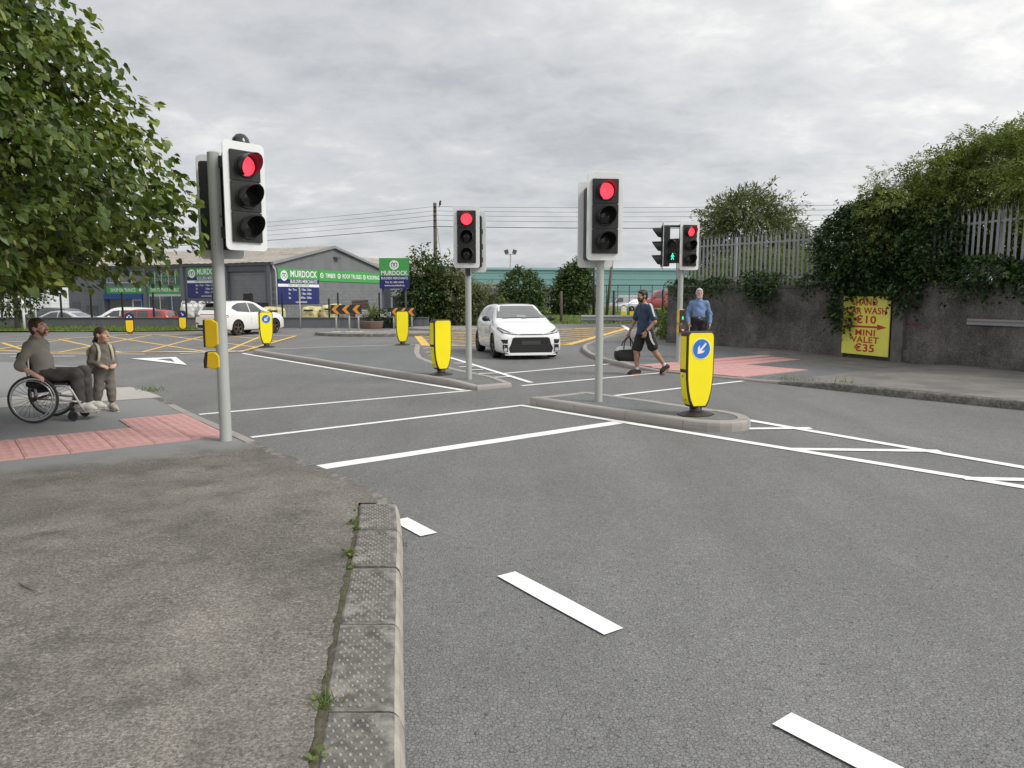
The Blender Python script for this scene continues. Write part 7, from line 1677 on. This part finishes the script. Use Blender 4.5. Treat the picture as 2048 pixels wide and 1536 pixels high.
# ---- the man in the wheelchair --------------------------------------------------
WC_A = R(100); wcp = Vector((-6.15, 9.62)); wz = lf_z(wcp.x, wcp.y) + .002
wc = thing('wheelchair', 'manual wheelchair with pale metal frame and large spoked wheels on the footpath', 'wheelchair', (wcp.x, wcp.y, wz), WC_A)
M_WCF = MT('wheelchair_frame', (.60, .57, .54), .35, .05, 5, metal=.3); M_WCB = MT('wheelchair_black', (.022, .022, .024), .6, .2, 20); M_RIMS = MT('hand_rim_steel', (.55, .56, .57), .25, .05, 5, metal=.8); M_WTY = MT('wheelchair_tyre', (.045, .045, .048), .75, .15, 10)
for s in (-1, 1):
    x = s * .285; w = mk('wheel', lathe([(.278, -.013), (.300, -.014), (.310, 0), (.300, .014), (.278, .013)], 40, 'x', True), M_WTY, wc, loc=(x, 0, .31), rot=(0, R(-2 * s), 0), smooth=True)
    mk('rim', lathe([(.262, -.012), (.280, -.012), (.280, .012), (.262, .012)], 40, 'x', True), M_RIMS, w); mk('hand_rim', lathe([(.248 + .009 * math.cos(R(60 * i)), s * .040 + .009 * math.sin(R(60 * i))) for i in range(6)], 40, 'x', True), M_RIMS, w, smooth=True)
    mk('hub', lathe([(.03, -.04), (.03, .04), (.018, s * .06)], 14, 'x'), M_WCB, w)
    sp = [tube([(s * .03 * (1 if k % 2 else -1), .02 * math.cos(R(15 * k + 40)), .02 * math.sin(R(15 * k + 40))), (0, .265 * math.cos(R(15 * k)), .265 * math.sin(R(15 * k)))], .0022, 4) for k in range(24)]; mk('spokes', join(*sp), M_WCB, w)
    c = mk('caster', lathe([(.045, -.016), (.062, -.018), (.068, 0), (.062, .018), (.045, .016)], 24, 'x', True), M_WTY, wc, loc=(s * .20, -.43, .068), smooth=True); mk('caster_hub', lathe([(.046, -.012), (.046, .012)], 14, 'x'), M_WCB, c)
    mk('caster_fork', join(box(s * .20 - .026, -.425, .11, .008, .035, .12), box(s * .20 + .026, -.425, .11, .008, .035, .12), box(s * .20, -.42, .172, .06, .04, .02), tube([(s * .20, -.42, .17), (s * .20, -.41, .25)], .016, 8)), M_WCB, wc)
    mk('side_frame', join(tube([(s * .205, .06, .88), (s * .205, .07, .60), (s * .205, .04, .47), (s * .205, -.20, .475), (s * .205, -.37, .47), (s * .200, -.43, .42), (s * .17, -.52, .20), (s * .13, -.55, .12)], .0145, 8), tube([(s * .205, 0, .47), (s * .205, -.01, .31)], .015, 8), tube([(s * .205, -.01, .31), (s * .20, -.41, .27), (s * .17, -.53, .25)], .013, 8)), M_WCF, wc, smooth=True)
    mk('push_handle', tube([(s * .205, .06, .86), (s * .205, .07, .91), (s * .205, .11, .925), (s * .205, .17, .90), (s * .205, .19, .84)], .017, 8), M_WCB, wc, smooth=True)
    V, Q = surface_net([cone((s * .245, .06, .50), (s * .245, -.17, .50), .03, .02), ell((s * .245, -.04, .53), (.010, .15, .10))], .012, .02); mk_np('side_guard', V, Q, M_WCB, wc)
    mk('brake_lever', tube([(s * .235, -.20, .47), (s * .25, -.25, .50)], .010, 6), M_WCB, wc)
mk('axle', tube([(-.27, 0, .31), (.27, 0, .31)], .017, 8), M_WCB, wc); mk('seat', box(0, -.17, .487, .40, .42, .05), M_WCB, wc, bevel=.02, segs=3); mk('backrest', xf(box(0, 0, 0, .40, .03, .36), Matrix.Translation((0, .095, .70)) @ Matrix.Rotation(R(-6), 4, 'X')), M_WCB, wc, bevel=.012)
mk('footplate', box(0, -.59, .105, .28, .17, .014), M_WCF, wc, bevel=.005); mk('cross_brace', join(tube([(-.2, -.12, .32), (.2, -.12, .46)], .012, 6), tube([(.2, -.14, .32), (-.2, -.14, .46)], .012, 6)), M_WCF, wc)
V, Q = surface_net([ell((0, .02, .42), (.17, .12, .055)), ell((0, -.06, .43), (.16, .10, .04))], .014, .03); mk_np('under_seat_bag', V, Q, M_WCB, wc)
A = dict(pelvis=(0, -.02, .62), chest=(0, .035, .92), neck=(0, .03, 1.085), head=(0, -.005, 1.225), sL=(.185, .035, 1.00), sR=(-.185, .035, 1.00), eL=(.26, .15, .75), eR=(-.265, .15, .75), wL=(.305, -.05, .63), wR=(-.305, -.045, .635),
         hL=(.085, -.06, .59), hR=(-.085, -.06, .59), kL=(.095, -.49, .625), kR=(-.10, -.46, .615), aL=(.085, -.53, .205), aR=(-.085, -.485, .205), tL=(.09, -.71, .155), tR=(-.09, -.655, .150))
man_a = thing('person', 'man in grey shirt and dark trousers sitting in the wheelchair looking up', 'person', (wcp.x, wcp.y, wz), WC_A)
MA = rotM(-8, -16); hands = [hand_prims(A['wR'], (.06, -.85, -.50), (.15, -.45, -.9), (.9, -.2, 0), 1.0, .8), hand_prims(A['wL'], (-.06, -.85, -.50), (-.15, -.45, -.9), (-.9, -.2, 0), 1.0, .8)]
body_mesh(man_a, A, MA, 1.02, M_SKIN_A, hands)
shirt = torso_prims(A, 1.0, .022, .012)
for q in 'LR': shirt += arm_prims(A, q, 1.0, .017, .62)
garment(man_a, 'shirt', shirt + [('cutcone', ((0, .03, 1.10), (0, -.03, 1.30), .062, .08), .015)], cloth('shirt_grey_olive', (.29, .275, .24)), .006, 19, 1.2)
garment(man_a, 'collar', [cone((-.062, .02, 1.10), (-.035, -.065, 1.055), .018, .012), cone((.062, .02, 1.10), (.035, -.065, 1.055), .018, .012), cone((-.062, .02, 1.105), (0, .085, 1.115), .016, .016), cone((.062, .02, 1.105), (0, .085, 1.115), .016, .016)], MATS['shirt_grey_olive'], 0, h=.008)
tr = [ell(A['pelvis'], (.175, .145, .11), None, .06)]
for q in 'LR': tr += leg_prims(A, q, 1.0, .012, .95, (.088, .066, .05))
garment(man_a, 'trousers', tr, cloth('trousers_dark_grey', (.078, .074, .068)), .0055, 22, 4.0)
for q in 'LR': shoe_mesh(man_a, V3(*A['a' + q]) + V3(0, 0, -.01), A['t' + q], MT('canvas_white', (.60, .58, .53), .8, .08), MT('sole_white', (.66, .65, .62), .7, .05))
M_HAIR_A = MT('hair_brown', (.075, .044, .027), .6, .3, 60, .4, 200); hair_short(man_a, A, MA, 1.02, M_HAIR_A, .016); beard(man_a, A, MA, .985, MT('beard_auburn', (.20, .10, .062), .8, .3, 60)); face_bits(man_a, A, MA, 1.02, brow=M_HAIR_A, lip=MT('lips', (.33, .13, .11), .5))
for k in range(5): mk('shirt_button', lathe([(.006, 0), (.006, -.004)], 8, 'y'), MT('button_dark', (.08, .075, .07), .5), man_a, loc=(0, -.108 - .006 * k + (.012 if k == 0 else 0), 1.02 - .075 * k))

wc.scale = man_a.scale = (.98, .98, .98)
# ---- the child ------------------------------------------------------------------
cp = G(213, 822, .045); cz = lf_z(cp.x, cp.y) + .003
child = thing('person', 'child in grey jacket and trousers wearing a pale backpack beside the wheelchair', 'person', (cp.x, cp.y, cz), R(52))
D_ = dict(pelvis=(0, 0, .60), chest=(0, .01, .82), neck=(0, .015, .935), head=(0, -.01, 1.075), sL=(.112, .01, .885), sR=(-.112, .01, .885), eL=(.158, .035, .71), eR=(-.158, .035, .71), wL=(.105, -.12, .655), wR=(-.09, -.12, .655),
          hL=(.062, 0, .575), hR=(-.062, 0, .575), kL=(.070, -.02, .33), kR=(-.075, .03, .33), aL=(.075, -.015, .075), aR=(-.085, .10, .085), tL=(.095, -.125, .028), tR=(-.115, .0, .028))
MD = rotM(26, -6); hands = [hand_prims(D_['wR'], (.75, -.45, -.25), (.0, .5, -.6), (.2, -.3, .9), .72, .8), hand_prims(D_['wL'], (-.7, -.5, -.25), (0, .5, -.6), (-.2, -.3, .9), .72, .8)]
body_mesh(child, D_, MD, .93, M_SKIN_D, hands, .66, .0075)
jk = torso_prims(D_, .66, .018, .004)
for q in 'LR': jk += arm_prims(D_, q, .70, .018, .95)
M_CH = cloth('child_grey_denim', (.165, .148, .128)); garment(child, 'jacket', jk, M_CH, .0035, 30, 2.0, .009)
tr = [ell(D_['pelvis'], (.115, .092, .10), None, .05)]
for q in 'LR': tr += leg_prims(D_, q, .70, .018, .82, (.082, .062, .050), .008)
garment(child, 'trousers', tr, M_CH, .003, 30, 5.0, .009)
garment(child, 'collar', [cone((-.055, .03, .945), (-.03, -.06, .905), .016, .010), cone((.055, .03, .945), (.03, -.06, .905), .016, .010), cone((-.055, .03, .945), (.055, .03, .945), .018, .018)], M_CH, 0, h=.007)
for q in 'LR': shoe_mesh(child, V3(*D_['a' + q]) + V3(0, 0, -.01), D_['t' + q], MT('child_shoe', (.40, .36, .30), .8, .1), MATS['sole_white'], .68)
M_HAIR_D = MT('hair_child', (.070, .040, .024), .5, .3, 70, .4, 200); f = lambda x, y, z: tuple(V3(*D_['head']) + np.array(MD @ Vector((x, y, z)))); m_ = np.array(MD)
V, Q = surface_net([ell(f(0, .018, .036), (.078, .094, .086), m_, .02), ell(f(0, .05, .0), (.066, .055, .07), m_, .03), ('cutell', (f(0, -.10, -.025), (.074, .066, .080), m_), .012), cone(f(0, .10, -.02), f(.01, .135, -.08), .026, .032), cone(f(.01, .135, -.08), f(.01, .115, -.17), .032, .016)], .007, .02, .0012, 70, 2.0); mk_np('hair', V, Q, M_HAIR_D, child); face_bits(child, D_, MD, .93, brow=M_HAIR_D, lip=MATS['lips'])
bp = thing('backpack', 'pale backpack with purple base worn by the child', 'backpack', (cp.x, cp.y, cz), R(52))
M_BP = MT('backpack_cream', (.50, .47, .36), .85, .1, 6); V, Q = surface_net([cone((-.06, .17, .82), (.06, .17, .82), .075, .075), cone((-.06, .17, .62), (.06, .17, .62), .080, .080), cone((-.065, .17, .62), (-.065, .17, .83), .07, .065), cone((.065, .17, .62), (.065, .17, .83), .07, .065)], .012, .04, .002, 14); mk_np('bag', V, Q, M_BP, bp)
V, Q = surface_net([cone((-.075, .185, .60), (.075, .185, .60), .078, .078)], .012, .03); mk_np('base', V, Q, MT('backpack_mauve', (.34, .26, .33), .85), bp)
for s in (-1, 1): mk('strap', tube([(s * .07, .10, .93), (s * .078, .03, .962), (s * .082, -.05, .93), (s * .085, -.098, .84), (s * .095, -.09, .74), (s * .115, .0, .65), (s * .10, .12, .60)], .019, 8, True, .5), M_BP, bp, smooth=True)
for k in range(4): mk('jacket_button', lathe([(.006, 0), (.006, -.004)], 8, 'y'), MT('button_brass', (.35, .30, .2), .4), child, loc=(.0, -.105 - .006 * min(k, 2), .87 - .06 * k))

# ---- the walking man ---------------------------------------------------------------
bp_ = G(1288, 750, 0); man_b = thing('person', 'bearded man in navy sports shirt and black shorts walking across carrying a bag', 'person', (bp_.x, bp_.y, 0), R(-80))
B = dict(pelvis=(0, 0, .98), chest=(0, -.02, 1.30), neck=(0, -.03, 1.49), head=(0, -.07, 1.655), sL=(.195, .03, 1.415), sR=(-.195, -.06, 1.415), eL=(.275, .11, 1.13), eR=(-.245, -.15, 1.13), wL=(.255, -.07, .93), wR=(-.235, -.27, .885),
         hL=(.095, .02, .94), hR=(-.095, -.02, .94), kL=(.10, .17, .53), kR=(-.09, -.15, .50), aL=(.10, .43, .185), aR=(-.09, -.12, .085), tL=(.10, .335, .050), tR=(-.09, -.30, .035))
MB = rotM(8, 2); hands = [hand_prims(B['wL'], (-.05, -.35, -.9), (-1, -.1, 0), (.1, -.9, .2), 1.0, .55), hand_prims(B['wR'], (0, -.08, -1), (1, 0, 0), (0, -1, 0), 1.0, 1.25)]
body_mesh(man_b, B, MB, 1.03, M_SKIN_B, hands)
ts_ = torso_prims(B, 1.02, .013, .0)
for q in 'LR': ts_ += arm_prims(B, q, 1.0, .016, .36, (.062, .05, .03))
ts_ += [cone((0, .0, 1.04), (0, 0, .90), .16, .165, .05)]
M_NAVYT = cloth('tshirt_navy', (.040, .062, .115)); tee = garment(man_b, 'tshirt', ts_ + [('cutcone', ((0, -.03, 1.475), (0, -.06, 1.60), .058, .08), .012), ('cutell', ((0, 0, .80), (.4, .4, .055)), .01)], M_NAVYT, .006, 18, .7)
sh_ = [ell((0, 0, .93), (.178, .145, .10), None, .05)]
for q in 'LR': sh_ += leg_prims(B, q, 1.03, .012, .40, (.092, .075, .04), .018)
shorts = garment(man_b, 'shorts', sh_, cloth('shorts_black', (.022, .021, .021)), .005, 17, 3.0)
def snap(o, pts, off):
    bm = bmesh.new(); bm.from_mesh(o.data); t = BVHTree.FromBMesh(bm); bm.free(); P = [Vector(q) for q in pts]; D = []
    for a, b in zip(P, P[1:]): D += [a.lerp(b, i / 4) for i in range(4)]
    out = []
    for q in D + [P[-1]]:
        h_, n_, *_ = t.find_nearest(q); out.append(tuple(h_ + n_ * off))
    return out
M_STR = MT('stripe_white', (.66, .66, .64), .8, .05)
for k in range(3):
    dx = (k - 1) * .020; mk('shoulder_stripe', tube(snap(tee, [(.09, -.01 + dx, 1.56), (.16, .0 + dx, 1.54), (.24, .02 + dx, 1.52), (.32, .045 + dx, 1.44), (.36, .07 + dx, 1.34), (.38, .09 + dx, 1.25)], .002), .008, 6), M_STR, man_b, smooth=True)
    dy = (k - 1) * .021; mk('shorts_stripe', tube(snap(shorts, [(.30, .005 + dy, .93), (.30, .035 + dy, .82), (.30, .085 + dy, .72), (.30, .13 + dy, .655)], .002), .009, 6), M_STR, man_b, smooth=True)
for q in 'LR':
    a, k_ = V3(*B['a' + q]), V3(*B['k' + q]); garment(man_b, 'sock', [cone(a, a + (k_ - a) * .17, .046, .044)], MT('sock_white', (.62, .61, .59), .9), 0, h=.008)
    shoe_mesh(man_b, B['a' + q], B['t' + q], MT('trainer_black', (.025, .024, .024), .7, .2, 20), MT('trainer_orange', (.70, .20, .05), .6, .06))
M_HAIR_B = MT('hair_black', (.016, .012, .010), .5, .3, 70, .4, 200); hair_short(man_b, B, MB, 1.03, M_HAIR_B, .006, seed=4.0); beard(man_b, B, MB, 1.03, MT('beard_black', (.028, .018, .013), .8, .3, 60)); face_bits(man_b, B, MB, 1.03, brow=M_HAIR_B)
wt = V3(*B['wL']); wd_ = V3(*B['wL']) - V3(*B['eL']); wd_ /= np.linalg.norm(wd_); mk('watch', tube([tuple(wt - wd_ * .035), tuple(wt - wd_ * .005)], .036, 14), M_TRIM, man_b, smooth=True)
bag_c = Vector((-.24, -.30, 0)); dz = .0
bg = thing('holdall', 'black and white sports holdall carried by the walking man', 'bag', (bp_.x, bp_.y, 0), R(-80))
bx_, by_, bz_ = -.25, -.30, .44
V, Q = surface_net([cone((bx_, by_ - .14, bz_), (bx_, by_ + .14, bz_), .135, .135), cone((bx_ - .06, by_ - .16, bz_ - .06), (bx_ - .06, by_ + .16, bz_ - .06), .10, .10), cone((bx_ + .06, by_ - .16, bz_ - .06), (bx_ + .06, by_ + .16, bz_ - .06), .10, .10)], .014, .05, .006, 12, 2.0); mk_np('bag', V, Q, MT('holdall_black', (.020, .018, .018), .8, .2, 12), bg)
V, Q = surface_net([cone((bx_, by_ - .15, bz_ + .045), (bx_, by_ + .05, bz_ + .045), .112, .110), ('cutell', ((bx_, by_, bz_ - .12), (.4, .5, .20)), .02)], .012, .03, .004, 14, 1.0); mk_np('flap', V, Q, MT('holdall_white', (.58, .58, .57), .8, .08, 10), bg)
for s in (-1, 1): mk('handle', tube([(bx_ + s * .10, by_ - .11, bz_ + .06), (bx_ + s * .06, by_ - .08, bz_ + .24), (-.235 + s * .012, -.285, .803), (-.235 + s * .012, -.255, .803), (bx_ + s * .06, by_ + .10, bz_ + .24), (bx_ + s * .10, by_ + .12, bz_ + .06)], .012, 6), MATS['holdall_black'], bg, smooth=True)

# ---- the older man with a stick ------------------------------------------------------
oy = 18.75; ox = (1396 - 1024) / FOCAL * oy; oz = rf_z(ox, oy) + .006
man_c = thing('person', 'white-bearded older man in a blue shirt standing with a walking stick', 'person', (ox, oy, oz), R(-8))
C_ = dict(pelvis=(0, 0, .96), chest=(0, .0, 1.27), neck=(0, -.01, 1.455), head=(0, -.035, 1.615), sL=(.178, .0, 1.375), sR=(-.178, .0, 1.375), eL=(.275, .04, 1.10), eR=(-.275, .04, 1.11), wL=(.27, -.07, .875), wR=(-.255, -.13, .90),
          hL=(.095, 0, .92), hR=(-.095, 0, .92), kL=(.105, -.02, .50), kR=(-.105, -.03, .50), aL=(.11, .02, .085), aR=(-.11, .02, .085), tL=(.14, -.16, .032), tR=(-.14, -.16, .032))
MC = rotM(4, 2); hands = [hand_prims(C_['wL'], (0, -.15, -1), (-1, 0, 0), (0, -1, 0), 1.0, .5), hand_prims(C_['wR'], (.05, -.55, -.85), (.6, -.4, -.6), (.8, -.2, .2), 1.0, 1.2)]
body_mesh(man_c, C_, MC, 1.02, M_SKIN_C, hands)
sh = torso_prims(C_, 1.0, .012, .02)
for q in 'LR': sh += arm_prims(C_, q, 1.0, .012, .96, (.054, .044, .034))
garment(man_c, 'shirt', sh + [('cutcone', ((0, -.01, 1.45), (0, -.04, 1.58), .058, .08), .012), ('cutell', ((0, 0, .80), (.4, .4, .135)), .01)] if False else sh + [('cutcone', ((0, -.01, 1.45), (0, -.04, 1.58), .058, .08), .012)], cloth('shirt_blue', (.155, .26, .46)), .006, 19, 2.2)
garment(man_c, 'collar', [cone((-.06, .01, 1.475), (-.03, -.075, 1.435), .018, .011), cone((.06, .01, 1.475), (.03, -.075, 1.435), .018, .011), cone((-.06, .01, 1.475), (.06, .01, 1.475), .02, .02)], MATS['shirt_blue'], 0, h=.008)
tr = [ell((0, 0, .94), (.185, .155, .10), None, .05)]
for q in 'LR': tr += leg_prims(C_, q, 1.0, .018, .97, (.09, .068, .055))
garment(man_c, 'trousers', tr, cloth('trousers_navy', (.018, .019, .024)), .004, 17, 6.0)
mk('belt', xf(lathe([(.182, 1.00), (.190, 1.005), (.190, 1.035), (.182, 1.04)], 28), Matrix.Diagonal((1, .84, 1, 1))), MT('belt_brown', (.055, .035, .022), .5), man_c, smooth=True); mk('buckle', box(0, -.168, 1.02, .04, .012, .032), M_RIMS, man_c)
for q in 'LR': shoe_mesh(man_c, C_['a' + q], C_['t' + q], M_TRIM, M_TRIM)
M_HAIR_C = MT('hair_white', (.52, .50, .47), .7, .15, 60, .4, 200); hair_short(man_c, C_, MC, 1.02, M_HAIR_C, .006, seed=6.0); beard(man_c, C_, MC, 1.02, MT('beard_white', (.58, .56, .53), .8, .12, 60), .006); face_bits(man_c, C_, MC, 1.02, brow=M_HAIR_C)
st_ = thing('walking_stick', 'pale wooden walking stick held by the older man', 'stick', (ox, oy, oz), R(-8)); M_STK = MT('stick_wood', (.45, .26, .12), .5, .12, 8)
mk('handle', tube([(-.23, -.26, .85), (-.235, -.22, .865), (-.24, -.18, .86), (-.245, -.14, .845)], .013, 8), M_STK, st_, smooth=True); mk('shaft', tube([(-.238, -.215, .862), (-.27, -.235, .4), (-.295, -.25, .01)], [.011, .010, .008], 8), M_STK, st_, smooth=True); mk('ferrule', lathe([(.012, 0), (.012, .03)], 8), M_BLACK, st_, loc=(-.296, -.25, 0))
